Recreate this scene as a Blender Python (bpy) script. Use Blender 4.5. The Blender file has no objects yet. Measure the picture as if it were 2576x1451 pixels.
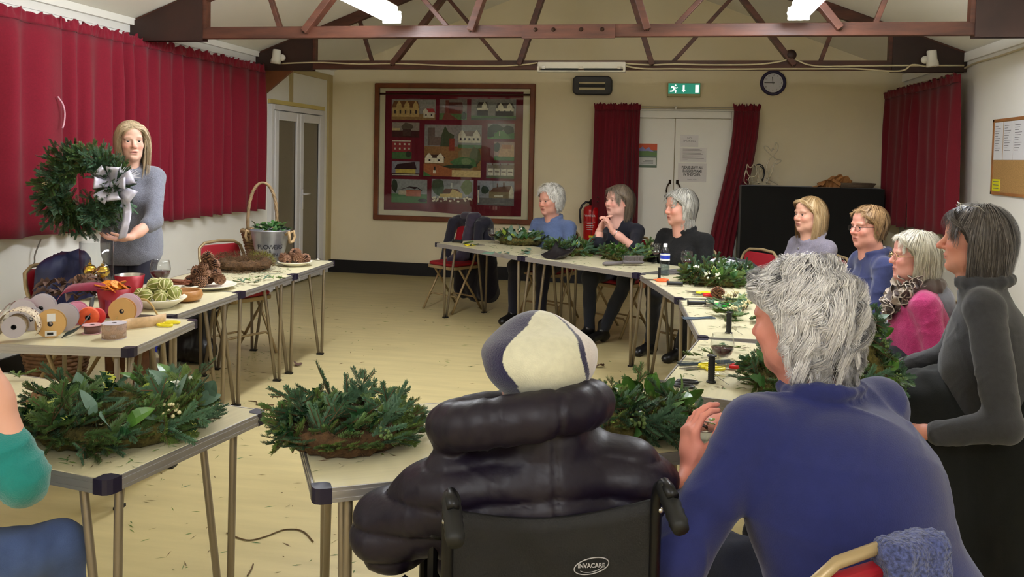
import bpy, bmesh, math, random
import numpy as np
from mathutils import Vector, Matrix, Quaternion
R = math.radians; PI = math.pi
sc = bpy.context.scene; COL = sc.collection
# ------------------------------------------------------------------ camera, world, exposure
CAM_H = 1.52; F_PX = 2137.0; PITCH = .0415; ROLL = .0204; YAW = .178; CX, CY = 1288.0, 481.4
def _camrot(v):
    x, y, z = v
    c, s = math.cos(PITCH), math.sin(PITCH); y, z = c*y + s*z, -s*y + c*z
    c, s = math.cos(YAW), math.sin(YAW); x, y = c*x - s*y, s*x + c*y
    return Vector((x, y, z))
_r = _camrot((math.cos(ROLL), 0, math.sin(ROLL))); _u = _camrot((-math.sin(ROLL), 0, math.cos(ROLL))); _f = _camrot((0, 1, 0))
cam = bpy.data.cameras.new('camera'); camo = bpy.data.objects.new('camera', cam); COL.objects.link(camo)
m = Matrix.Identity(4)
for i in range(3): m[i][0], m[i][1], m[i][2] = _r[i], _u[i], -_f[i]
m[2][3] = CAM_H; camo.matrix_world = m
cam.sensor_width = 36; cam.lens = F_PX/2576*36; cam.shift_x = 0; cam.shift_y = -(725.5 - CY)/2576
cam.clip_start = .05; sc.camera = camo
w = bpy.data.worlds.new('night'); sc.world = w; w.use_nodes = True
w.node_tree.nodes['Background'].inputs[0].default_value = (.02, .025, .035, 1)
w.node_tree.nodes['Background'].inputs[1].default_value = .3
vs = sc.view_settings; vs.view_transform = 'Standard'; vs.look = 'None'; vs.gamma = 1; vs.use_curve_mapping = False
vs.exposure = 2.3
sc.cycles.max_bounces = 8; sc.cycles.diffuse_bounces = 4; sc.cycles.glossy_bounces = 3; sc.cycles.transmission_bounces = 8; sc.cycles.transparent_max_bounces = 8; sc.cycles.caustics_reflective = False; sc.cycles.caustics_refractive = False
TUBE_POWER = 13.0
# ------------------------------------------------------------------ measuring helpers (pixel of the 2576x1451 frame -> world)
def ray(px, py):
    u, v = (px - CX)/F_PX, (py - CY)/F_PX
    c, s = math.cos(ROLL), math.sin(ROLL); u, v = c*u + s*v, -s*u + c*v
    return _camrot((u, 1, -v))
def on_z(px, py, z):
    d = ray(px, py); t = (z - CAM_H)/d.z; return Vector((d.x*t, d.y*t, z))
def on_y(px, py, y):
    d = ray(px, py); t = y/d.y; return Vector((d.x*t, y, CAM_H + d.z*t))
def on_x(px, py, x):
    d = ray(px, py); t = x/d.x; return Vector((x, d.y*t, CAM_H + d.z*t))
# ------------------------------------------------------------------ materials
MATS = {}
def lin(c): return tuple(((x/255.)/12.92 if x/255. <= .04045 else ((x/255.+.055)/1.055)**2.4) for x in c)
def mat(name, rgb=(200, 200, 200), rough=.6, metal=0., spec=.5, noise=None, bump=None, vcol=False, emit=None, trans=0., ior=1.45, sheen=0., sub=0., alpha=1., coat=0., stretch=None):
    """rgb in 0-255 sRGB; noise=(scale, amount, detail); bump=(scale, strength)"""
    if name in MATS: return MATS[name]
    m = bpy.data.materials.new(name); m.use_nodes = True; nt = m.node_tree; b = nt.nodes['Principled BSDF']
    I = b.inputs; I['Roughness'].default_value = rough; I['Metallic'].default_value = metal; I['Specular IOR Level'].default_value = spec
    I['Transmission Weight'].default_value = trans; I['IOR'].default_value = ior; I['Alpha'].default_value = alpha; I['Coat Weight'].default_value = coat
    if sheen: I['Sheen Weight'].default_value = sheen; I['Sheen Roughness'].default_value = .5
    if sub: I['Subsurface Weight'].default_value = sub; I['Subsurface Radius'].default_value = (.012, .005, .003)
    base = (*lin(rgb), 1); I['Base Color'].default_value = base; src = None
    if vcol:
        a = nt.nodes.new('ShaderNodeVertexColor'); a.layer_name = 'Col'; src = a.outputs[0]
    co = None
    if noise or bump:
        tc = nt.nodes.new('ShaderNodeTexCoord'); co = tc.outputs['Object']
        if stretch:
            mp = nt.nodes.new('ShaderNodeMapping'); mp.inputs['Scale'].default_value = stretch; nt.links.new(co, mp.inputs[0]); co = mp.outputs[0]
    if noise:
        n = nt.nodes.new('ShaderNodeTexNoise'); n.inputs['Scale'].default_value = noise[0]; n.inputs['Detail'].default_value = noise[2] if len(noise) > 2 else 4
        nt.links.new(co, n.inputs['Vector'])
        hsv = nt.nodes.new('ShaderNodeMapRange'); hsv.inputs[1].default_value = .3; hsv.inputs[2].default_value = .7
        hsv.inputs[3].default_value = 1 - noise[1]; hsv.inputs[4].default_value = 1 + noise[1]; nt.links.new(n.outputs[0], hsv.inputs[0])
        mx = nt.nodes.new('ShaderNodeVectorMath'); mx.operation = 'SCALE'
        if src: nt.links.new(src, mx.inputs[0])
        else: mx.inputs[0].default_value = base[:3]
        nt.links.new(hsv.outputs[0], mx.inputs['Scale']); src = mx.outputs[0]
    if src: nt.links.new(src, I['Base Color'])
    if bump:
        n = nt.nodes.new('ShaderNodeTexNoise'); n.inputs['Scale'].default_value = bump[0]; n.inputs['Detail'].default_value = 3
        nt.links.new(co, n.inputs['Vector'])
        bp = nt.nodes.new('ShaderNodeBump'); bp.inputs['Strength'].default_value = bump[1]; bp.inputs['Distance'].default_value = .01
        nt.links.new(n.outputs[0], bp.inputs['Height']); nt.links.new(bp.outputs[0], I['Normal'])
    if emit:
        I['Emission Color'].default_value = (*lin(emit[0]), 1); I['Emission Strength'].default_value = emit[1]
    MATS[name] = m; return m
def glassy(name, tint=(250, 252, 252), ior=1.45, rough=.02, gain=1.):
    """thin clear glass: transparent with a Fresnel reflection"""
    if name in MATS: return MATS[name]
    m = bpy.data.materials.new(name); m.use_nodes = True; nt = m.node_tree; nt.nodes.clear(); N = nt.nodes.new; L = nt.links.new; o = N('ShaderNodeOutputMaterial'); t = N('ShaderNodeBsdfTransparent'); g = N('ShaderNodeBsdfGlossy'); f = N('ShaderNodeLayerWeight'); x = N('ShaderNodeMixShader')
    t.inputs[0].default_value = (*lin(tint), 1); g.inputs['Roughness'].default_value = rough; p = N('ShaderNodeMath'); p.operation = 'POWER'; p.inputs[1].default_value = 4.; k = N('ShaderNodeMath'); k.operation = 'MULTIPLY_ADD'; k.inputs[1].default_value = .7*gain; k.inputs[2].default_value = .04*gain; k.use_clamp = True
    L(f.outputs['Facing'], p.inputs[0]); L(p.outputs[0], k.inputs[0]); L(k.outputs[0], x.inputs[0]); L(t.outputs[0], x.inputs[1]); L(g.outputs[0], x.inputs[2]); L(x.outputs[0], o.inputs[0]); MATS[name] = m; return m
def wood(name, rgb, rough=.5, scale=3, amt=.35, stretch=(1, 1, 1)):
    return mat(name, rgb, rough, noise=(scale, amt, 6), stretch=stretch, bump=(scale*6, .08))
# ------------------------------------------------------------------ mesh building
class MB:
    def __init__(s): s.v = []; s.f = []; s.mi = []; s.cm = 0
    def add(s, vs, fs):
        o = len(s.v); s.v.extend([tuple(p) for p in vs]); s.f.extend([tuple(i + o for i in f) for f in fs]); s.mi.extend([s.cm]*len(fs)); return s
    def box(s, c, d, M=None):
        hx, hy, hz = d[0]/2, d[1]/2, d[2]/2; vs = []
        for x in (-hx, hx):
            for y in (-hy, hy):
                for z in (-hz, hz):
                    p = Vector((x, y, z))
                    if M is not None: p = M @ p
                    vs.append(p + Vector(c))
        return s.add(vs, [(0, 1, 3, 2), (4, 6, 7, 5), (0, 4, 5, 1), (2, 3, 7, 6), (0, 2, 6, 4), (1, 5, 7, 3)])
    def bb(s, a, b): return s.box([(a[i]+b[i])/2 for i in range(3)], [abs(b[i]-a[i]) for i in range(3)])
    def rbox(s, a, b, r):
        """box with chamfered vertical and horizontal edges"""
        x0, y0, z0 = [min(a[i], b[i]) for i in range(3)]; x1, y1, z1 = [max(a[i], b[i]) for i in range(3)]
        def ring(i, z): return [(x0+i+r, y0+i, z), (x1-i-r, y0+i, z), (x1-i, y0+i+r, z), (x1-i, y1-i-r, z), (x1-i-r, y1-i, z), (x0+i+r, y1-i, z), (x0+i, y1-i-r, z), (x0+i, y0+i+r, z)]
        vs = ring(r, z0) + ring(0, z0+r) + ring(0, z1-r) + ring(r, z1); fs = [tuple(range(7, -1, -1)), tuple(range(24, 32))]
        for k in range(3):
            for j in range(8): a0 = k*8+j; b0 = k*8+(j+1) % 8; fs.append((a0, b0, b0+8, a0+8))
        return s.add(vs, fs)
    def bar(s, a, b, w, t, up=(0, 0, 1)):
        """rectangular bar a->b, width w (across up), thickness t (along up)"""
        a, b = Vector(a), Vector(b); d = (b-a).normalized(); up = Vector(up); x = d.cross(up)
        if x.length < 1e-5: x = d.cross(Vector((0, 1, 0)))
        x.normalize(); z = x.cross(d).normalized(); vs = []
        for p in (a, b):
            for i, j in ((-1, -1), (1, -1), (1, 1), (-1, 1)): vs.append(p + x*(i*w/2) + z*(j*t/2))
        return s.add(vs, [(0, 1, 2, 3), (7, 6, 5, 4), (0, 4, 5, 1), (1, 5, 6, 2), (2, 6, 7, 3), (3, 7, 4, 0)])
    def tube(s, path, r, n=8, cap=True, closed=False, flat=1.):
        P = [Vector(p) for p in path]; k = len(P); rr = r if hasattr(r, '__len__') else [r]*k
        vs = []; up = None
        for i in range(k):
            if closed: t = P[(i+1) % k] - P[i-1]
            else: t = P[min(i+1, k-1)] - P[max(i-1, 0)]
            if t.length < 1e-9: t = Vector((0, 0, 1))
            t.normalize()
            if up is None:
                up = Vector((0, 0, 1)) if abs(t.z) < .9 else Vector((1, 0, 0))
            x = t.cross(up)
            if x.length < 1e-6: x = t.orthogonal()
            x.normalize(); up = x.cross(t).normalized()
            for j in range(n):
                a = 2*PI*j/n; vs.append(P[i] + (x*math.cos(a) + up*(math.sin(a)*flat))*rr[i])
        fs = []
        for i in range(k if closed else k-1):
            for j in range(n):
                a, b = i*n+j, i*n+(j+1) % n; c, d = ((i+1) % k)*n+(j+1) % n, ((i+1) % k)*n+j; fs.append((a, b, c, d))
        if cap and not closed: fs.append(tuple(range(n-1, -1, -1))); fs.append(tuple(range((k-1)*n, k*n)))
        return s.add(vs, fs)
    def lathe(s, prof, n=24, c=(0, 0, 0), M=None):
        vs = []; fs = []; k = len(prof)
        for r, z in prof:
            for j in range(n):
                a = 2*PI*j/n; p = Vector((max(r, 1e-4)*math.cos(a), max(r, 1e-4)*math.sin(a), z))
                if M is not None: p = M @ p
                vs.append(p + Vector(c))
        for i in range(k-1):
            for j in range(n): fs.append((i*n+j, i*n+(j+1) % n, (i+1)*n+(j+1) % n, (i+1)*n+j))
        return s.add(vs, fs)
    def ball(s, c, r, n=10, m=7, M=None):
        rx = r if hasattr(r, '__len__') else (r, r, r); vs = []; fs = []
        for i in range(m+1):
            t = PI*i/m
            for j in range(n):
                a = 2*PI*j/n; p = Vector((rx[0]*math.sin(t)*math.cos(a), rx[1]*math.sin(t)*math.sin(a), -rx[2]*math.cos(t)))
                if M is not None: p = M @ p
                vs.append(p + Vector(c))
        for i in range(m):
            for j in range(n): fs.append((i*n+j, i*n+(j+1) % n, (i+1)*n+(j+1) % n, (i+1)*n+j))
        return s.add(vs, fs)
    def prism(s, poly, a, b, M=None):
        """polygon [(x,y)] extruded from z=a to z=b"""
        n = len(poly); vs = [Vector((x, y, a)) for x, y in poly] + [Vector((x, y, b)) for x, y in poly]
        if M is not None: vs = [M @ v for v in vs]
        return s.add(vs, [tuple(range(n-1, -1, -1)), tuple(range(n, 2*n))] + [(i, (i+1) % n, n+(i+1) % n, n+i) for i in range(n)])
    def grid(s, fn, nu, nv):
        vs = [fn(i/nu, j/nv) for j in range(nv+1) for i in range(nu+1)]
        return s.add(vs, [(j*(nu+1)+i, j*(nu+1)+i+1, (j+1)*(nu+1)+i+1, (j+1)*(nu+1)+i) for j in range(nv) for i in range(nu)])
    def mesh(s, name, mats, smooth=False):
        me = bpy.data.meshes.new(name); me.from_pydata(s.v, [], s.f)
        for m_ in (mats if isinstance(mats, (list, tuple)) else [mats]): me.materials.append(m_)
        if isinstance(mats, (list, tuple)) and len(mats) > 1: me.polygons.foreach_set('material_index', s.mi)
        if smooth: me.polygons.foreach_set('use_smooth', [True]*len(me.polygons))
        me.update(); return me
def npmesh(name, v, quads, mats, cols=None, smooth=True, mi=None):
    me = bpy.data.meshes.new(name); v = np.asarray(v, np.float32); q = np.asarray(quads, np.int32); k = q.shape[1]
    me.vertices.add(len(v)); me.vertices.foreach_set('co', v.ravel())
    me.loops.add(q.size); me.loops.foreach_set('vertex_index', q.ravel())
    me.polygons.add(len(q)); me.polygons.foreach_set('loop_start', np.arange(len(q), dtype=np.int32)*k)
    me.polygons.foreach_set('use_smooth', np.full(len(q), smooth))
    for m_ in (mats if isinstance(mats, (list, tuple)) else [mats]): me.materials.append(m_)
    if mi is not None: me.polygons.foreach_set('material_index', np.asarray(mi, np.int32))
    me.update(calc_edges=True)
    if cols is not None:
        a = me.color_attributes.new('Col', 'FLOAT_COLOR', 'POINT'); c = np.ones((len(v), 4), np.float32); c[:, :3] = cols
        a.data.foreach_set('color', c.ravel())
    me.validate(); return me
def link(name, me, parent=None, loc=None, rot=None):
    o = bpy.data.objects.new(name, me); COL.objects.link(o)
    if parent is not None: o.parent = parent
    if loc is not None: o.location = loc
    if rot is not None: o.rotation_euler = rot
    return o
def obj(name, mb, mats, parent=None, smooth=False, loc=None, rot=None, bevel=0):
    o = link(name, mb.mesh(name, mats, smooth), parent, loc, rot)
    if bevel:
        b = o.modifiers.new('bevel', 'BEVEL'); b.width = bevel; b.segments = 2; b.limit_method = 'ANGLE'
    return o
def tag(o, label=None, cat=None, group=None, kind=None):
    if label: o['label'] = label
    if cat: o['category'] = cat
    if group: o['group'] = group
    if kind: o['kind'] = kind
    return o
def thing(name, label, cat, loc=(0, 0, 0), rz=0., group=None):
    o = bpy.data.objects.new(name, None); o.empty_display_size = .1; COL.objects.link(o); o.location = loc; o.rotation_euler = (0, 0, rz)
    return tag(o, label, cat, group)
def struct(name, mb, mats, parent=None, smooth=False):
    o = obj(name, mb, mats, parent, smooth)
    if parent is None: o['kind'] = 'structure'
    return o
def dup(root, loc=None, rot=None, label=None, parent=None):
    r = root.copy(); COL.objects.link(r); r.parent = parent
    if loc is not None: r.location = loc
    if rot is not None: r.rotation_euler = rot if hasattr(rot, '__len__') else (0, 0, rot)
    if label: r['label'] = label
    for ch in list(root.children): dup(ch, parent=r)
    return r
def text_mesh(name, body, size, mats, parent, M, extrude=.0005, align='CENTER', squash=1., bold=0.):
    cu = bpy.data.curves.new(name, 'FONT'); cu.body = body; cu.size = size; cu.align_x = align; cu.align_y = 'CENTER'; cu.extrude = extrude; cu.resolution_u = 3; cu.offset = bold
    t = bpy.data.objects.new(name, cu); COL.objects.link(t); bpy.context.view_layer.update()
    me = bpy.data.meshes.new_from_object(t.evaluated_get(bpy.context.evaluated_depsgraph_get())); bpy.data.objects.remove(t)
    me.materials.clear(); me.materials.append(mats); o = link(name, me, parent); o.matrix_local = M @ Matrix.Diagonal((squash, 1, 1, 1)); return o
def rnd(a, b): return random.uniform(a, b)
def fine(a, b, n): return [a + (b-a)*i/n for i in range(n+1)]
def arc(c, r, a0, a1, n, ax='xz'):
    out = []
    for i in range(n+1):
        a = a0 + (a1-a0)*i/n; p = [c[0], c[1], c[2]]; p['xyz'.index(ax[0])] += r*math.cos(a); p['xyz'.index(ax[1])] += r*math.sin(a); out.append(tuple(p))
    return out
def facing_wall(x, y, z):   # text/print frame on the back wall: u right (+X), v up, normal towards the room (-Y)
    return Matrix(((1, 0, 0, x), (0, 0, -1, y), (0, 1, 0, z), (0, 0, 0, 1)))
random.seed(7); np.random.seed(7)
# ------------------------------------------------------------------ the hall
XL, XR, YB, YF, ZW, PITCHR = -4.2, 2.62, 10.22, -3.2, 2.53, .385
XM = (XL+XR)/2; ZA = ZW + (XR-XL)/2*PITCHR
M_cream = mat('wall_cream_paint', (230, 217, 184), .75, noise=(1.3, .05), bump=(60, .04))
M_white = mat('wall_white_paint', (242, 240, 232), .7, noise=(1.3, .03), bump=(60, .03))
M_ceil = mat('ceiling_paint', (238, 234, 222), .8, noise=(.8, .03))
M_floor = mat('floor_vinyl', (188, 173, 126), .36, noise=(2.2, .10, 8), stretch=(1, 6, 1), bump=(30, .02))
M_black = mat('black_paint', (14, 13, 17), .5)
M_trim = mat('trim_white_gloss', (238, 236, 228), .4)
M_tan = mat('tan_paint', (186, 168, 122), .6)
M_brown = wood('dark_stained_timber', (80, 46, 33), .45, 2.2, .45, (1.2, 8, 8))
M_brown2 = wood('deep_brown_ply', (48, 28, 22), .5, 2.5, .4)
M_upvc = mat('white_upvc', (226, 224, 224), .3)
M_obsc = mat('obscured_glass', (118, 108, 88), .25, noise=(300, .12), spec=.6)
M_metalw = mat('white_enamel', (224, 220, 208), .35)
M_cable = mat('cable_white', (205, 192, 160), .5)
M_chrome = mat('brushed_steel', (190, 186, 180), .3, 1.)
M_brass = mat('dark_bronze', (52, 36, 26), .35, .8)
M_paper = mat('paper_white', (226, 226, 228), .6)
M_ink = mat('ink_black', (20, 20, 22), .6)
M_burg = mat('burgundy_cloth', (128, 11, 38), .9, sheen=.12, noise=(90, .08), bump=(500, .25))
M_burg2 = mat('burgundy_cloth_dark', (114, 9, 30), .9, sheen=.1, noise=(90, .08), bump=(500, .25))

struct('floor', MB().bb((XL-.2, YF-.2, -.1), (XR+.2, YB+.2, 0)), M_floor)
struct('wall_left', MB().bb((XL-.15, YF, 0), (XL, YB, ZW)), M_white)
struct('wall_right', MB().bb((XR, YF, 0), (XR+.15, YB, ZW)), M_white)
gable = [(XL-.15, 0), (XR+.15, 0), (XR+.15, ZW+.05), (XM, ZA+.1), (XL-.15, ZW+.05)]
Mg = Matrix(((1, 0, 0, 0), (0, 0, 1, 0), (0, 1, 0, 0), (0, 0, 0, 1)))
struct('wall_back', MB().prism(gable, YB, YB+.15, Mg), M_cream)
struct('wall_front', MB().prism(gable, YF-.15, YF, Mg), M_cream)
for nm, xa, za, xb, zb in (('ceiling', XL-.15, ZW-.15*PITCHR, XM, ZA), ('ceiling.001', XM, ZA, XR+.15, ZW-.15*PITCHR)):
    struct(nm, MB().prism([(xa, za), (xb, zb), (xb, zb+.1), (xa, za+.1)], YF-.15, YB+.15, Mg), M_ceil)
struct('baseboard_back', MB().bb((XL, YB-.02, 0), (XR, YB, .16)), M_black)
struct('baseboard_left', MB().bb((XL, YF, 0), (XL+.02, 8.46, .14)), M_black)
struct('baseboard_right', MB().bb((XR-.02, YF, 0), (XR, YB-.02, .14)), M_black)
struct('trim_1', MB().bb((XL, YF, 2.49), (XL+.05, YB, 2.545)).bb((XL, YF, 2.435), (XL+.012, YB, 2.49)), M_trim)
struct('trim_2', MB().bb((XR-.03, YF, 2.44), (XR, YB, 2.52)), M_trim)
# panel strips round the glazed door
struct('trim_3', MB().bb((XL, YB-.11, .16), (XL+.03, YB, 2.49)), M_tan)
struct('trim_4', MB().bb((XL, 8.3, 2.42), (XL+.015, YB-.11, 2.49)).bb((XL, 9.02, 2.06), (XL+.012, 9.1, 2.42)), M_tan)
struct('trim_5', MB().bb((XL, 9.93, 0), (XL+.025, 9.975, 2.06)).bb((XL, 8.5, 2.035), (XL+.03, 9.975, 2.08)), mat('yellowed_gloss', (216, 196, 120), .4))
# glazed double door in the left wall
d1 = tag(bpy.data.objects.new('door_1', None), None, None, None, 'structure'); COL.objects.link(d1); d1.location = (XL, 8.5, 0)
f = MB(); f.bb((0, 0, 0), (.05, .06, 2.03)).bb((0, 1.36, 0), (.05, 1.43, 2.03)).bb((0, .06, 1.97), (.05, 1.36, 2.03))
obj('door_frame', f, M_upvc, d1, bevel=.006)
for k in range(2):
    y0, y1 = (.07, .70) if k == 0 else (.715, 1.35)
    f = MB(); f.bb((.005, y0, .02), (.06, y0+.085, 1.96)).bb((.005, y1-.085, .02), (.06, y1, 1.96)).bb((.005, y0+.085, 1.86), (.06, y1-.085, 1.96)).bb((.005, y0+.085, .02), (.06, y1-.085, .2))
    lf = obj('door_leaf', f, M_upvc, d1, bevel=.008)
    obj('pane', MB().bb((.02, y0+.08, .19), (.032, y1-.08, 1.87)), M_obsc, lf)
    f = MB().bb((.033, y0+.085, .2), (.036, y0+.095, 1.86)).bb((.033, y1-.095, .2), (.036, y1-.085, 1.86)); obj('gasket', f, M_black, lf)
    if k == 1:
        f = MB().rbox((.06, y0+.025, .85), (.072, y0+.06, 1.09), .005).tube([(.07, y0+.043, 1.03), (.105, y0+.043, 1.03), (.108, y0+.06, 1.03), (.108, y0+.165, 1.03)], .010, 8)
        obj('handle', f, M_upvc, lf, True)
# white double door in the back wall
d2 = tag(bpy.data.objects.new('door_2', None), None, None, None, 'structure'); COL.objects.link(d2); d2.location = (.10, YB, 0)
xr = on_y(1840, 299, YB).x - .10
f = MB().bb((-xr-.09, -.05, 0), (-xr, 0, 2.09)).bb((xr, -.05, 0), (xr+.09, 0, 2.09)).bb((-xr, -.05, 2.005), (xr, 0, 2.09)).bb((-xr-.1, -.06, 2.09), (xr+.1, 0, 2.115))
obj('door_casing', f, M_trim, d2, bevel=.006)
for k in (-1, 1):
    lf = obj('door_leaf', MB().bb((.004 if k > 0 else -xr, -.03, .01), (xr if k > 0 else -.004, 0, 2.0)), M_trim, d2, bevel=.003)
    xx = k*.042; z0 = 1.15; pts = [(xx, -.03, z0-.105), (xx, -.055, z0-.105), (xx+k*.01, -.065, z0-.09), (xx+k*.032, -.065, z0-.05), (xx+k*.04, -.065, z0), (xx+k*.032, -.065, z0+.05), (xx+k*.01, -.065, z0+.09), (xx, -.055, z0+.105), (xx, -.03, z0+.105)]
    h = MB().tube(pts, .0085, 8).bb((xx-.014, -.036, z0-.13), (xx+.014, -.03, z0-.08)).bb((xx-.014, -.036, z0+.08), (xx+.014, -.03, z0+.13))
    obj('handle', h, M_brass, lf, True)
# ------------------------------------------------------------------ roof trusses
def truss(y, zb, n):
    t = tag(bpy.data.objects.new('roof_truss', None), None, None, None, 'structure'); COL.objects.link(t); t.location = (0, y, zb)
    dz = ZW - zb; sl = PITCHR
    def rz_(x): return dz + (x - XL if x < XM else XR - x)*sl       # underside of the ceiling, local
    h = .09
    def strut(name, xa, za, xb, zb_, wdt, th, yo, m_=M_brown):
        return obj(name, MB().bar((xa, yo, za), (xb, yo, zb_), wdt, th, (0, 1, 0)), m_, t, bevel=.004)
    obj('bottom_chord', MB().bb((XL+.02, -.03, 0), (XR-.02, .03, h)), M_brown, t, bevel=.005)
    for s in (-1, 1):
        xe = XL if s < 0 else XR
        g = [(xe - s*.005, -.015), (xe - s*.63, -.015), (xe - s*.63, rz_(xe - s*.63)-.02), (xe - s*.005, rz_(xe)-.02)]
        M2 = Matrix(((1, 0, 0, 0), (0, 0, 1, 0), (0, 1, 0, 0), (0, 0, 0, 1)))
        obj('gusset_plate', MB().prism(g, -.045, -.031, M2), M_brown2, t)
        obj('gusset_plate', MB().prism(g, .031, .045, M2), M_brown2, t)
        obj('gusset_edge', MB().bb((xe - s*.63, -.035, h-.01), (xe - s*.66, .03, rz_(xe - s*.63)-.05)), M_brown, t)
        obj('rafter', MB().bar((xe, 0, rz_(xe)-.055), (XM, 0, rz_(XM)-.055), .06, .10, (0, 0, 1)), M_brown, t, bevel=.004)
        c = XM
        strut('strut', c + s*1.93, h*.5, c + s*1.22, rz_(c + s*1.22)-.06, .05, .10, -.035)
        strut('strut', c + s*.64, h*.5, c + s*.22, rz_(c + s*.22)-.06, .05, .10, -.035)
        strut('hanger', c + s*.80, h*.5, c + s*1.5, rz_(c + s*1.5)-.06, .035, .045, .05)
        strut('hanger', c + s*2.16, h*.5, c + s*2.32, rz_(c + s*2.32)-.06, .035, .045, .05)
        for bx in (c + s*1.93, c + s*.64):
            obj('bolt', MB().lathe([(.0, -.012), (.011, -.012), (.014, -.004), (.014, 0)], 8, (bx, -.062 if abs(bx-c) < 9 else 0, h*.5), Matrix.Rotation(-PI/2, 3, 'X')), M_brass, t)
    return t
t1 = truss(6.15, 2.385, 1); t2 = truss(8.24, 2.365, 2)
obj('splice_plate', MB().bb((-1.05, -.046, -.012), (-.38, -.031, .085)), M_brown, t1)
for bx in (-.95, -.82, -.62, -.47): obj('bolt', MB().lathe([(0, -.012), (.012, -.010), (.016, 0)], 8, (bx, -.046, .05), Matrix.Rotation(-PI/2, 3, 'X')), M_brass, t1)
obj('knee_brace', MB().prism([(XL+.02, -.32), (XL+.02, 0), (XL+.42, 0)], -.02, .02, Mg), wood('mid_brown_ply', (116, 70, 40), .5), t2)
# ------------------------------------------------------------------ light fittings
M_tube = mat('lit_diffuser', (255, 250, 240), .4, emit=((244, 248, 255), TUBE_POWER))
def batten(x, y0, y1, z, lit=True, lab='', rot=0.):
    t = thing('fluorescent_light', lab, 'light', (x, (y0+y1)/2, z)); L = (y1-y0)/2
    obj('housing', MB().rbox((-.045, -L, .055), (.045, L, .10), .008), M_metalw, t)
    obj('diffuser', MB().tube([(0, -L+.01, .02), (0, L-.01, .02)], .075, 12, flat=.62), M_tube, t, True)
    for s in (-1, 1): obj('end_cap', MB().rbox((-.07, s*(L-.012), -.028), (.07, s*L, .06), .004), M_trim, t)
    for s in (-.6, .6): obj('suspension_chain', MB().tube([(0, s*L, .09), (0, s*L, ZW + (x-XL if x < XM else XR-x)*PITCHR - z - .02)], .003, 5), M_chrome, t)
    return t
lab = ('lit fluorescent batten hanging in front of the beam, towards the left curtains', 'lit fluorescent batten hanging in front of the beam, towards the right wall')
for i, x in enumerate((-1.97, .84)):
    batten(x, 4.15, 5.92, 2.485, True, lab[i])
    batten(x, -1.9, -.13, 2.485, True, 'lit fluorescent batten overhead behind the photographer, %s' % ('on the curtain side', 'on the notice board side')[i])
# ------------------------------------------------------------------ curtains
def curtain(label, A, B, zt, zb, folds, amp, mt, group=None, seed=0, n=None, sag=0., bot=None, frill=True, nrm=None):
    """gathered curtain hung from A to B (plan points); bot = plan points of the hem when it is drawn aside"""
    rg = random.Random(seed); A = Vector((*A, 0)); B = Vector((*B, 0)); d = (B-A); L = d.length; d.normalize()
    nv = Vector((-d.y, d.x, 0)) if nrm is None else Vector((*nrm, 0))
    a2, b2 = (Vector((*bot[0], 0)), Vector((*bot[1], 0))) if bot else (A, B)
    t = thing('curtain', label, 'curtain', ((A.x+B.x)/2, (A.y+B.y)/2, zb), 0, group); O = Vector(t.location)
    ph = [rg.uniform(0, 6.28) for _ in range(8)]; n = n or int(folds*10); hd = .075
    def wave(u, k):
        a = u*folds*2*PI + 1.2*math.sin(u*folds*.9 + ph[0]) + .8*math.sin(u*folds*2.1 + ph[1])
        w = math.sin(a)
        return w*(.75 + .25*math.sin(u*folds*1.3 + ph[2])) * k
    def pt(u, v):
        z = zb + (zt-hd-zb)*v; drop = sag*4*u*(1-u)
        top = A + (B-A)*u; low = a2 + (b2-a2)*u; e = 1-v; e = e*e*(3-2*e) if bot else e
        p = top + (low-top)*e
        k = amp*(.45 + .55*min(1, (1-v)*4)) * (1 + .25*math.sin(v*3 + u*9 + ph[3]))
        sd = d*(.012*math.sin(u*folds*7 + ph[4] + v*2.5)*(1-v))
        return p + nv*(amp + wave(u, k)) + sd + Vector((0, 0, z - .006*math.sin(u*folds*6.28+1)*(1-v)- drop*v)) - O
    c = obj('cloth', MB().grid(pt, n, 14), mt, t, True)
    s = c.modifiers.new('thickness', 'SOLIDIFY'); s.thickness = .004
    if frill:
        def ft(u, v):
            k = amp*.5; top = A + (B-A)*u
            w = wave(u, k)*(1-v) + v*(.012*math.sin(u*folds*14 + ph[5]) + .010*math.sin(u*folds*31 + ph[6]))
            return top + nv*(amp + w + .006) + Vector((0, 0, zt-hd + v*(hd + .010*math.sin(u*folds*9.1+ph[7]) + .008*math.sin(u*folds*23)))) - d*(.012*v*math.sin(u*folds*5+ph[2])) - O
        h = obj('heading', MB().grid(ft, n, 4), mt, t, True); s = h.modifiers.new('thickness', 'SOLIDIFY'); s.thickness = .005
    return t
xc = XL + .05
LC = [(-60, 152, 0), (146, 432, 1), (419, 558, 2), (552, 668, 3)]
labs = ('crimson curtain at the left edge of the photo, beside the hanging cord', 'wide crimson curtain behind the standing speaker and her wreath', 'red curtain between the speaker and the narrow last panel of that wall', 'red curtain panel closest to the glazed white door')
for a, b, i in LC:
    ya, yb = on_x(max(a, 2), 300, xc+.04).y, on_x(b, 300, xc+.04).y
    if a < 0: ya = 3.6
    curtain(labs[i], (xc, yb), (xc, ya), 2.40, .915 + (.01 if i == 0 else 0), (5, 8, 4.4, 4)[i], .045, M_burg, 'crimson curtains on the window wall', 11+i, n=(110, 170, 96, 90)[i], nrm=(1, 0))
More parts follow.
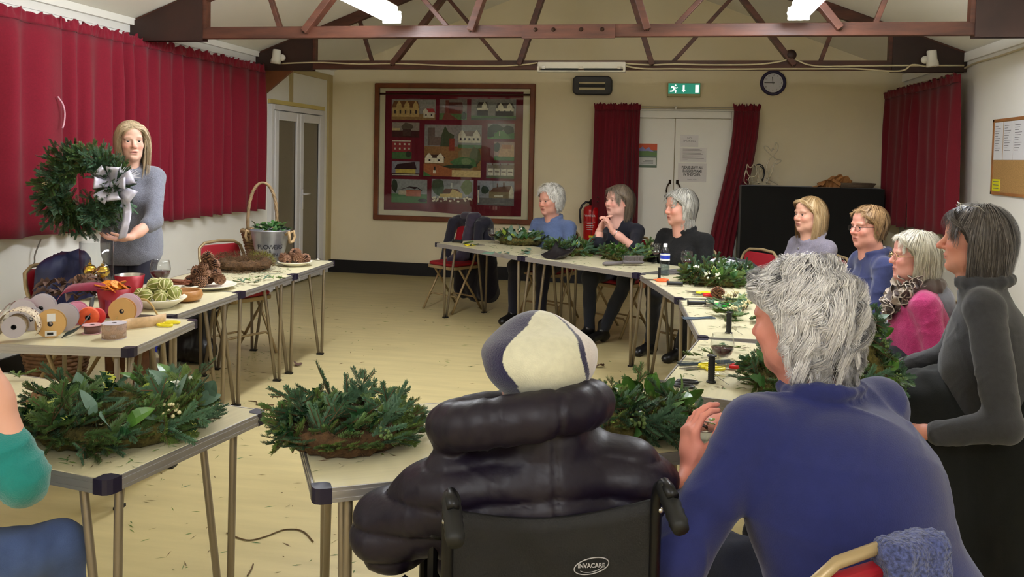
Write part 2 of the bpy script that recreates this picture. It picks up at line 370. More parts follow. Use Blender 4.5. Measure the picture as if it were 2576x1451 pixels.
# window behind the left curtains
wn = tag(bpy.data.objects.new('window_1', None), None, None, None, 'structure'); COL.objects.link(wn); wn.location = (XL, 6.2, 1.0)
f = MB(); 
for y in (-2.2, -1.1, 0, 1.1, 2.15): f.bb((0, y-.03, 0), (.03, y+.03, 1.3))
f.bb((0, -2.2, 0), (.03, 2.15, .06)).bb((0, -2.2, 1.24), (.03, 2.15, 1.3)); obj('window_frame', f, M_upvc, wn)
obj('pane', MB().bb((.004, -2.17, .05), (.012, 2.12, 1.25)), mat('night_glass', (12, 14, 20), .08, spec=.6), wn)
wn = tag(bpy.data.objects.new('window_2', None), None, None, None, 'structure'); COL.objects.link(wn); wn.location = (XR, 9.0, .95)
f = MB()
for y in (-.62, 0.05, .85): f.bb((-.03, y-.035, 0), (0, y+.035, 1.3))
f.bb((-.03, -.62, 0), (0, .85, .06)).bb((-.03, -.62, 1.24), (0, .85, 1.3)); obj('window_frame', f, M_upvc, wn)
obj('pane', MB().bb((-.012, -.6, .05), (-.004, .83, 1.25)), mat('pale_blind', (150, 155, 168), .5), wn)
# right wall curtains (two, with a slit between them)
pa = on_x(2233, 300, 2.44); pm = on_x(2306, 300, 2.47); pb = on_x(2420, 300, 2.50)
pml = on_x(2281, 560, 2.46); pmr = on_x(2298, 560, 2.47); pal = on_x(2222, 560, 2.44)
curtain('dark red curtain in the far corner, beside the black covered unit', (pa.x, pa.y), (pm.x, pm.y), 2.32, .86, 4, .03, M_burg2, 'red curtains on the notice board wall', 31, n=60, nrm=(-1, 0), bot=((pal.x, pal.y), (pml.x, pml.y)))
curtain('dark red curtain between the window slit and the notice board', (pm.x, pm.y), (pb.x, pb.y), 2.31, .89, 5, .035, M_burg2, 'red curtains on the notice board wall', 32, n=70, nrm=(-1, 0), bot=((pmr.x, pmr.y), (pb.x, pb.y)))
# door curtains on a rail
yr = YB - .12
xs = [on_y(p, 280, yr).x for p in (1497, 1611, 1846, 1911)]
rl = thing('curtain_rail', 'thin double curtain rail above the white double doors', 'curtain rail', (0, yr, 2.13))
obj('rail', MB().tube([(xs[0]+.02, 0, 0), (xs[3]-.02, 0, 0)], .006, 6).tube([(xs[0]+.02, 0, -.022), (xs[3]-.02, 0, -.022)], .004, 6), M_chrome, rl)
for x in (xs[0]+.1, .1, xs[3]-.1): obj('bracket', MB().bb((x-.01, 0, -.03), (x+.01, .12, .01)), M_chrome, rl)
curtain('burgundy curtain hanging beside the door, behind the red extinguisher', (xs[0], yr), (xs[1], yr), 2.16, .05, 6, .04, M_burg2, 'burgundy door curtains', 41, n=90, nrm=(0, -1))
bl, br = on_y(1800, 660, yr-.05).x, on_y(1862, 660, yr-.05).x
curtain('burgundy curtain pulled aside next to the black covered unit', (xs[2], yr), (xs[3], yr), 2.16, .05, 4.5, .035, M_burg2, 'burgundy door curtains', 42, n=80, nrm=(0, -1), bot=((bl-.12, yr-.03), (br-.10, yr-.03)))
# cords by the left curtains
def cord(name, label, cat, pts, r, mt, group=None):
    P = [Vector(p) for p in pts]; Q = []
    for i in range(len(P)-1):
        p0, p1, p2, p3 = P[max(i-1, 0)], P[i], P[i+1], P[min(i+2, len(P)-1)]
        for k in range(6):
            t = k/6; Q.append(.5*((2*p1) + (p2-p0)*t + (2*p0-5*p1+4*p2-p3)*t*t + (3*p1-p0-3*p2+p3)*t**3))
    Q.append(P[-1]); o = P[0].copy(); ob = obj(name, MB().tube([q-o for q in Q], r, 5), mt, None, True, loc=o); return tag(ob, label, cat, group)
M_pink = mat('pale_cord', (222, 170, 186), .7)
cord('pull_cord', 'pale pink pull cord hanging from the gap between crimson curtains', 'cord', [on_x(145, 243, -4.06), on_x(158, 262, -4.05), on_x(163, 285, -4.05), on_x(161, 310, -4.05), on_x(157, 322, -4.05)], .006, M_pink)
cord('pull_cord', 'thin dark cord dangling below the crimson curtain against the wall', 'cord', [on_x(103, 602, -4.15), on_x(88, 640, -4.16), on_x(86, 662, -4.17), on_x(70, 680, -4.17), on_x(76, 695, -4.18)], .005, mat('grey_cord', (120, 112, 104), .7))
# ------------------------------------------------------------------ framed textile picture
def fp(cx, cy, y): p = on_y(930 + cx/3.721, 190 + cy/3.721, y); return p
tl, trr, bl_, brr = fp(45, 72, YB-.04), fp(1557, 75, YB-.04), fp(34, 1352, YB-.04), fp(1520, 1393, YB-.04)
fx0, fx1, fz0, fz1 = (tl.x+bl_.x)/2, (trr.x+brr.x)/2, (bl_.z+brr.z)/2, (tl.z+trr.z)/2
pic = thing('framed_hanging', 'large glazed brown frame holding a burgundy patchwork of village scenes', 'picture', ((fx0+fx1)/2, YB, fz0))
ox, oz = pic.location.x, pic.location.z; W2 = (fx1-fx0)/2; HH = fz1-fz0; fw = .062
M_frame = wood('frame_wood', (112, 60, 32), .4, 6, .25)
for nm, a, b in (('frame_side', (-W2, -.05, 0), (-W2+fw, 0, HH)), ('frame_side', (W2-fw, -.05, 0), (W2, 0, HH)), ('frame_rail', (-W2, -.052, 0), (W2, 0, fw)), ('frame_rail', (-W2, -.052, HH-fw), (W2, 0, HH))):
    obj(nm, MB().rbox(a, b, .008), M_frame, pic)
obj('backing', MB().bb((-W2+.01, -.012, .01), (W2-.01, -.002, HH-.01)), M_cream, pic)
tx0, tx1, tz0, tz1 = fp(132, 1245, YB-.03).x-ox, fp(1440, 150, YB-.03).x-ox, fp(132, 1255, YB-.03).z-oz, fp(700, 148, YB-.03).z-oz
M_tex = mat('burgundy_felt', (104, 18, 32), .9, noise=(30, .1))
obj('rod', MB().tube([(-W2+fw, -.024, tz1-.035), (W2-fw, -.024, tz1-.035)], .012, 8), M_brown, pic, True)
tex = obj('textile', MB().grid(lambda u, v: (tx0 + (tx1-tx0)*u, -.026 - .003*math.sin(u*11), tz0 + (tz1-tz0)*v + .008*math.sin(u*7)*(1-v) - .035*u*(1-v)), 24, 6), M_tex, pic, True)
PC = {}
def pm_(rgb): return PC.setdefault(rgb, mat('felt_%d_%d_%d' % rgb, rgb, .9, noise=(40, .18)))
def patch(c0, c1, polys):
    """polys: (rgb, [(u,v)..]) with u,v in 0..1 of the patch, v up"""
    a, b = fp(c0[0], c1[1], YB-.031), fp(c1[0], c0[1], YB-.031); x0, x1, z0, z1 = a.x-ox, b.x-ox, a.z-oz, b.z-oz
    mb = MB(); ms = []
    for i, (rgb, pl) in enumerate(polys):
        m_ = pm_(rgb)
        if m_ not in ms: ms.append(m_)
        mb.cm = ms.index(m_); y = -.0305 - .0009*i
        P = [(x0+(x1-x0)*u, z0+(z1-z0)*v) for u, v in pl]
        if sum(P[k][0]*P[(k+1) % len(P)][1] - P[(k+1) % len(P)][0]*P[k][1] for k in range(len(P))) < 0: P.reverse()
        mb.prism(P, y, y+.0012+.0009*i, Mg)
    obj('picture_patch', mb, ms, tex)
def rc(u0, v0, u1, v1): return [(u0, v0), (u1, v0), (u1, v1), (u0, v1)]
def blob(u, v, ru, rv, n=10, j=.2):
    return [(min(1, max(0, u+ru*math.cos(2*PI*k/n)*rnd(1-j, 1+j))), min(1, max(0, v+rv*math.sin(2*PI*k/n)*rnd(1-j, 1+j)))) for k in range(n)]
SKY, GR, GD = (150, 146, 140), (74, 116, 66), (44, 62, 44)
TANW, RF, WH, BRN = (196, 164, 104), (84, 40, 30), (214, 206, 182), (110, 52, 38)
def house(u0, v0, u1, v1, wall, roof, gables=(), win=3):
    h = v1-v0; P = [(wall, rc(u0, v0, u1, v0+h*.6)), (roof, [(u0-.02, v0+h*.58), (u1+.02, v0+h*.58), (u1-.03, v1), (u0+.03, v1)])]
    for g in gables: P.append((wall, [(g-.06, v0+h*.5), (g+.06, v0+h*.5), (g+.06, v0+h*.75), (g, v1+.03), (g-.06, v0+h*.75)]))
    for k in range(win):
        u = u0 + (u1-u0)*(k+.5)/win; P.append(((50, 44, 44), rc(u-.015, v0+h*.2, u+.015, v0+h*.42)))
    return P
bg = lambda s=SKY, g=GR, hz=.4: [(s, rc(0, 0, 1, 1)), (g, rc(0, 0, 1, hz))]
patch((205, 225), (618, 412), bg(SKY, (150, 118, 70), .3) + house(.02, .15, .62, .92, TANW, (120, 78, 44), (.17, .35, .55), 5) + house(.73, .12, .98, .55, WH, (176, 62, 56), (.78,), 2))
patch((652, 222), (912, 412), bg((128, 116, 108), GR, .32) + house(.22, .3, .85, .85, BRN, (92, 44, 34), (), 0) + [((120, 62, 50), rc(.22, .3, .34, .95)), ((120, 72, 54), [(.1, 0), (.7, 0), (.3, .35), (.2, .35)]), (GD, blob(.88, .2, .09, .2))])
patch((948, 222), (1372, 412), bg((132, 128, 124), GD, .15) + [(GR, rc(0, .1, 1, .2))] + house(.14, .2, .38, .85, WH, (58, 46, 44), (.3,), 2) + house(.56, .2, .95, .8, WH, (62, 50, 46), (.66, .86), 3) + [((40, 38, 38), rc(.14, .2, .38, .45)), ((44, 40, 40), rc(.55, .2, .95, .42))])
patch((208, 440), (466, 576), bg((150, 138, 124), (66, 34, 30), .45) + [((196, 170, 124), rc(0, .45, .3, .62)), ((92, 84, 66), blob(.55, .7, .2, .28)), ((74, 54, 44), rc(.4, .1, .7, .55))])
patch((208, 606), (394, 778), bg((130, 40, 44), GR, .36) + [((150, 52, 52), rc(.0, .38, .95, .88)), (WH, rc(0, .93, .95, .98))] + [(WH, rc(.12+.24*k, .5+.24*j, .2+.24*k, .6+.24*j)) for k in range(4) for j in range(2)] + [(GD, blob(.84, .25, .12, .16))])
patch((206, 806), (467, 936), bg((140, 140, 146), (70, 52, 48), .2) + [((200, 176, 84), rc(.14, .18, .86, .5)), ((46, 28, 30), [(.1, .48), (.9, .48), (.82, .98), (.2, .8)]), (WH, rc(.02, .05, .98, .1))])
patch((508, 465), (1050, 940), bg((142, 142, 138), (150, 112, 66), .58) + [((104, 94, 84), rc(.06, .6, .18, .94)), ((112, 98, 86), rc(.1, .6, .34, .76)), ((52, 84, 52), [(.28, .58), (.5, .58), (.52, .8), (.42, .86), (.36, .98), (.3, .8)]), ((142, 62, 42), rc(.44, .5, .53, .74))]
      + house(.6, .66, .98, .88, WH, (120, 100, 92), (.66, .91), 5) + [(GR, rc(.6, .55, 1, .62)), ((128, 112, 72), blob(.78, .4, .22, .14)), ((88, 96, 62), blob(.9, .42, .1, .16)), ((78, 112, 70), blob(.72, .28, .22, .11)), ((112, 132, 92), blob(.74, .3, .1, .08))]
      + house(.02, .26, .35, .42, WH, (66, 42, 32), (.09, .29), 2) + [((152, 92, 56), [(0, .02), (.5, 0), (.5, .14), (.2, .24), (0, .24)]), (GR, [(0, 0), (.15, 0), (0, .1)]), ((190, 168, 118), rc(.5, 0, 1, .13)), (GD, blob(.62, .2, .25, .04)), ((30, 26, 26), rc(.18, .12, .21, .19)), (WH, rc(.17, .06, .22, .12))])
patch((1102, 452), (1356, 592), bg((150, 148, 136), GR, .4) + [(GD, blob(.3, .68, .3, .26)), (GD, blob(.8, .6, .22, .25)), ((92, 138, 78), [(.1, 0), (.9, 0), (.6, .55), (.42, .55)]), (GD, blob(.1, .35, .16, .3)), (WH, rc(.44, .2, .46, .5))])
patch((1163, 622), (1356, 792), bg((166, 140, 126), GR, .22) + [(GD, blob(.12, .7, .17, .28)), ((196, 160, 118), [(.2, .2), (.98, .2), (.98, .7), (.9, .86), (.8, .66), (.5, .66), (.4, .88), (.3, .6)]), ((172, 122, 88), rc(.38, .62, .85, .84))])
patch((1090, 822), (1354, 960), bg((150, 142, 132), (88, 96, 62), .16) + [((134, 118, 100), rc(.04, .62, 1, .88))] + [(WH, rc(.06+.235*k, .2, .25+.235*k, .64)) for k in range(4)] + [((120, 104, 92), rc(.08+.235*k, .4, .23+.235*k, .46)) for k in range(4)] + [((120, 70, 60), rc(.2+.28*k, .86, .24+.28*k, .97)) for k in range(3)])
patch((203, 975), (539, 1185), bg((148, 150, 148), GR, .38) + [(GD, blob(.09, .7, .09, .28)), ((176, 104, 82), rc(.4, .28, .82, .55)), ((190, 176, 150), rc(.2, .34, .42, .52)), ((44, 34, 34), [(.16, .5), (.5, .66), (.66, .58), (.72, .64), (.86, .5), (.86, .54), (.72, .68), (.5, .7)]), ((34, 36, 40), blob(.88, .12, .12, .08))])
patch((577, 978), (973, 1195), bg((150, 152, 152), (104, 50, 44), .22) + [((72, 92, 66), blob(.15, .68, .15, .36)), ((104, 118, 72), blob(.85, .7, .13, .34)), ((104, 62, 46), [(.25, .42), (.72, .42), (.62, .62), (.32, .62)]), ((206, 178, 112), [(.2, .26), (.74, .26), (.74, .44), (.5, .62), (.44, .42), (.2, .4)]), ((200, 196, 186), rc(.46, .66, .5, .86))] + [(WH, blob(rnd(.02, .98), rnd(.1, .28), .022, .04, 7)) for _ in range(34)])
patch((1005, 990), (1354, 1210), bg((146, 146, 152), (112, 108, 106), .3) + [(GD, blob(.2, .62, .11, .18)), ((142, 124, 92), rc(.32, .3, .98, .56)), ((104, 66, 48), [(.34, .55), (.86, .55), (.94, .82), (.44, .72)]), (WH, [(.86, .3), (.99, .3), (.99, .55), (.93, .82), (.86, .55)]), ((96, 62, 52), rc(.53, .68, .56, .9)), ((96, 62, 52), rc(.7, .72, .74, .94)), (WH, rc(.02, .1, .05, .62)), ((60, 48, 44), rc(.01, .62, .07, .8)), (WH, rc(.46, .34, .7, .42))])
obj('glazing', MB().bb((-W2+fw-.005, -.046, fw-.005), (W2-fw+.005, -.0445, HH-fw+.005)), glassy('thin_glazing', gain=.8), pic)
# ------------------------------------------------------------------ things on the back wall
p0, p1 = on_y(1441, 191, YB-.09), on_y(1539, 239, YB-.09)
h = thing('wall_heater', 'black rounded wall heater with a slatted outlet above the picture', 'heater', ((p0.x+p1.x)/2, YB, p1.z)); hw, hh = (p1.x-p0.x)/2, p0.z-p1.z
def rrect(w_, h_, r, n=6, cx=0, cz=0):
    P = []
    for (sx, sz, a0) in ((1, 1, 0), (-1, 1, 90), (-1, -1, 180), (1, -1, 270)):
        for k in range(n+1): a = R(a0+90*k/n); P.append((cx+sx*(w_-r)+r*math.cos(a), cz+sz*(h_-r)+r*math.sin(a)))
    return P
M_plas = mat('black_plastic', (26, 22, 26), .35)
obj('body', MB().prism(rrect(hw, hh/2, .06, cz=hh/2), -.10, -.001, Mg), M_plas, h, bevel=.012)
obj('outlet', MB().bb((-.155, -.106, hh/2-.055), (.155, -.099, hh/2+.025)), M_black, h)
for z in (-.055, -.04, .02): obj('slat', MB().bb((-.155, -.112, hh/2+z), (.155, -.104, hh/2+z+.014)), mat('cream_plastic', (200, 188, 150), .4), h)
p0, p1 = on_y(1680, 208, YB-.05), on_y(1762, 244, YB-.05)
e = thing('exit_sign', 'green and white emergency exit sign box above the white doors', 'exit sign', ((p0.x+p1.x)/2, YB, p1.z)); hw, hh = (p1.x-p0.x)/2, p0.z-p1.z
obj('box', MB().rbox((-hw, -.06, 0), (hw, 0, hh), .006), mat('sign_housing', (176, 168, 120), .4), e)
M_green = mat('sign_green', (24, 112, 92), .35, emit=((24, 112, 92), .25)); M_sgw = mat('sign_white', (226, 232, 226), .4, emit=((226, 232, 226), .25))
obj('face', MB().bb((-hw+.008, -.063, .035), (hw-.008, -.059, hh-.008)), M_green, e)
def spoly(pts, nm): obj(nm, MB().prism(pts, -.0655, -.062, Mg), M_sgw, e)
zc = .035 + (hh-.043)/2; q = (hh-.043)/2*.85
spoly(rc(hw-.062, zc-q*.9, hw-.022, zc+q*.85), 'door_symbol')
spoly([(-.005, zc-q*.85), (.02, zc-q*.3), (.006, zc-q*.3), (.006, zc+q*.8), (-.016, zc+q*.8), (-.016, zc-q*.3), (-.03, zc-q*.3)], 'arrow_symbol')
mx = -hw+.075
mn = MB()
for a, b, w_ in (((.012, .25), (-.012, -.2), .5), ((.0, .3), (-.55, .45), .28), ((-.5, .45), (-.62, .1), .24), ((.1, .25), (.5, .1), .24), ((.5, .1), (.75, .3), .22), ((0, -.2), (.42, -.45), .3), ((.42, -.45), (.28, -.95), .26), ((-.05, -.2), (-.4, -.6), .3), ((-.4, -.6), (-.95, -.62), .26)):
    mn.bar((mx+a[0]*q, -.064, zc+a[1]*q), (mx+b[0]*q, -.064, zc+b[1]*q), .003, w_*q, (0, 0, 1) if abs(a[0]-b[0]) > abs(a[1]-b[1]) else (1, 0, 0))
mn.prism([(mx+.28*q+.2*q*math.cos(t*.6283), zc+.72*q+.2*q*math.sin(t*.6283)) for t in range(10)], -.0655, -.062, Mg); obj('running_figure', mn, M_sgw, e)
p0 = on_y(1945, 208.5, YB-.02)
ck = thing('wall_clock', 'round wall clock with a navy rim showing quarter to nine', 'clock', (p0.x, YB, p0.z)); cr = .145
MR = Matrix.Rotation(PI/2, 3, 'X')
obj('rim', MB().lathe([(cr-.035, .02), (cr-.03, .035), (cr-.012, .042), (cr, .03), (cr, 0)], 40, (0, 0, 0), MR), mat('navy_plastic', (34, 24, 66), .35), ck, True)
obj('dial', MB().lathe([(0, .018), (cr-.03, .018), (cr-.03, .0)], 40, (0, 0, 0), MR), mat('dial_white', (206, 206, 214), .5), ck)
for k in range(12):
    a = R(30*k); o = text_mesh('numeral', str(12 if k == 0 else k), .024, M_ink, ck, facing_wall(.09*math.sin(a), -.0185, .09*math.cos(a)))
obj('minute_hand', MB().bar((.018, -.022, 0), (-.098, -.022, .002), .002, .007, (0, 0, 1)), M_ink, ck)
obj('hour_hand', MB().bar((0, -.023, -.018), (-.012, -.023, .068), .002, .006, (1, 0, 0)), M_ink, ck)
p0 = on_y(1487, 552, YB-.1); s = 1/205.
fe = thing('fire_extinguisher', 'red water fire extinguisher with black hose beside the door curtain', 'fire extinguisher', (p0.x-.005, YB-.11, on_y(1487, 602, YB-.1).z)); H_ = .41
M_red = mat('red_enamel', (190, 16, 24), .25, coat=.4)
obj('cylinder', MB().lathe([(0, 0), (.08, 0), (.09, .015), (.09, H_-.07), (.08, H_-.03), (.05, H_-.008), (.025, H_)], 28), M_red, fe, True)
obj('valve', MB().lathe([(.022, H_-.005), (.022, H_+.05), (.012, H_+.06), (0, H_+.06)], 12).bar((-.01, 0, H_+.06), (.09, -.01, H_+.10), .02, .012).bar((-.01, 0, H_+.035), (.09, -.01, H_+.045), .02, .01), M_brass, fe)
obj('hose', MB().tube([(-.02, 0, H_+.03), (-.06, -.01, H_+.035), (-.10, -.02, H_+.0), (-.125, -.03, H_-.06), (-.125, -.03, H_-.14), (-.115, -.03, H_-.22)], .013, 8), M_plas, fe, True)
text_mesh('lettering', 'WATER', .036, M_paper, fe, facing_wall(0, -.092, H_*.70))
for z, w_ in ((.52, .12), (.47, .07), (.41, .09), (.36, .08), (.30, .07)): obj('printed_line', MB().bb((-w_/2, -.0925, H_*z), (w_/2, -.0905, H_*z+.004)), M_paper, fe)
obj('yellow_label', MB().bb((-.01, -.0925, .03), (.055, -.088, .055)), mat('label_yellow', (222, 196, 30), .5), fe)
obj('wall_bracket', MB().bb((-.03, .08, .1), (.03, .112, .3)), M_plas, fe)
# notices on the doors
def notice(name, label, px0, px1, y, mt):
    a, b = on_y(*px0, y), on_y(*px1, y); t = thing(name, label, 'notice', ((a.x+b.x)/2, YB-.032, b.z)); w_, h_ = (b.x-a.x)/2, a.z-b.z
    obj('sheet', MB().bb((-w_, -.003, 0), (w_, 0, h_)), mt, t); return t, w_, h_
M_lam = mat('laminated_paper', (216, 212, 212), .18)
t, w_, h_ = notice('door_notice', 'white laminated no smoking notice on the right door leaf', (1712, 340), (1756, 370), YB, M_lam)
M_grey = mat('ink_grey', (110, 106, 110), .6)
text_mesh('lettering', 'NO\nSMOKING', .032, M_grey, t, facing_wall(0, -.004, h_*.62))
t, w_, h_ = notice('door_notice', 'white notice of small print below the no smoking sheet', (1711, 371), (1776, 408), YB, M_lam)
for k in range(9): obj('printed_line', MB().bb((-w_*.8, -.004, h_*(.88-.09*k)), (w_*(.5+.4*((k*7) % 5)/5 - (1 if k == 8 else 0)), -.0031, h_*(.88-.09*k)+.004)), M_grey, t)
t, w_, h_ = notice('door_notice', 'white notice asking for buggies and prams to stay in the foyer', (1706, 410), (1776, 458), YB, M_lam)
text_mesh('lettering', 'PLEASE LEAVE ALL\nBUGGIES/PRAMS\nIN THE FOYER.', .042, M_ink, t, facing_wall(0, -.004, h_*.58), squash=.72, bold=.0008)
text_mesh('lettering', 'THANK YOU.', .018, M_grey, t, facing_wall(0, -.004, h_*.12))
t, w_, h_ = notice('poster', 'small orange and green poster next to the left door curtain', (1608, 361), (1652, 422), YB, mat('poster_slate', (92, 112, 92), .4))
def flat(nm, pts, rgb, k=1): obj(nm, MB().prism(pts, -.003-.0006*k, -.003, Mg), mat('print_%d_%d_%d' % rgb, rgb, .5), t)
flat('sky_print', rc(-w_, h_*.72, w_, h_), (206, 84, 44)); flat('mountain_print', [(-w_, h_*.7), (w_*.9, h_*.6), (w_*.3, h_*.76), (w_*.1, h_*.86), (-.3*w_, h_*.76), (-w_*.6, h_*.88), (-w_, h_*.78)], (142, 138, 190), 2)
flat('meadow_print', [(-w_, h_*.5), (w_, h_*.5), (w_, h_*.62), (0, h_*.7), (-w_, h_*.68)], (96, 128, 72), 3); flat('text_panel', rc(-w_*.95, h_*.1, w_*.9, h_*.42), (206, 208, 204), 2)
for k in range(4): flat('printed_line', rc(-w_*.7+k*.02, h_*(.17+.06*k), w_*.6, h_*(.185+.06*k)), (70, 80, 76), 4)
# unlit fitting, spotlights and cables on the far beam
y2 = 8.24-.05
p0, p1 = on_y(1352, 155, y2-.06), on_y(1573, 181, y2-.06)
u = thing('light_fitting', 'unlit cream strip fitting fixed to the far beam', 'light', ((p0.x+p1.x)/2, y2, p1.z)); hw, hh = (p1.x-p0.x)/2, p0.z-p1.z
obj('tray', MB().rbox((-hw, -.05, .03), (hw, 0, hh), .006), M_metalw, u); obj('reflector', MB().bb((-hw+.02, -.075, .0), (hw-.02, -.02, .012)).bb((-hw, -.08, 0), (-hw+.02, 0, .05)).bb((hw-.02, -.08, 0), (hw, 0, .05)), M_metalw, u)
obj('gap', MB().bb((-hw+.04, -.056, .014), (-.03, -.03, .034)).bb((.03, -.056, .014), (hw-.04, -.03, .034)), M_black, u)
for xx in (-hw+.06, 0, hw-.06): obj('clip', MB().bb((xx-.015, -.06, .03), (xx+.015, -.05, .055)), M_chrome, u)
def spot(px, py, lab_, s):
    p = on_y(px, py, y2-.06); t = thing('spotlight', lab_, 'spotlight', (p.x, p.y, p.z))
    MT = Matrix.Rotation(R(6*s), 3, 'Y')
    obj('lamp_head', MB().lathe([(0, .075), (.036, .075), (.041, .068), (.042, -.01), (.05, -.03), (.053, -.068), (.046, -.07), (.042, -.045), (0, -.045)], 24, (0, 0, 0), MT), M_metalw, t, True)
    obj('pivot', MB().lathe([(0, -.012), (.033, -.012), (.036, 0), (.033, .02), (0, .02)], 16, (s*.05, .03, -.005), Matrix.Rotation(PI/2, 3, 'X')), M_metalw, t, True)
    obj('stem', MB().tube([(s*.05, .03, 0), (0, .0, 0)], .014, 8), M_metalw, t); return t
spot(695, 143, 'white spotlight on the far beam above the red curtain', 1); spot(2345, 148, 'white spotlight on the far beam near the notice board wall', -1)
def cable(lab_, pxs, y, r=.008): return cord('cable', lab_, 'cable', [on_y(a, b, y) for a, b in pxs], r, M_cable, 'cables clipped to the far beam')
cable('pale cable clipped along the far beam towards the spotlight on the curtain side', [(708, 160), (800, 157), (900, 161), (1000, 160), (1100, 164), (1200, 166), (1290, 165), (1352, 158)], y2)
cable('upper pale cable sagging away from the round box on the far beam', [(1573, 160), (1640, 163), (1700, 161), (1780, 163), (1900, 162), (1960, 155), (1982, 148)], y2)
cable('pale cable from the round box to the beam end by the notice board wall', [(1998, 148), (2030, 162), (2070, 167), (2150, 166), (2250, 165), (2425, 165)], y2)
cable('lower wavy white cable running into the spotlight on the notice board side', [(1573, 166), (1620, 173), (1700, 173), (1780, 174), (1870, 174), (1960, 173), (2060, 173), (2150, 173), (2240, 179), (2275, 176), (2295, 163), (2335, 168)], y2-.01)
p = on_y(1990, 138, y2-.03); tag(obj('junction_box', MB().lathe([(0, -.02), (.03, -.02), (.036, 0), (.05, .005), (.05, .045), (0, .045)], 20, (0, 0, 0), Matrix.Rotation(PI/2, 3, 'X').inverted()), M_brown2, None, True, loc=(p.x, y2-.03, p.z)), 'round brown junction box on the far beam where two cables meet', 'junction box')
cord('cable', 'pale cable clipped along the top of the notice board wall', 'cable', [on_x(a, b, XR-.02) for a, b in ((2576, 120), (2510, 142), (2450, 160), (2405, 183), (2350, 200), (2290, 214), (2262, 222))], .009, M_cable)
# notice board
b0, b1 = on_x(2499, 301, XR-.02), on_x(2490, 488, XR-.02)
nb = thing('notice_board', 'cork notice board with pinned white sheets and a yellow slip', 'notice board', (XR, b0.y, b1.z)); L_ = 1.2; h_ = b0.z-b1.z
M_cork = mat('cork', (178, 138, 84), .9, noise=(120, .25)); M_pine = wood('pine_frame', (168, 112, 64), .5, 5)
obj('cork_panel', MB().bb((-.016, -L_, 0), (-.004, 0, h_)), M_cork, nb)
for a, b in (((-.022, -.025, 0), (0, 0, h_)), ((-.022, -L_, 0), (0, -L_+.025, h_)), ((-.022, -L_, 0), (0, 0, .022)), ((-.022, -L_, h_-.022), (0, 0, h_))): obj('frame_strip', MB().bb(a, b), M_pine, nb)
for k, (y, w_) in enumerate(((-.035, .17), (-.225, .19), (-.425, .2), (-.64, .2))):
    s_ = obj('pinned_sheet', MB().bb((-.020, y-w_, h_*.46), (-.0165, y, h_*.955)), M_paper, nb)
    for j in range(11): obj('printed_line', MB().bb((-.0208, y-w_*(.45+.4*((j*3+k) % 4)/4), h_*(.9-.032*j)), (-.0199, y-.02, h_*(.9-.032*j)+.004)), M_grey, s_)
s_ = obj('yellow_slip', MB().bb((-.020, -.185, h_*.05), (-.0165, -.03, h_*.205)), mat('slip_yellow', (232, 226, 40), .5), nb)
for j in range(3): obj('printed_line', MB().bb((-.0208, -.165, h_*(.08+.045*j)), (-.0199, -.05, h_*(.08+.045*j)+.005)), M_grey, s_)
# wire in the corner, black covered unit with wire deer
cb = thing('covered_unit', 'waist-high unit covered in black cloth under the corner curtain', 'cabinet', (0, 0, 0))
a, b = on_y(1866, 467, 9.75), on_y(2226, 474, 9.75); M_blk = mat('black_drape', (10, 10, 10), .9, sheen=.2, bump=(200, .15))
zt = a.z
def drp(u, v): return (a.x + (b.x-a.x)*u, 9.75 - .012*math.sin(u*26+1)*(1-v) - .006*math.sin(u*61)*(1-v), .0 + zt*v)
obj('drape_front', MB().grid(drp, 90, 8), M_blk, cb, True)
obj('cabinet_body', MB().rbox((a.x, 9.765, .02), (b.x, YB-.03, zt+.002), .01), M_blk, cb)
M_wire = mat('silver_wire', (196, 186, 160), .35, .6); M_wd = mat('dark_wire', (40, 36, 36), .4, .5)
def wires(name, label, lines, y, mt, r=.006):
    t = None
    for ln in lines:
        mt_ = mt
        if ln[0] == 'd': mt_ = M_wd; ln = ln[1:]
        P = [on_y(px, py, y + (q_[0] if q_ else 0)) for px, py, *q_ in ln]
        if t is None: c0 = on_y(ln[0][0], 462, y); t = thing(name, label, 'ornament', (c0.x, y, zt))
        O = Vector(t.location); Q = []
        for i in range(len(P)-1):
            q0, q1, q2, q3 = P[max(i-1, 0)], P[i], P[i+1], P[min(i+2, len(P)-1)]
            for k in range(4):
                s_ = k/4; Q.append(.5*((2*q1) + (q2-q0)*s_ + (2*q0-5*q1+4*q2-q3)*s_*s_ + (3*q1-q0-3*q2+q3)*s_**3) - O)
        Q.append(P[-1]-O); obj('wire', MB().tube(Q, r, 5), mt_, t, True)
    return t
wires('wire_deer', 'silver wire deer frame standing on the black covered unit', [
    [(1928, 462, 0), (1935, 440, 0), (1927, 425, 0), (1936, 400, 0), (1944, 394, 0)], [(1934, 440, .04), (1944, 415, .04), (1956, 402, .04), (1966, 404, .04), (1955, 412, .04), (1948, 412, .04), (1943, 430, .04), (1936, 447, .04)],
    [(1944, 394, .02), (1934, 385, .02), (1924, 374, .02), (1923, 367, .02), (1932, 369, .02), (1936, 374, .02), (1941, 380, .02), (1944, 372, .02), (1947, 376, .02), (1949, 366, .02), (1952, 358, .02), (1957, 364, .02), (1955, 378, .02), (1948, 388, .02), (1947, 396, .02), (1957, 402, .02)],
    [(1928, 448, .06), (1940, 455, .06), (1957, 464, .06)], [(1925, 456, 0), (1938, 462, 0)]], 9.95, M_wire)
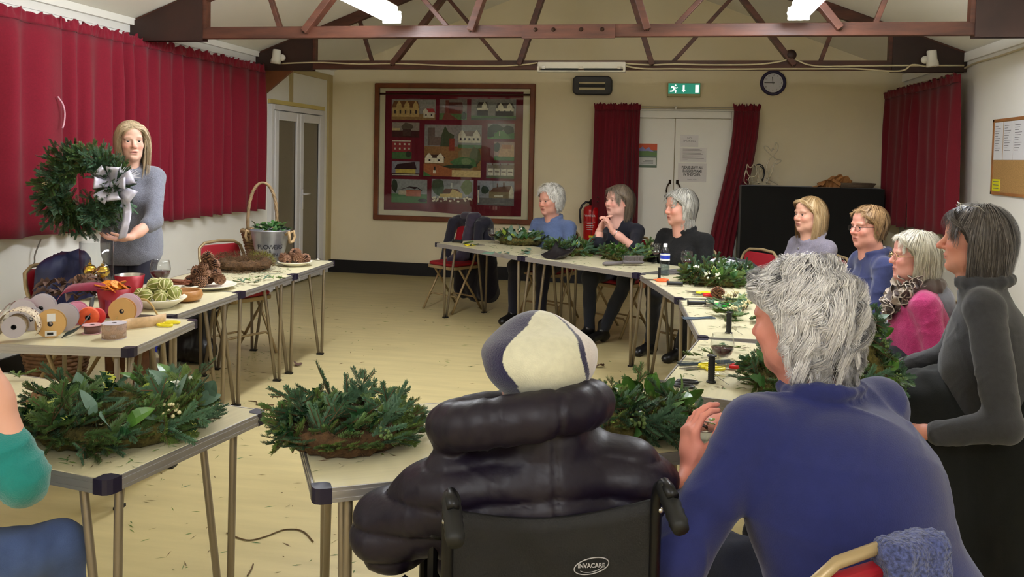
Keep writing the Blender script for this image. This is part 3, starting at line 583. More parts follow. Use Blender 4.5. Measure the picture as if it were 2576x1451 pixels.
wires('wire_deer', 'small coiled wire animal with pointed ears beside the door curtain', [
    [(1880, 464, 0), (1872, 456, 0), (1874, 436, 0), (1878, 424, 0), (1880, 413, 0), (1884, 420, 0), (1890, 421, 0), (1896, 413, 0), (1902, 420, 0), (1904, 436, 0), (1898, 444, 0), (1884, 442, 0), (1878, 428, 0)],
    [(1886, 464, .03), (1884, 448, .03), (1892, 444, .03), (1894, 464, .03)], [(1878, 452, 0), (1890, 456, .02), (1910, 460, .02), (1920, 462, .02)], [(1896, 424, .05), (1906, 422, .05), (1908, 440, .05), (1904, 458, .05)],
    [(1904, 422, .08), (1912, 420, .08), (1916, 440, .08), (1912, 460, .08)],
    ['d', (1908, 462, .1), (1914, 455, .1), (1921, 445, .1), (1923, 430, .1), (1918, 417, .1), (1908, 413, .1), (1898, 418, .1)], ['d', (1918, 456, .1), (1922, 440, .1), (1919, 424, .1), (1912, 417, .1)]], 9.95, M_wire)
pb_ = on_y(2090, 464, 9.95); M_kraft = mat('kraft_paper', (176, 122, 70), .7, noise=(20, .15))
bag = thing('paper_bag', 'crumpled brown paper bag lying on the black covered unit', 'bag', (pb_.x, 9.95, zt+.002))
obj('bag_body', MB().grid(lambda u, v: ((u-.5)*.36 + .03*math.sin(v*5), -.02-.08*math.sin(v*PI) + .012*math.sin(u*23+v*7), .14*math.sin(u*PI*.75)**1.3*math.sin(min(1, v*1.02)*PI)**.6 + .012*math.sin(u*31)*math.sin(v*PI)), 26, 14), M_kraft, bag)
obj('folded_top', MB().bar((-.15, -.04, .03), (.02, -.05, .10), .05, .03).bar((.0, -.06, .09), (.09, -.06, .03), .06, .035), M_kraft, bag, bevel=.008)
pt_ = on_y(2152, 466, 9.95)
tr_ = thing('flat_basket', 'flat grey wicker tray beside the brown paper bag', 'tray', (pt_.x, 9.97, zt+.002))
obj('tray_base', MB().rbox((-.17, -.1, 0), (.17, .1, .02), .008), mat('grey_wicker', (110, 92, 72), .8, bump=(60, .6)), tr_)
for k in range(3): obj('rim_cane', MB().tube([(-.17-.01*k, -.1, .02+.014*k), (.17+.012*k, -.1, .02+.014*k), (.17+.012*k, .1, .02+.014*k), (-.17-.01*k, .1, .02+.014*k)], .009, 6, closed=True), MATS['grey_wicker'], tr_, True)
# ------------------------------------------------------------------ folding tables
M_lam_top = mat('cream_laminate', (210, 202, 168), .3, noise=(6, .05, 6), stretch=(1, 14, 1), spec=.5)
M_alu = mat('ridged_aluminium', (176, 172, 170), .42, .75); M_cap = mat('navy_corner_cap', (26, 20, 44), .4)
M_leg = mat('grey_metal_tube', (150, 138, 122), .38, .6)
TZ = .70
def table(label, loc, rz, L, W, dark=False):
    t = thing('folding_table', label, 'table', (loc[0], loc[1], 0), rz, 'cream folding tables set in a horseshoe'); x, y = L/2, W/2; e = .036
    obj('tabletop', MB().rbox((-x+.004, -y+.004, TZ-.03), (x-.004, y-.004, TZ), .003), M_lam_top, t)
    for a, b, hor in (((-x+.04, -y), (x-.04, -y), 1), ((-x+.04, y), (x-.04, y), 1), ((-x, -y+.04), (-x, y-.04), 0), ((x, -y+.04), (x, y-.04), 0)):
        m_ = MB()
        for k in range(4):
            z0 = TZ-e+k*e/4; o = .0025 if k % 2 else .0045
            if hor: m_.bb((a[0], a[1]-o, z0), (b[0], b[1]+o, z0+e/4))
            else: m_.bb((a[0]-o, a[1], z0), (b[0]+o, b[1], z0+e/4))
        obj('edging', m_, M_alu, t)
    for sx in (-1, 1):
        for sy in (-1, 1):
            P = [(sx*(x-.042), sy*(y-.03)), (sx*(x-.042), sy*(y+.005)), (sx*(x-.014), sy*(y+.004)), (sx*(x-.002), sy*(y-.003)), (sx*(x+.004), sy*(y-.014)), (sx*(x+.005), sy*(y-.042)), (sx*(x-.03), sy*(y-.042))]
            if sx*sy > 0: P.reverse()
            obj('corner_cap', MB().prism(P, TZ-e-.002, TZ+.001), M_cap, t)
            fx, fy = sx*(x-.09), sy*(y-.075); m_ = MB()
            m_.tube([(fx, fy-sy*.03, TZ-.03), (fx, fy+sy*.012, TZ-.035), (fx, fy+sy*.022, TZ-.06), (fx, fy+sy*.012, 0.006)], .0115, 8)
            m_.tube([(fx-sx*.0, fy-sy*.15, TZ-.03), (fx, fy-sy*.115, TZ-.035), (fx, fy-sy*.10, TZ-.06), (fx, fy-sy*.012, 0.006)], .0115, 8)
            lg = obj('leg', m_, M_leg, t, True); obj('foot', MB().bb((fx-.015, fy-.025, 0), (fx+.015, fy+.025, .012)), M_black, lg)
    for sx in (-1, 1):
        obj('leg_rail', MB().bb((sx*(x-.1), -y+.06, TZ-.05), (sx*(x-.075), y-.06, TZ-.03)), M_alu, t)
        obj('catch', MB().rbox((sx*(x-.34), -.05, TZ-.07), (sx*(x-.26), .05, TZ-.03), .006), M_cap, t)
    return t
def table_edge(label, P, Q, W, left=True, L=None):
    """inner edge runs P->Q; the table lies to the left of that direction when left"""
    P, Q = Vector((*P, 0)), Vector((*Q, 0)); d = Q-P; L_ = L or d.length; d.normalize(); n = Vector((-d.y, d.x, 0))*(1 if left else -1)
    c = P + d*(L_/2) + n*(W/2); return table(label, c, math.atan2(d.y, d.x), L_-.012, W)
table_edge('folding table under the wreath beside the person in a teal sleeve', (-1.222, 2.486), (-1.333, 1.849), 1.22, False)
table_edge('folding table the person in the wheelchair sits at', (-.824, 1.917), (-.824+.875, 1.917+.485), .63, True, 1.22)
table_edge('folding table covered with ribbon reels', (-3.34, 2.985), (-2.131, 3.123), .63, True, 1.22)
table_edge('demonstration table holding the limes, glass vase and red pots', (-2.372, 3.79), (-2.40, 4.54), .70, True)
table_edge('demonstration table holding the big plate of stacked pine cones', (-2.40, 4.54), (-2.42, 5.31), .68, True)
table_edge('demonstration table end nearest the glazed door, under the metal bucket', (-2.42, 5.31), (-2.447, 6.085), .68, True)
table_edge('folding table at the far end with the draped chair beside it', (-2.104, 7.646), (-1.141, 6.843), .61, True)
table_edge('folding table with the hand brush, in front of the clasped-hands woman', (-1.141, 6.843), (-.175, 6.109), .61, True)
table_edge('folding table with the water bottle at the bend of the horseshoe', (-.165, 6.085), (.088, 5.094), .64, True)
table_edge('folding table with the lone pine cone and upright wire reel', (.10, 5.08), (.177, 4.0), .66, True)
table_edge('folding table with black scissors and the large wine glass', (.177, 3.985), (-.014, 3.012), .66, True)
# ------------------------------------------------------------------ folding chairs
M_chair = mat('tan_enamel', (164, 142, 104), .35, .25); M_rpad = mat('red_vinyl', (150, 22, 34), .5, bump=(40, .1))
def chair_parts(t):
    fr = MB(); r = .0115
    pth = [(-.21, .20, 0), (-.205, .03, .30), (-.20, -.07, .46), (-.195, -.18, .72), (-.18, -.205, .79), (-.13, -.215, .825), (0, -.22, .835)]
    pth = pth + [(-p[0], p[1], p[2]) for p in pth[-2::-1]]
    obj('back_frame', fr.tube(pth, r, 8), M_chair, t, True)
    for s in (-1, 1):
        obj('leg', MB().tube([(s*.185, -.22, 0), (s*.185, -.02, .27), (s*.185, .10, .43)], r, 8), M_chair, t, True)
    obj('crossbar', MB().tube([(-.20, .125, .135), (-.17, .12, .155), (.17, .12, .155), (.20, .125, .135)], .009, 6), M_chair, t, True)
    obj('crossbar', MB().tube([(-.185, -.15, .10), (-.15, -.14, .13), (.15, -.14, .13), (.185, -.15, .10)], .009, 6), M_chair, t, True)
    P = rrect(.20, .19, .07)
    obj('seat_pan', MB().prism(P, .415, .445), M_chair, t, bevel=.006)
    obj('seat_pad', MB().prism(rrect(.19, .18, .065), .446, .475), M_rpad, t, bevel=.012)
    Mb = Matrix.Translation((0, -.197, .71)) @ Matrix.Rotation(R(90+14), 4, 'X')
    obj('back_pad', MB().prism(rrect(.175, .10, .05), -.012, .016, Mb), M_rpad, t, bevel=.008)
chair0 = None
def chair(label, x, y, rz):
    global chair0
    if chair0 is None:
        chair0 = thing('folding_chair', label, 'chair', (x, y, 0), rz, 'tan folding chairs with red pads'); chair_parts(chair0); return chair0
    return dup(chair0, (x, y, 0), rz, label)
def face(dx, dy): return math.atan2(-dx, dy)
chair('empty red padded folding chair behind the demonstration tables', -3.12, 5.84, face(.9, -.42))
chair('folding chair draped with dark coats at the far table end', -2.03, 8.10, face(-.55, -.83))
# ------------------------------------------------------------------ wheelchair
WC = (-.25, 1.81); wrz = R(20)
wc = thing('wheelchair', 'black wheelchair with push handles and a logo on its back', 'wheelchair', (WC[0], WC[1], 0), wrz)
M_wcf = mat('wheelchair_frame', (22, 21, 23), .35, .3); M_wcu = mat('black_nylon', (17, 16, 17), .7, bump=(260, .2), noise=(20, .2)); M_grip = mat('rubber_grip', (18, 18, 18), .55)
yb = -.135
def up_(u, v):
    x = (u-.5)*.43; sag = .045*math.sin(u*PI)
    return (x, yb + .035*math.sin(u*PI) - .008 , .42 + v*(.400 - sag))
ub = obj('back_upholstery', MB().grid(up_, 24, 12), M_wcu, wc, True); s_ = ub.modifiers.new('t', 'SOLIDIFY'); s_.thickness = .012
for k in (-1, 1):
    obj('back_post', MB().tube([(k*.215, yb, .1), (k*.215, yb-.005, .81), (k*.215, yb-.02, .85), (k*.215, yb-.05, .87), (k*.215, yb-.10, .865)], .0125, 10), M_wcf, wc, True)
    rr = [.0175 if i % 2 else .0195 for i in range(13)]; rr[0] = .014; rr[-1] = .016
    obj('push_handle', MB().tube([(k*.215, yb-.045-.0085*i, .868-.0042*i) for i in range(13)], rr, 12), M_grip, wc, True)
    obj('armrest', MB().rbox((k*.215-.03, -.02, .70), (k*.215+.03, .30, .735), .01), M_wcu, wc)
    obj('arm_post', MB().tube([(k*.23, .02, .48), (k*.23, .02, .70)], .011, 8), M_wcf, wc); obj('arm_post', MB().tube([(k*.23, .27, .48), (k*.23, .27, .70)], .011, 8), M_wcf, wc)
    obj('seat_rail', MB().tube([(k*.2, yb, .47), (k*.2, .34, .48), (k*.19, .40, .44), (k*.19, .46, .12)], .0125, 8), M_wcf, wc, True)
    MW = Matrix.Rotation(PI/2, 3, 'Y')
    wh = obj('rear_wheel', MB().lathe([(.272, -.014), (.29, -.016), (.302, 0), (.29, .016), (.272, .014), (.272, -.014)], 40, (k*.285, -.03, .302), MW), M_grip, wc, True)
    obj('hand_rim', MB().lathe([(.245, -.006), (.257, 0), (.245, .006), (.245, -.006)], 36, (k*.325, -.03, .302), MW), M_chrome, wh, True)
    sp = MB()
    for i in range(12): a = 2*PI*i/12; sp.tube([(k*.285, -.03, .302), (k*.285, -.03+.275*math.cos(a), .302+.275*math.sin(a))], .0035, 5)
    obj('spokes', sp, M_chrome, wh)
    obj('caster', MB().lathe([(.06, -.012), (.085, -.012), (.09, 0), (.085, .012), (.06, .012), (.06, -.012)], 20, (k*.2, .38, .09), MW), M_grip, wc, True)
    obj('bolt', MB().ball((k*.222, yb-.014, .80), .006).ball((k*.222, yb-.014, .62), .006), M_chrome, wc)
obj('seat', MB().rbox((-.2, yb+.02, .465), (.2, .34, .49), .008), M_wcu, wc)
obj('axle', MB().tube([(-.28, -.03, .302), (.28, -.03, .302)], .012, 8), M_wcf, wc); obj('cross_brace', MB().bar((-.19, .1, .12), (.19, .1, .45), .02, .02).bar((.19, .13, .12), (-.19, .13, .45), .02, .02), M_wcf, wc)
# logo oval on the back
M_logo = mat('logo_grey', (172, 168, 170), .6); lx, lz = .085, .68
Ml = Matrix.Translation((lx, yb+.012, lz)) @ Matrix.Rotation(R(-9), 4, 'Y') @ Matrix(((1, 0, 0, 0), (0, 0, -1, 0), (0, 1, 0, 0), (0, 0, 0, 1)))
lg = link('logo_oval', MB().tube([(.037*math.cos(2*PI*i/40), .0165*math.sin(2*PI*i/40), .002) for i in range(40)], .0011, 5, closed=True).tube([(.026*math.cos(a), -.001+.0115*math.sin(a), .002) for a in fine(R(200), R(335), 14)], .0007, 5).mesh('logo_oval', M_logo), wc); lg.matrix_local = Ml
text_mesh('logo_lettering', 'INVACARE', .0125, M_logo, wc, Ml @ Matrix.Translation((0, .0005, .0015)) @ Matrix(((1, .25, 0, 0), (0, 1, 0, 0), (0, 0, 1, 0), (0, 0, 0, 1))), squash=.95, bold=.0003)
# ------------------------------------------------------------------ signed-distance sculpting
def V3(*a): return np.array(a if len(a) > 1 else a[0], float)
def unit(v): v = np.asarray(v, float); return v/np.linalg.norm(v)
def cone(a, b, ra, rb=None, k=.03, sc=None): return ('c', V3(a), V3(b), ra, ra if rb is None else rb, k, sc)
def ell(c, r, k=.03, rot=None): return ('e', V3(c), V3(r) if hasattr(r, '__len__') else V3(r, r, r), k, rot)
def cut(c, r, k=.01, rot=None): return ('s', V3(c), V3(r) if hasattr(r, '__len__') else V3(r, r, r), k, rot)
def sculpt(prims, h):
    los, his = [], []
    for p in prims:
        if p[0] == 'c': m_ = max(p[3], p[4])*(max(p[6]) if p[6] is not None else 1); los += [np.minimum(p[1], p[2])-m_]; his += [np.maximum(p[1], p[2])+m_]
        elif p[0] == 'e': m_ = p[2].max() if p[4] is not None else p[2]; los += [p[1]-m_]; his += [p[1]+m_]
    lo = np.min(los, 0)-3*h; hi = np.max(his, 0)+3*h; n = np.ceil((hi-lo)/h).astype(int)+1
    F = np.full(n, .5, np.float32); ax = [(lo[i]+h*np.arange(n[i])).astype(np.float32) for i in range(3)]
    for p in prims:
        if p[0] == 'c': m_ = max(p[3], p[4])*(max(p[6]) if p[6] is not None else 1)+p[5]+h*2; a, b = np.minimum(p[1], p[2])-m_, np.maximum(p[1], p[2])+m_
        else: m_ = (p[2].max())+p[3]+h*2; a, b = p[1]-m_, p[1]+m_
        i0 = np.clip(np.floor((a-lo)/h).astype(int), 0, n); i1 = np.clip(np.ceil((b-lo)/h).astype(int)+1, 0, n)
        if (i1 <= i0).any(): continue
        X, Y, Z = ax[0][i0[0]:i1[0], None, None], ax[1][None, i0[1]:i1[1], None], ax[2][None, None, i0[2]:i1[2]]
        S = (slice(i0[0], i1[0]), slice(i0[1], i1[1]), slice(i0[2], i1[2]))
        if p[0] == 'c':
            s = p[6] if p[6] is not None else (1, 1, 1); A = p[1]/s; B = p[2]/s; ba = B-A; L2 = max((ba*ba).sum(), 1e-9)
            x, y, z = X/s[0]-A[0], Y/s[1]-A[1], Z/s[2]-A[2]
            t = np.clip((x*ba[0]+y*ba[1]+z*ba[2])/L2, 0, 1)
            d = np.sqrt((x-t*ba[0])**2+(y-t*ba[1])**2+(z-t*ba[2])**2)-(p[3]+(p[4]-p[3])*t); d *= min(s); k = p[5]
        else:
            x, y, z = X-p[1][0], Y-p[1][1], Z-p[1][2]
            if p[4] is not None:
                Q = p[4]; x, y, z = x*Q[0, 0]+y*Q[1, 0]+z*Q[2, 0], x*Q[0, 1]+y*Q[1, 1]+z*Q[2, 1], x*Q[0, 2]+y*Q[1, 2]+z*Q[2, 2]
            r = p[2]; k0 = np.sqrt((x/r[0])**2+(y/r[1])**2+(z/r[2])**2); k1 = np.sqrt((x/r[0]**2)**2+(y/r[1]**2)**2+(z/r[2]**2)**2)
            d = k0*(k0-1)/np.maximum(k1, 1e-6); k = p[3]
        f = F[S]
        if p[0] == 's':
            d = -d; q = np.maximum(k-np.abs(f-d), 0)/k; F[S] = np.maximum(f, d)+q*q*k/4
        else:
            q = np.maximum(k-np.abs(f-d), 0)/k; F[S] = np.minimum(f, d)-q*q*k/4
    return nets(F, lo, h)
def nets(F, lo, h):
    ins = F < 0; nx, ny, nz = F.shape
    cnt = np.zeros((nx-1, ny-1, nz-1), np.int8)
    for i in (0, 1):
        for j in (0, 1):
            for k in (0, 1): cnt += ins[i:nx-1+i, j:ny-1+j, k:nz-1+k]
    act = (cnt > 0) & (cnt < 8); I = np.argwhere(act); idx = np.full(act.shape, -1, np.int32); idx[tuple(I.T)] = np.arange(len(I))
    P = np.zeros((len(I), 3)); W = np.zeros(len(I))
    C = [(i, j, k) for i in (0, 1) for j in (0, 1) for k in (0, 1)]
    fv = {c: F[I[:, 0]+c[0], I[:, 1]+c[1], I[:, 2]+c[2]] for c in C}
    for a in C:
        for ax in range(3):
            if a[ax] == 0:
                b = list(a); b[ax] = 1; b = tuple(b); fa, fb = fv[a], fv[b]; m_ = (fa < 0) != (fb < 0); t = np.zeros(len(I)); t[m_] = fa[m_]/(fa[m_]-fb[m_])
                q = np.tile(np.array(a, float), (len(I), 1)); q[:, ax] = t; P[m_] += q[m_]; W[m_] += 1
    v = lo + (I + P/np.maximum(W, 1)[:, None])*h; quads = []
    for ax in range(3):
        o = [1, 1, 1]; o[ax] = 0; s0 = [slice(1, -1)]*3; s0[ax] = slice(0, -1); s1 = [slice(1, -1)]*3; s1[ax] = slice(1, None)
        a, b = ins[tuple(s0)], ins[tuple(s1)]; E = np.argwhere(a != b); base = E + np.array([0 if i == ax else 1 for i in range(3)])
        u, w_ = (ax+1) % 3, (ax+2) % 3
        def at_(du, dw): q = base.copy(); q[:, u] -= du; q[:, w_] -= dw; return idx[q[:, 0], q[:, 1], q[:, 2]]
        q = np.stack([at_(1, 1), at_(0, 1), at_(0, 0), at_(1, 0)], 1); fl = ~a[tuple(E.T)]; q[fl] = q[fl][:, ::-1]; quads.append(q)
    q = np.concatenate(quads); return v, q[(q >= 0).all(1)]
def normals(v, q):
    n = np.cross(v[q[:, 2]]-v[q[:, 0]], v[q[:, 3]]-v[q[:, 1]]); N = np.zeros_like(v)
    for i in range(4): np.add.at(N, q[:, i], n)
    return N/np.maximum(np.linalg.norm(N, axis=1), 1e-9)[:, None]
def wrinkle(v, seed, amp, freq, aniso=(1, 1, 1.), ridge=0.):
    rg = np.random.RandomState(seed); out = np.zeros(len(v))
    for k in range(7):
        d = rg.normal(size=3)*aniso; d /= np.linalg.norm(d); f = freq*rg.uniform(.6, 1.8)
        w = np.sin(v@d*f+rg.uniform(0, 6.3)+1.1*np.sin(v@rg.normal(size=3)*f*.35+k))
        if ridge: m_ = smoothstep(-.2, .9, np.sin(v@rg.normal(size=3)*9+k*2.1)); w = w*(1-ridge)+ridge*((1-np.abs(w))**3*3-.6)*m_
        out += w/(1+.4*k)
    return out*amp*.5
def joinm(parts):
    vs, qs, cs, o = [], [], [], 0
    for v, q, c in parts: vs.append(v); qs.append(q+o); cs.append(np.broadcast_to(c, (len(v), 3))); o += len(v)
    return np.concatenate(vs), np.concatenate(qs), np.concatenate(cs)
def smoothstep(a, b, x): t = np.clip((x-a)/(b-a), 0, 1); return t*t*(3-2*t)
# ------------------------------------------------------------------ head
def headframe(look, pitch=0., tilt=0.):
    f = unit(V3(look[0], look[1], 0)); r = V3(f[1], -f[0], 0); u = V3(0, 0, 1)
    f2 = f*math.cos(pitch)+u*math.sin(pitch); u2 = -f*math.sin(pitch)+u*math.cos(pitch)
    r3 = r*math.cos(tilt)+u2*math.sin(tilt); u3 = -r*math.sin(tilt)+u2*math.cos(tilt)
    return np.stack([r3, f2, u3], 1)      # columns: right, forward, up
def hairline(p, hl=.0):
    y = p[:, 1]; z = np.full(len(p), -.085)
    z = np.where(y > -.04, -.085+(y+.04)/.055*.095, z); z = np.where(y > .015, .01+(y-.015)/.065*.075, z); z = np.where(y > .08, .085+(y-.08)*.2, z)
    return z+hl
def head_mesh(Q, pos, s, fc, skin, hairc, h):
    fat = fc.get('fat', 1.); nl = fc.get('nose', 1.); jaw = fc.get('jaw', 1.); mo = fc.get('open', 0.); jw = fc.get('jowl', .9)
    P = [ell((0, -.014, .034), (.074, .094, .086), .02), ell((0, .024, -.032), (.060*fat, .066, .084), .03), ell((0, .034, -.072), (.047*fat*jaw, .050, .042), .025), ell((0, .070, -.099), (.020, .018, .017), .025),
         ell((0, .062, .055), (.046, .030, .036), .03)]
    for e in (-1, 1):
        P += [ell((e*.026, .079, .021), (.026, .013, .010), .016), ell((e*.038*fat, .064, -.026), (.023, .024, .022), .025), ell((e*.046*fat*jw, .030, -.072), (.022*fat*jw, .03, .026), .03), cut((e*.031, .102, .003), (.017, .016, .0105), .012),
              ell((e*.031, .0775, .001), (.0150, .0135, .0125), .006), cut((e*.0315, .094, .0005), (.0120, .014, .0040), .004)]
    P += [cone((0, .083, .014), (0, .106*nl, -.026), .0075, .0105, .010), ell((0, .105*nl, -.030), (.0112, .0105, .0095), .008)]
    for e in (-1, 1): P += [ell((e*.0112, .094, -.033), (.0078, .009, .0070), .008)]
    P += [ell((0, .0865, -.0585), (.024, .011, .0065), .006), ell((0, .0845, -.0690-.004*mo), (.021, .011, .0075), .006), cut((0, .100, -.0638-.002*mo), (.020, .012, .0020+.004*mo), .004), cut((0, .098, -.082), (.016, .012, .005), .012)]
    for e in (-1, 1): P += [ell((e*.074, -.006, -.008), (.009, .019, .031), .006), cut((e*.085, -.002, -.006), (.008, .011, .019), .006), cut((e*.022, .101, -.045), (.003, .010, .012), .006)]
    for e in (-1, 1): P += [cut((e*.0052, .1045*nl, -.0415), (.003, .005, .003), .002)]
    P += [cone((0, -.012, -.055), (0, -.036, -.185), .051*fat, .062*fat, .03), cone((0, .02, -.085), (0, .0, -.185), .034*fat, .046*fat, .03)]
    v, q = sculpt(P, h); n = len(v); c = np.tile(np.array(lin(skin)), (n, 1))
    def mix(col, w): c[:] = c*(1-w[:, None])+np.array(lin(col))*w[:, None]
    x, y, z = np.abs(v[:, 0]), v[:, 1], v[:, 2]; red = (min(255, skin[0]+4), int(skin[1]*.78), int(skin[2]*.76))
    mix(red, .5*np.exp(-(((x-.04)/.022)**2+((z+.028)/.02)**2))*(y > .03)); mix(red, .5*np.exp(-((x/.013)**2+((z+.028)/.014)**2))*(y > .09)); mix(red, .45*(x > .068)*np.exp(-((z+.008)/.03)**2))
    dk = tuple(int(k*.62) for k in skin); mix(dk, .45*np.exp(-(((x-.031)/.017)**2+((z-.010)/.005)**2))*(y > .06)); mix(dk, .35*np.exp(-(((x-.031)/.016)**2+((z+.014)/.005)**2))*(y > .06))
    mix((70, 48, 42), .75*np.exp(-(((x-.031)/.0125)**4+((z-.0045)/.0022)**2))*(y > .072)); mix(fc.get('lips', (178, 96, 90)), .75*np.exp(-((x/.021)**4+((z+.0635)/.0085)**4))*(y > .07)); mix((84, 34, 34), .8*np.exp(-((x/.019)**4+((z+.0640+.002*mo)/.0022)**2))*(y > .07))
    mix(fc.get('brow', tuple(int(k*.7) for k in hairc)), .6*np.exp(-(((x-.033)/.017)**4+((z-.024-.10*(.033-x)*.3)/.0042)**2))*(y > .06))
    if fc.get('scalp', True): mix(tuple(int(k*.8) for k in hairc), smoothstep(-.006, .008, z-hairline(v, fc.get('hl', 0)))*((y < .1)))
    return pos+(v*s)@Q.T, q, c
def eye_ball(Q, pos, s, e, iris, gaze=0.):
    n, m_ = 14, 12; V, C = [], []
    for i in range(m_+1):
        t = PI*i/m_
        for j in range(n):
            a = 2*PI*j/n; V.append((math.sin(t)*math.cos(a), math.cos(t), math.sin(t)*math.sin(a))); C.append(lin((14, 12, 12)) if t < .30 else lin(iris) if t < .56 else lin((222, 212, 204)))
    g = Matrix.Rotation(gaze, 3, 'Z'); V = np.array([g @ Vector(p) for p in V])*.0112*s; q = [(i*n+j, i*n+(j+1) % n, (i+1)*n+(j+1) % n, (i+1)*n+j) for i in range(m_) for j in range(n)]
    return pos+(V+np.array((e*.031, .0765, .0005))*s)@Q.T, np.array(q)[:, ::-1], np.array(C)
# ------------------------------------------------------------------ hair
def strands(Q, pos, s, st, seed):
    rg = np.random.RandomState(seed); N = int(st.get('n', 900)*2.4); L = st['len']; vol = st.get('vol', .012); K = st.get('steps', 11); hl = st.get('hl', 0.)
    d = rg.normal(size=(N*4, 3)); d /= np.linalg.norm(d, axis=1)[:, None]; c0 = np.array((0, -.014, .034)); r0 = np.array((.074, .094, .086))
    p = c0+d*r0; p = p[p[:, 2] > hairline(p, hl)][:N]; N = len(p)
    if 'keep' in st: p = p[st['keep'](p)]; N = len(p)
    off = vol*(.25+.75*rg.uniform(size=N)**.7); C = np.array((st.get('part', .0), st.get('crown', -.02), .125))
    fringe = (p[:, 1] > st.get('fy', .045)) & (np.abs(p[:, 0]) < st.get('fx', .06)); fl = st.get('fringe', 0)
    Ls = L*rg.uniform(st.get('lmin', .8), 1.05, N); Ls = np.where(fringe, fl*rg.uniform(.8, 1.1, N) if fl else Ls*st.get('front', 1.), Ls)
    fc_, fr_ = np.array((0, .058, .052)), np.array((.052, .040, .044)); e = (p-fc_)/fr_; l = np.linalg.norm(e, axis=1); i_ = l < 1; p[i_] = (fc_+e/np.maximum(l, 1e-6)[:, None]*fr_)[i_]
    out = [p.copy()]; cur = p.copy(); dirn = None; ph = rg.uniform(0, 6.3, N); wv = rg.normal(size=(N, 3)); wv /= np.linalg.norm(wv, axis=1)[:, None]; nc = st.get('clumps', max(12, N//22)); gi = rg.permutation(N)[:nc]
    near = gi[np.argmin(((p[:, None, :]-p[gi][None])**2).sum(2)+1e-3*(fringe[:, None] != fringe[gi][None]), axis=1)]; wv = wv[near]; ph = ph[near]+rg.normal(size=N)*.25; Ls = .5*Ls+.5*Ls[near]; off = .4*off+.6*off[near]
    lift = st.get('lift', .35); sweep = np.array(st.get('sweep', (0, 0, 0.)))
    for k in range(K):
        nrm = (cur-c0)/r0**2; nrm /= np.linalg.norm(nrm, axis=1)[:, None]
        g = cur-C; g -= (g*nrm).sum(1)[:, None]*nrm; g /= np.maximum(np.linalg.norm(g, axis=1), 1e-4)[:, None]
        if not fl: g[:, 1] = np.where(fringe & (k < 5), g[:, 1]*.15, g[:, 1]); g[:, 0] = np.where(fringe & (k < 5), g[:, 0]*2+np.sign(cur[:, 0]-C[0])*.6, g[:, 0])
        if fl: g = np.where(fringe[:, None], np.stack([cur[:, 0]*3+st.get('fsw', 0.), .22+0*ph, -.9+0*ph], 1), g)
        low = smoothstep(.03, -.05, cur[:, 2])[:, None]; dn = g*(1-low*.75)+np.array((0, 0, -1.))*(st.get('grav', .35)+low)+sweep
        tuck = st.get('tuck', 0.)*smoothstep(-.05, -.12, cur[:, 2])[:, None]; dn = dn-tuck*np.stack([np.sign(cur[:, 0])*.9, cur[:, 1]*4-.1, 0*ph], 1)
        if k == 0: dn = dn+nrm*lift
        dn += rg.normal(size=dn.shape)*st.get('messy', .08); dn /= np.linalg.norm(dn, axis=1)[:, None]
        dirn = dn if dirn is None else .55*dirn+.45*dn; dirn /= np.linalg.norm(dirn, axis=1)[:, None]
        cur = cur+dirn*(Ls/K)[:, None]
        for cc, rr in ((c0, r0), (fc_, fr_), (np.array((0, .022, -.030)), np.array((.066, .070, .090))), (np.array((0, -.03, -.13)), np.array((.060, .060, .12)))):
            o_ = off[:, None] if rr is r0 else np.minimum(off, .012)[:, None]; e = (cur-cc)/(rr+o_); l = np.linalg.norm(e, axis=1); i_ = l < 1; cur[i_] = (cc+(e/np.maximum(l, 1e-6)[:, None])*(rr+o_))[i_]
        yl = st.get('yf', .015)+(.085-st.get('yf', .015))*smoothstep(.02, .085, cur[:, 2])+.012*np.sin(ph*3); mv = np.maximum(cur[:, 1]-yl, 0)*np.where(fringe & (fl > 0), 0., .8); cur[:, 1] -= mv; dirn[:, 1] = np.where(mv > .004, np.minimum(dirn[:, 1], -.1), dirn[:, 1])
        cur[:, 0] += np.sign(cur[:, 0])*np.where(mv > .004, np.maximum(.078-np.abs(cur[:, 0]), 0)*.7, 0)
        wa = st.get('wave', .002)*min(1, (k+1)/4); cr_ = st.get('curl', 0.)
        q_ = cur+wv*(wa*np.sin(ph+k*st.get('wf', .9)))[:, None]
        if cr_:
            v2 = np.cross(wv, dirn); q_ = cur+cr_*min(1, (k+1)/4)*(wv*np.sin(ph+k*st.get('wf', 1.4))[:, None]+v2*np.cos(ph+k*st.get('wf', 1.4))[:, None])
        out.append(q_)
    S = np.stack(out, 1); K1 = K+1; cw = (st.get('clump', .38)*np.linspace(0, 1, K1)**.8)[None, :, None]
    S = S*(1-cw)+(S[near]+(S-S[near])*.25)*cw; T = np.gradient(S, axis=1); T /= np.maximum(np.linalg.norm(T, axis=2), 1e-6)[..., None]
    ref = np.cross(T, (S-c0)); ref /= np.maximum(np.linalg.norm(ref, axis=2), 1e-6)[..., None]; bi = np.cross(T, ref)
    rad = st.get('r', .0018)*.5*(1-.6*(np.arange(K1)/K)**2)
    vv = np.stack([S-ref*rad[None, :, None], S+ref*rad[None, :, None]], 2).reshape(-1, 3); b = (np.arange(N)[:, None]*K1+np.arange(K)[None, :])*2
    q = np.stack([b, b+1, b+3, b+2], -1).reshape(-1, 4)
    col = np.array(lin(st['col'])); c2 = np.array(lin(st.get('col2', st['col']))); w_ = rg.uniform(size=N)**1.5
    if 'c2y' in st: w_ = np.clip(w_*.5+smoothstep(*st['c2y'], p[:, 1]), 0, 1)
    cs = (col*(1-w_[:, None])+c2*w_[:, None])*rg.uniform(.75, 1.18, N)[:, None]; tipc = np.array(lin(st.get('tip', st['col'])))
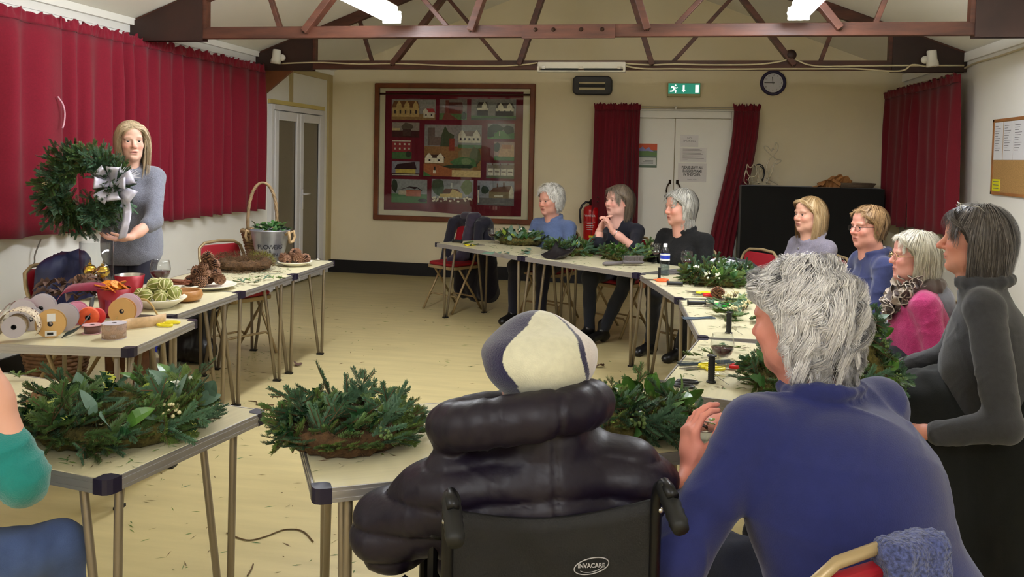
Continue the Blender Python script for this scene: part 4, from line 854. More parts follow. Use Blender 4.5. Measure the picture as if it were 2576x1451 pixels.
    cs = cs[:, None, :]*np.ones((1, K1, 1)); tw = (np.arange(K1)/K)[None, :, None]*st.get('tipw', .0); cs = cs*(1-tw)+tipc*tw
    cs = np.repeat(cs[:, :, None, :], 2, 2).reshape(-1, 3); return pos+(vv*s)@Q.T, q, cs
def hair_cap(Q, pos, s, st, h):
    vol = st.get('vol', .012)*.28; P = [ell((0, -.016, .036), (.075+vol, .096+vol, .088+vol), .02)]
    for a, b, ra, rb in st.get('mass', ()): P.append(cone(a, b, ra*.62, rb*.58, .03))
    P += [cut((0, .125+st.get('fo', 0), st.get('fz', -.035)), (st.get('fw', .12), .105, st.get('fh', .118)), .012)]
    if st.get('short', False): P += [cut((0, .06, -.11), (.14, .12, .10), .02), cut((0, -.02, -.20), (.14, .14, .125), .02)]
    v, q = sculpt(P, h); v = v+normals(v, q)*wrinkle(v, 5, .0022, 140, (1.6, 1, .25))[:, None]
    rg = np.random.RandomState(3); c = np.array(lin(st['col']))*(.8+.2*np.sin(v[:, :1]*400+v[:, 1:2]*170)); return pos+(v*s)@Q.T, q, c
# ------------------------------------------------------------------ hands
def hand(wrist, d, n, side, curl=(.35, .5, .35), th=None, spread=.0, s=1., per=(1, 1, 1, 1)):
    d = unit(d); n = unit(np.asarray(n, float)-d*np.dot(n, d)); sv = np.cross(d, n)*side; w = V3(wrist); P = []
    for i, (lat, ln, L3, r) in enumerate(((.027, .092, (.040, .024, .019), .0088), (.009, .096, (.045, .028, .021), .0090), (-.009, .092, (.041, .026, .020), .0086), (-.026, .084, (.032, .020, .017), .0078))):
        kn = w+(d*ln+sv*lat)*s; P.append(cone(w+(d*.012+sv*lat*.62)*s, kn, .0155*s, .0115*s, .012)); a = 0.; cur = kn; dd = unit(d+sv*spread*lat*14)
        for j in range(3):
            a += curl[j]*per[i]; dr = dd*math.cos(a)+n*math.sin(a); nx = cur+dr*L3[j]*s; P.append(cone(cur, nx, (r-.0008*j)*s, (r-.0008*(j+1))*s, .004)); cur = nx
    P.append(ell(w+(d*.045-n*.0)*s, .024*s, .02)); P.append(cone(w+(d*.02+sv*.022+n*.008)*s, w+(d*.055+sv*.030+n*.010)*s, .017*s, .013*s, .014))
    td = [unit(d*.62+sv*.68+n*.42), unit(d*.80+sv*.30+n*.55), unit(d*.9+sv*.05+n*.45)] if th is None else [unit(t[0]*d+t[1]*sv+t[2]*n) for t in th]
    cur = w+(d*.030+sv*.030+n*.010)*s
    for t, L_, r in zip(td, (.038, .032, .026), (.0125, .0105, .0092)): nx = cur+t*L_*s; P.append(cone(cur, nx, r*s, (r-.0012)*s, .005)); cur = nx
    return P
# ------------------------------------------------------------------ people
M_skin = mat('skin', (220, 170, 150), .5, vcol=True, sub=.08, spec=.35, bump=(350, .05)); M_eye = mat('eye', (230, 230, 230), .12, vcol=True)
M_hair = mat('hair', (200, 200, 200), .42, vcol=True, spec=.45)
def cloth(name, rgb, rough=.9, sheen=.12, noise=(60, .08), bump=(420, .16)): return mat(name, rgb, rough, sheen=sheen, noise=noise, bump=bump)
def person(label, base, fwd, head, look, pitch=0., tilt=0., s=1., face={}, skin=(222, 172, 150), hair=None, iris=(92, 96, 100), gaze=0., hh=.0042, top=None, topm=None, th=.009, hips=None, arms=None, legs=None, legm=None, shoes=None,
           sleeves=(1, 1), hands=(None, None), shw=.185, fat=1., drop=.0, collar=None, wr=(.004, 38), bust=.0, group='people seated and standing round the hall', extra=None, boots=None, topfun=None, hemz=None, ld=.012, shz=.218, chest=1.):
    O = V3(base[0], base[1], 0); root = thing('person', label, 'person', tuple(O), 0, group); f = unit(V3(fwd[0], fwd[1], 0)); r = V3(f[1], -f[0], 0); up = V3(0, 0, 1)
    H = V3(head)-O; Q = headframe(look, pitch, tilt); hips = V3(0, 0, .56) if hips is None else V3(hips)-O
    nb = H+Q@V3(0, -.036, -.148)*s; sm = V3(nb[0], nb[1], H[2]-shz*s)+f*.0-up*drop; sh = [sm-r*shw, sm+r*shw]      # 0 left, 1 right
    B = np.stack([r, f, up], 1); cm = hips*.35+sm*.65
    W = lambda p: V3(p)-O
    if arms is None: arms = (None, None)
    A = []
    for i, a in enumerate(arms):
        sgn = -1 if i == 0 else 1
        if a is None: el_ = sh[i]+f*.09+r*sgn*.05-up*.27; wr_ = el_+f*.20-r*sgn*.10-up*.06
        else: el_, wr_ = W(a[0]), W(a[1])
        A.append((el_, wr_))
    ax = unit(sm-hips)
    Bt = np.stack([r, unit(np.cross(ax, r)), ax], 1)
    torso = [ell(hips+up*.02, V3(.175*fat, .135*fat, .12), .06, B), ell(hips*.62+sm*.38+f*.015, V3(.165*fat, .128*fat, .18), .08, Bt), ell(cm-f*.005, V3(.168*chest, .122*chest, .185), .07, Bt), cone(sh[0]+r*.03, sh[1]-r*.03, .055, .055, .06)]
    for k in (0, 1): torso.append(cone(nb+(sh[k]-nb)*.10-up*.035, sh[k]+(nb-sh[k])*.15, .048, .046, .05))
    torso.append(cone(nb-up*.045, cm, .074, .10, .05))
    if bust:
        for k in (-1, 1): torso.append(ell(cm+f*.085+r*k*.075-up*.02, .07+bust, .05))
    tp = list(torso)
    for i in (0, 1):
        if sleeves[i]:
            tp.append(cone(sh[i], A[i][0], .058*fat**.5, .050*fat**.5, .04)); e2 = A[i][0]+(A[i][1]-A[i][0])*min(1, max(sleeves[i]-1e-3, .02)); 
            if sleeves[i] > .2: tp.append(cone(A[i][0], e2, .050*fat**.5, .050*fat**.5+(.044-.050*fat**.5)*sleeves[i], .03))
    if collar:
        cr, cz, ch = collar[:3]; nf = collar[3] if len(collar) > 3 else .0
        for k in range(14):
            a0, a1 = 2*PI*k/14, 2*PI*(k+1)/14; pp = []
            for a in (a0, a1): pp.append(nb+(r*math.sin(a)*cr*1.02+f*math.cos(a)*cr)+up*(cz-nf*math.cos(a)))
            if len(collar) > 4 and abs(k-6.5) > 6.5-collar[4]: continue
            tp.append(cone(pp[0], pp[1], ch, ch, .012)); 
    if extra: tp += extra(O, f, r, up, hips, sm, nb, sh, A)
    if hemz is not None: tp += [ell(V3(hips[0], hips[1], hemz+.09), V3(.185*fat, .155*fat, .16), .06, B)]
    v, q = sculpt(tp, th); n = normals(v, q); dsp = wrinkle(v, int(abs(H[0]*97)+3), wr[0], wr[1], (1, 1, 1.6), .55)
    if topfun is not None: dsp = dsp+topfun(v, f, r, hips, sm, nb)
    v = v+n*dsp[:, None]
    if hemz is not None: v[:, 2] = np.where(v[:, 2] < hemz+.0, hemz, v[:, 2])
    o = link('top', npmesh('top', v, q, topm), root)
    # trousers
    kn, an = [], []
    for i in (0, 1):
        sgn = -1 if i == 0 else 1
        if legs is None: k_ = hips+f*.43+r*sgn*.10; k_[2] = .515; a_ = k_+f*.02; a_ = V3(a_[0], a_[1], .09)
        else: k_, a_ = W(legs[i][0]), W(legs[i][1])
        kn.append(k_); an.append(a_)
    lp = [ell(hips-up*.01, V3(.165*fat, .13*fat, .11), .06, B)]
    for i in (0, 1): hp = hips+r*(-.085 if i == 0 else .085)-up*.02; lp += [cone(hp, kn[i], .090*fat, .064, .05), cone(kn[i], an[i]+up*.0, .062, .046, .04)]
    v, q = sculpt(lp, ld); v = v+normals(v, q)*wrinkle(v, 9, .0035, 34)[:, None]; link('trousers', npmesh('trousers', v, q, legm or cloth('dark_trousers', (24, 24, 34))), root)
    for i in (0, 1):
        fd = unit(V3(*(an[i]-kn[i])[:2], 0)*.2+f); sp = [cone(an[i]-up*.03, an[i]-up*.055+fd*.13, .042, .034, .03), ell(an[i]+fd*.15-up*.062, (.04, .04, .026), .03), cone(an[i]-up*.05-fd*.03, an[i]-up*.06, .038, .04, .02), cone(an[i], an[i]+up*.05, .047, .045, .02)]
        if boots: sp += [cone(an[i]+(kn[i]-an[i])*.0, an[i]+(kn[i]-an[i])*.72, .060, .066, .02), cone(an[i]+(kn[i]-an[i])*.70, an[i]+(kn[i]-an[i])*.76, .070, .070, .01)]
        v, q = sculpt(sp, .008); v[:, 2] = np.maximum(v[:, 2], .002); link('boot' if boots else 'shoe', npmesh('shoe', v, q, shoes or mat('black_leather', (16, 15, 16), .35)), root)
    # body: one mesh
    hc = hair['col'] if hair else (150, 140, 130); parts = [head_mesh(Q, H, s, face, skin, hc, hh)]
    bp = [ell(hips, V3(.15, .11, .10), .06, B), ell(cm, V3(.14, .09, .17), .07, Bt), cone(nb+up*.03, cm, .052, .07, .05), cone(sh[0]+r*.04, sh[1]-r*.04, .045, .045, .05)]
    for i in (0, 1):
        bp += [cone(sh[i], A[i][0], .046, .040, .03), cone(hips+r*(-.085 if i == 0 else .085), kn[i], .07, .05, .05), cone(kn[i], an[i], .048, .036, .04)]
        if hands[i] is None: bp += [cone(A[i][0], A[i][1], .038, .028, .03), ell(A[i][1]+unit(A[i][1]-A[i][0])*.05, .035, .02)]
    parts.append((*sculpt(bp, .016), np.array(lin(skin))))
    for i in (0, 1):
        if hands[i] is not None:
            hd = dict(hands[i]); hs_ = hd.pop('h', .005); pr = [cone(A[i][0], A[i][0]*.3+A[i][1]*.7, .041*hd.get('s', 1.), .031*hd.get('s', 1.), .03), cone(A[i][0]*.35+A[i][1]*.65, A[i][1], .032*hd.get('s', 1.), .0255*hd.get('s', 1.), .03)] + hand(A[i][1], hd.pop('d'), hd.pop('n'), -1 if i == 0 else 1, **hd)
            v, q = sculpt(pr, hs_); c = np.tile(np.array(lin(skin)), (len(v), 1))*np.array((1., .93, .91)); parts.append((v, q, c))
    v, q, c = joinm(parts); link('body', npmesh('body', v, q, M_skin, c), root)
    for e in (-1, 1): v, q, c = eye_ball(Q, H, s, e, iris, gaze); link('eye', npmesh('eye', v, q, M_eye, c), root)
    if hair:
        hp = [strands(Q, H, s, hair, int(abs(H[1]*31)+7))]
        if hair.get('cap', True): hp.append(hair_cap(Q, H, s, hair, .006))
        v, q, c = joinm(hp); link('hair', npmesh('hair', v, q, M_hair, c), root)
    return root, dict(O=O, f=f, r=r, H=H, Q=Q, nb=nb, sm=sm, sh=sh, A=A, hips=hips, s=s)
def spectacles(root, D, mt, w=.026, hgt=.019, y=.100, z=.0, up_=False, lens=True, x=.031):
    """metal-rimmed glasses: rims, bridge and arms as one frame part with lens sub-parts"""
    Q, H, s = D['Q'], D['H'], D['s']; P = lambda a, b, c: Vector(H+Q@(V3(a, b, c)*s)); m_ = MB()
    for e in (-1, 1):
        m_.tube([P(e*x+w*math.cos(2*PI*k/20)*.92, y-.010*abs(math.cos(2*PI*k/20)+e*-.0)*(.4), z-.004+hgt*math.sin(2*PI*k/20)) for k in range(20)], .0012, 5, closed=True)
        m_.tube([P(e*(x+w*.9), y-.004, z+.004), P(e*.076, .05, z+.006), P(e*.080, .0, z+.004), P(e*.079, -.018, z-.014)], .0013, 5)
    m_.tube([P(-x+w*.85, y, z), P(0, y+.006, z+.004), P(x-w*.85, y, z)], .0012, 5)
    g = obj('glasses_frame', m_, mt, root, True)
    if lens:
        for e in (-1, 1): obj('lens', MB().add([P(e*x+w*.9*math.cos(2*PI*k/16), y-.003, z-.004+hgt*.97*math.sin(2*PI*k/16)) for k in range(16)], [tuple(range(16))]), MATS['thin_glazing'], g)
    return g
# ------------------------------------------------------------------ the people
SPK = V3(-3.3, 4.85, 1.55)
def look_at(h, dx=0., dy=0.): return (SPK[0]+dx-h[0], SPK[1]+dy-h[1])
def fwd_of(fx, fy): l = math.hypot(fx, fy); return (fx/l, fy/l)
def seat_person(label, h, fwd, **kw):
    f = fwd_of(*fwd); bk = kw.pop('back', .06); b = (h[0]-f[0]*bk, h[1]-f[1]*bk); cl = kw.pop('chair', None); kw.setdefault('look', look_at(h)); off = kw.pop('coff', .06)
    if cl: chair(cl, b[0]-f[0]*(off-.10), b[1]-f[1]*(off-.10), face(*f))
    return person(label, b, f, h, **kw)
# --- standing speaker
h = V3(on_y(329, 355, 4.85)); bx, by = h[0]-.05, h[1]+.09; el = V3(on_y(386, 556, 4.78)); wl = V3(on_y(330, 596, 4.60)); er = V3(on_y(262, 530, 4.86)); wr_ = V3(on_y(225, 560, 4.70))
M_knit = cloth('heather_knit', (122, 124, 138), .95, .3, (220, .28), (300, .5))
SP, SPD = person('standing woman with straight blonde hair in a grey jumper, holding up a wreath', (bx, by), (.5, -.86), h, (.70, -.71), pitch=-.03, tilt=-.04, s=1.05, face=dict(fat=.92, jowl=.7, open=.9, hl=-.012, brow=(120, 88, 66)), skin=(226, 180, 160), iris=(70, 90, 110),
    hair=dict(col=(190, 166, 130), col2=(228, 208, 176), len=.30, hl=-.012, n=1500, vol=.012, part=.018, grav=.6, r=.0016, steps=13, messy=.04, tuck=.0, yf=.045, front=1., mass=[((-.062, -.03, .03), (-.075, .0, -.17), .032, .024), ((.062, -.03, .03), (.072, .0, -.17), .032, .024), ((0, -.07, 0), (0, -.075, -.15), .055, .04)]),
    topm=M_knit, hips=(bx, by, .95), hemz=.78, arms=((el, wl), (er, wr_)), sleeves=(.25, .9), hands=(dict(h=.0045, d=(-.62, -.35, -.08), n=(-.25, -.3, .9), curl=(.3, .4, .3), s=.95), dict(d=(-.5, -.5, .3), n=(.3, -.8, 0), curl=(.6, .7, .5))), shw=.150, chest=.92, bust=.008, collar=(.088, -.01, .012, .03), wr=(.003, 45),
    legs=((V3(bx+.10, by-.08, .50), V3(bx+.10, by-.06, .09)), (V3(bx-.10, by-.04, .50), V3(bx-.12, by+.0, .09))), legm=cloth('navy_leggings', (20, 20, 40), .7, .1), boots=True, shoes=mat('brown_suede', (112, 74, 46), .8, noise=(14, .25)))
# --- three women at the far tables
h = V3(on_y(1384, 505, 7.9)); M_bf = cloth('blue_fleece', (96, 114, 156), .95, .25)
seat_person('woman with short fluffy white hair in a pale blue fleece', h, (-.45, -.85), s=1.12, pitch=-.05, skin=(224, 166, 146), face=dict(fat=1.0, brow=(190, 170, 150)), hair=dict(col=(240, 236, 228), col2=(255, 253, 248), len=.075, n=1300, vol=.034, lift=1.6, curl=.006, wf=1.7, r=.0024, steps=8, messy=.25, grav=.05, fringe=.05, short=True, fz=-.05, fh=.105),
    topm=M_bf, chair='folding chair under the woman in the pale blue fleece', collar=(.074, .005, .020, .02, 1), bust=.0, shw=.195, legm=cloth('navy_trousers', (22, 22, 40)), legs=((V3(h[0]+.02, h[1]-.47, .51), V3(h[0]-.0, h[1]-.52, .09)), (V3(h[0]-.26, h[1]-.36, .52), V3(h[0]-.28, h[1]-.30, .09))), wr=(.005, 40))
h = V3(on_y(1557, 506, 7.42)); M_nv = cloth('dark_navy_fleece', (20, 21, 34), .9, .08)
hl_ = V3(on_y(1531, 551, 7.14)); hr_ = V3(on_y(1516, 553, 7.18))
PW2, DW2 = seat_person('woman with a brown fringe in a navy top, hands clasped under her chin', h, (-.62, -.78), s=1.16, pitch=.05, skin=(230, 178, 162), face=dict(fat=1.08, hl=-.014, brow=(110, 84, 66)), hair=dict(col=(104, 90, 76), col2=(150, 134, 116), len=.25, n=1300, vol=.016, grav=.5, r=.0022, fringe=.085, hl=-.010, fx=.07, fy=.03, yf=-.015, messy=.05, steps=12, mass=[((-.06, -.045, .0), (-.06, -.05, -.14), .036, .03), ((.06, -.045, .0), (.06, -.05, -.14), .036, .03), ((0, -.07, 0), (0, -.07, -.14), .05, .045)]),
    topm=M_nv, chair='folding chair under the woman with clasped hands', arms=((V3(on_y(1594, 622, 7.10)), V3(on_y(1540, 581, 7.09))), (V3(on_y(1506, 608, 7.15)), V3(on_y(1508, 579, 7.18)))), sleeves=(.12, .12), hands=(dict(d=(-.35, -.1, .9), n=(-.8, .1, -.2), curl=(.5, .7, .5), s=.95), dict(d=(.35, -.05, .9), n=(.85, -.2, -.1), curl=(.35, .5, .4), s=.95)), collar=(.075, .015, .018, .035, 2), bust=.015, shw=.19, legm=cloth('dark_jeans', (26, 30, 44)), legs=((V3(h[0]+.1, h[1]-.5, .53), V3(h[0]-.08, h[1]-.42, .10)), (V3(h[0]-.2, h[1]-.42, .53), V3(h[0]-.2, h[1]-.36, .10))))
for k in (0, 1):
    w_ = DW2['A'][k][1]*.86+DW2['A'][k][0]*.14; d_ = unit(DW2['A'][k][1]-DW2['A'][k][0]); x_ = unit(np.cross(d_, V3(0, 1, .2))); y_ = np.cross(d_, x_)
    obj('bracelet', MB().tube([tuple(w_+(x_*math.cos(a)+y_*math.sin(a))*.034) for a in fine(0, 2*PI, 15)[:-1]], .003, 5, closed=True), M_chrome, PW2)
obj('breast_logo', MB().box(tuple(DW2['sm']+DW2['f']*.118-DW2['r']*.075-V3(0, 0, .12)), (.035, .01, .006), Matrix.Rotation(face(*DW2['f'][:2]), 3, 'Z')), M_paper, PW2)
obj('sleeve_logo', MB().lathe([(0, .0), (.013, 0), (.013, .006), (0, .006)], 10, tuple(DW2['sh'][0]*.45+DW2['A'][0][0]*.55+V3(-.02, -.058, .0)), Matrix.Rotation(PI/2, 3, 'X')), M_paper, PW2)
h = V3(on_y(1712, 522, 6.8)); M_bk = cloth('black_knit', (11, 11, 12), .9, .04, (90, .1), (160, .3))
seat_person('woman with a grey bob in a black jumper', h, (-.62, -.78), s=1.16, pitch=-.02, skin=(214, 158, 138), face=dict(fat=1.08, jaw=1.05, hl=-.012, brow=(150, 130, 112)), hair=dict(col=(150, 146, 136), col2=(222, 220, 210), len=.17, n=1300, vol=.022, grav=.3, r=.0022, fringe=.07, hl=-.008, fx=.07, fsw=.5, sweep=(.25, 0, 0), messy=.08, tuck=.5, steps=11, mass=[((-.062, -.03, .0), (-.06, -.035, -.06), .036, .03), ((.062, -.03, .0), (.06, -.035, -.06), .036, .03), ((0, -.07, 0), (0, -.07, -.07), .05, .045)]),
    topm=M_bk, chair='folding chair under the woman in the black jumper', collar=(.070, .0, .020, .02), shw=.205, fat=1.12, bust=.01, drop=.0, legm=cloth('black_trousers', (14, 14, 20)), legs=((V3(h[0]+.12, h[1]-.45, .52), V3(h[0]+.02, h[1]-.28, .09)), (V3(h[0]-.18, h[1]-.36, .52), V3(h[0]-.2, h[1]-.12, .09))), wr=(.006, 30))
# --- the four along the notice board wall
h = V3(on_y(2036, 541, 6.5)); M_li = cloth('lilac_grey_jersey', (128, 122, 136), .85, .2, (90, .15), (160, .25))
P4, D4 = seat_person('woman with shoulder-length blonde hair in a grey lilac top', h, (-.86, -.45), s=1.08, pitch=.03, skin=(216, 164, 140), look=look_at(h, 0, -1.0), face=dict(fat=1.0, brow=(140, 104, 76)), hair=dict(col=(168, 134, 88), col2=(222, 196, 154), len=.27, n=1500, vol=.018, grav=.45, part=-.02, r=.0021, messy=.06, tuck=.25, steps=12, mass=[((-.062, -.03, .0), (-.07, -.02, -.15), .038, .034), ((.062, -.03, .0), (.07, -.02, -.15), .038, .034), ((0, -.07, 0), (0, -.075, -.16), .055, .05)]),
    topm=M_li, chair='folding chair under the blonde woman', collar=(.085, .0, .014, .04), shw=.185, fat=1.02, bust=.01)
obj('brooch', MB().ball(tuple(D4['sm']+D4['f']*.10-V3(0, 0, .01)+D4['r']*.02), .009), M_chrome, P4)
h = V3(on_y(2186, 572, 5.45)); M_in = cloth('indigo_fleece', (42, 48, 88), .95, .2)
P5, D5 = seat_person('person with short ginger hair and glasses in an indigo fleece', h, (-.93, -.15), s=1.05, pitch=.0, skin=(214, 152, 134), look=look_at(h, 0, -1.5), face=dict(fat=1.08, jaw=1.05, nose=1.03, brow=(170, 130, 90)), hair=dict(col=(132, 100, 68), col2=(188, 152, 106), len=.065, n=1500, vol=.016, lift=.9, grav=.1, r=.0020, messy=.12, steps=8, short=True, fringe=.045, fz=-.04, fh=.11, sweep=(0, .2, 0)),
    topm=M_in, chair='folding chair under the ginger-haired person', collar=(.082, .005, .022, .02, 2), shw=.20, fat=1.15, wr=(.006, 30))
spectacles(P5, D5, mat('dark_metal', (60, 50, 46), .35, .8), .025, .016, .102)
obj('tee_shirt', MB().tube([tuple(D5['nb']+(D5['r']*math.sin(a)*.064+D5['f']*math.cos(a)*.064)+V3(0, 0, .0-.03*math.cos(a))) for a in fine(0, 2*PI, 16)[:-1]], .013, 8, closed=True), cloth('white_tee', (214, 214, 220)), P5, True)
h = V3(on_y(2300, 646, 4.55)); M_pk = cloth('pink_knit', (176, 42, 106), .85, .3, (60, .1), (220, .3))
P6, D6 = seat_person('woman with a white bob and round glasses in a pink top with a ruffled scarf', h, (-.97, .1), s=1.03, pitch=.04, skin=(220, 158, 146), look=look_at(h, 0, -.6), face=dict(fat=1.1, jaw=1.05, hl=-.012, brow=(200, 180, 150)), hair=dict(col=(188, 180, 158), col2=(236, 230, 216), len=.17, n=2200, vol=.026, grav=.3, r=.0019, messy=.1, tuck=.5, steps=11, fringe=.06, fx=.07, sweep=(0, .0, 0), mass=[((-.062, -.03, .0), (-.062, -.03, -.07), .038, .032), ((.062, -.03, .0), (.062, -.03, -.07), .038, .032), ((0, -.07, 0), (0, -.07, -.08), .05, .045)]),
    topm=M_pk, th=.008, hh=.0035, chair='folding chair under the woman with the ruffled scarf', arms=((V3(on_y(2395, 1035, 4.25)), V3(on_y(2270, 1042, 4.30))), None), sleeves=(.95, .95), hands=(dict(d=(-1, .1, .0), n=(0, 0, -1), curl=(.3, .4, .3)), None), shw=.18, fat=1.08, bust=.0)
spectacles(P6, D6, mat('gold_rim', (196, 160, 110), .3, .9), .026, .022, .104, -.002)
# cardigan over the pink top
def shell(root, name, prims, hh_, mt, amp=.004, fr=36): v, q = sculpt(prims, hh_); v = v+normals(v, q)*wrinkle(v, 3, amp, fr)[:, None]; return link(name, npmesh(name, v, q, mt), root)
c_ = D6; shell(P6, 'cardigan', [cone(c_['sh'][1], c_['sm']*.4+c_['hips']*.6+c_['r']*.10-c_['f']*.03, .085, .10, .05), cone(c_['sh'][1], c_['A'][1][0], .07, .06, .04), cone(c_['sm']-c_['f']*.07, c_['hips']-c_['f']*.05, .10, .13, .06), cone(c_['sh'][1]+c_['f']*.05, c_['hips']+c_['r']*.12+c_['f']*.08, .05, .07, .05)], .01, cloth('grey_cardigan', (120, 122, 134), .95, .3))
# ruffled scarf
M_sc1 = cloth('scarf_brown', (84, 70, 66), .9, .3); M_sc2 = cloth('scarf_cream', (186, 172, 158), .9, .3); sc_ = MB(); rg_ = random.Random(5)
for k in range(64):
    a = rg_.uniform(-1.5, 1.5); t_ = rg_.random(); rad = .085+.04*t_; c0 = D6['nb']+D6['r']*math.sin(a)*rad*1.15+D6['f']*(math.cos(a)*rad+.035*t_)+V3(0, 0, .045-.20*t_*max(.3, math.cos(a)))
    ax_ = unit(V3(rg_.gauss(0, 1), rg_.gauss(0, 1), rg_.gauss(0, .6))+D6['f']*.8); x_ = unit(np.cross(ax_, V3(.3, .2, 1))); y_ = np.cross(ax_, x_); R_ = rg_.uniform(.026, .042); p0 = rg_.uniform(0, 6); sc_.cm = 1 if rg_.random() < .3 else 0
    sc_.grid(lambda u, v: tuple(c0+(x_*math.cos(u*5.2+p0)+y_*math.sin(u*5.2+p0))*R_*(.25+.75*v)+ax_*(.012*math.sin(u*17+p0)*v+.016*v*v)), 16, 3)
    if sc_.cm == 0: sc_.cm = 1; sc_.tube([tuple(c0+(x_*math.cos(u*5.2+p0)+y_*math.sin(u*5.2+p0))*R_+ax_*(.012*math.sin(u*17+p0)+.016)) for u in fine(0, 1, 16)], .0022, 4)
so = obj('ruffled_scarf', sc_, [M_sc1, M_sc2], P6, True)
shell(P6, 'scarf_wrap', [cone(D6['nb']+(D6['r']*math.sin(a)*.08+D6['f']*math.cos(a)*.08)+V3(0, 0, -.02*math.cos(a)), D6['nb']+(D6['r']*math.sin(a+.5)*.08+D6['f']*math.cos(a+.5)*.08)+V3(0, 0, -.02*math.cos(a+.5)), .036, .036, .02) for a in fine(0, 2*PI, 13)[:-1]]+[ell(D6['nb']+D6['f']*.09-V3(0, 0, .09), (.07, .06, .10), .03)], .008, M_sc1, .006, 70)
h = V3(on_y(2452, 604, 3.42)); M_gy = cloth('charcoal_fleece', (54, 54, 58), .95, .2)
P7, D7 = seat_person('woman with a dark grey bob in a charcoal fleece, glasses pushed up on her head', h, (-.95, .28), s=1.05, pitch=.02, skin=(204, 142, 122), look=(-.95, .22), back=.10, face=dict(fat=.95, nose=1.04, hl=-.012, brow=(96, 80, 72)), hair=dict(col=(64, 57, 54), col2=(128, 121, 118), len=.21, n=3200, vol=.024, grav=.4, r=.0015, messy=.06, tuck=.45, steps=13, fringe=.075, hl=-.008, fx=.065, fy=.04, fsw=-.1, mass=[((-.062, -.035, .0), (-.062, -.04, -.09), .040, .034), ((.062, -.035, .0), (.062, -.04, -.09), .040, .034), ((0, -.075, 0), (0, -.075, -.10), .055, .05)]),
    topm=M_gy, th=.008, hh=.0032, arms=((V3(on_y(2525, 1070, 3.06)), V3(on_y(2360, 1090, 3.12))), None), sleeves=(1.0, 1.0), collar=(.084, .008, .022, .01, 1), shw=.20, fat=1.3, chest=1.18, wr=(.007, 30), bust=.0, coff=.06, legm=cloth('black_skirt', (15, 15, 18)), hands=(dict(d=(-.8, .5, -.1), n=(0, .3, -1), curl=(.4, .5, .4)), None))
spectacles(P7, D7, M_chrome, .026, .018, .060, .118, lens=True)
c_ = D7; kn_ = c_['hips']+c_['f']*.42; kn_[2] = .46; ft_ = kn_+c_['f']*.05; ft_[2] = .12; shell(P7, 'long_skirt', [cone(c_['hips'], kn_, .19, .17, .08), cone(kn_, ft_, .17, .19, .06), cone(c_['hips']-c_['f']*.05, V3(c_['hips'][0], c_['hips'][1], .12)-c_['f']*.08, .2, .25, .08), cone(c_['hips']+c_['f']*.2, V3(c_['hips'][0], c_['hips'][1], .12)+c_['f']*.2, .19, .22, .08), cone(c_['hips']-c_['r']*.16-c_['f']*.1, V3(c_['hips'][0], c_['hips'][1], .1)-c_['r']*.22-c_['f']*.12, .1, .13, .08)], .012, cloth('black_green_wool', (16, 18, 17), .9, .05), .010, 30)
# --- woman in the blue fleece with her back to the camera
h = V3(on_y(2012, 806, 2.12)); M_rb = cloth('royal_blue_fleece', (31, 38, 94), .95, .22, (40, .06), (330, .15))
fb = fwd_of(-.62, .78)
lw, rw = V3(on_y(1738, 1180, 2.02)), V3(on_y(1868, 1072, 2.26))
P8, D8 = seat_person('white-haired woman in a royal blue fleece seen from behind, picking from a small dish', h, fb, back=.26, s=1.06, pitch=-.12, look=(-.86, .52), skin=(222, 150, 134), face=dict(fat=1.08), hair=dict(col=(204, 200, 202), col2=(252, 250, 250), yf=-.01, len=.14, n=4200, vol=.036, grav=.2, r=.0013, messy=.12, lift=.8, curl=.017, wf=.58, steps=18, clumps=230, clump=.70, crown=-.01, tuck=.35, mass=[((0, -.055, .0), (0, -.065, -.06), .062, .05), ((-.055, -.03, .0), (-.055, -.04, -.05), .04, .035), ((.055, -.03, .0), (.055, -.04, -.05), .04, .035)]),
    topm=M_rb, th=.008, hh=.0036, arms=((V3(on_y(1702, 1405, 1.84)), lw), (V3(on_y(1985, 1180, 2.22)), rw)), sleeves=(.45, .85), hands=(dict(d=(-.05, .10, 1.), n=(.75, .35, -.1), curl=(.55, .55, .45), th=[(.75, .55, .35), (.9, .1, .5), (.95, -.1, .4)], h=.0036, s=1.0), dict(d=(-.95, -.12, .12), n=(-.1, .2, -1), curl=(.55, .75, .5), th=[(.8, .45, .6), (.9, -.1, .6), (.9, -.3, .5)], h=.0036, s=1.0)), shw=.215, fat=1.45, chest=1.5, drop=.0, collar=(.086, .0, .017, .01, 1), wr=(.011, 18), coff=.12, legm=cloth('blue_jeans_dark', (30, 36, 60)))
bc = on_z(2235, 1388, .82); chair('folding chair under the woman in the royal blue fleece, a knitted shawl on its back', bc.x+fb[0]*.22, bc.y+fb[1]*.22, face(*fb))
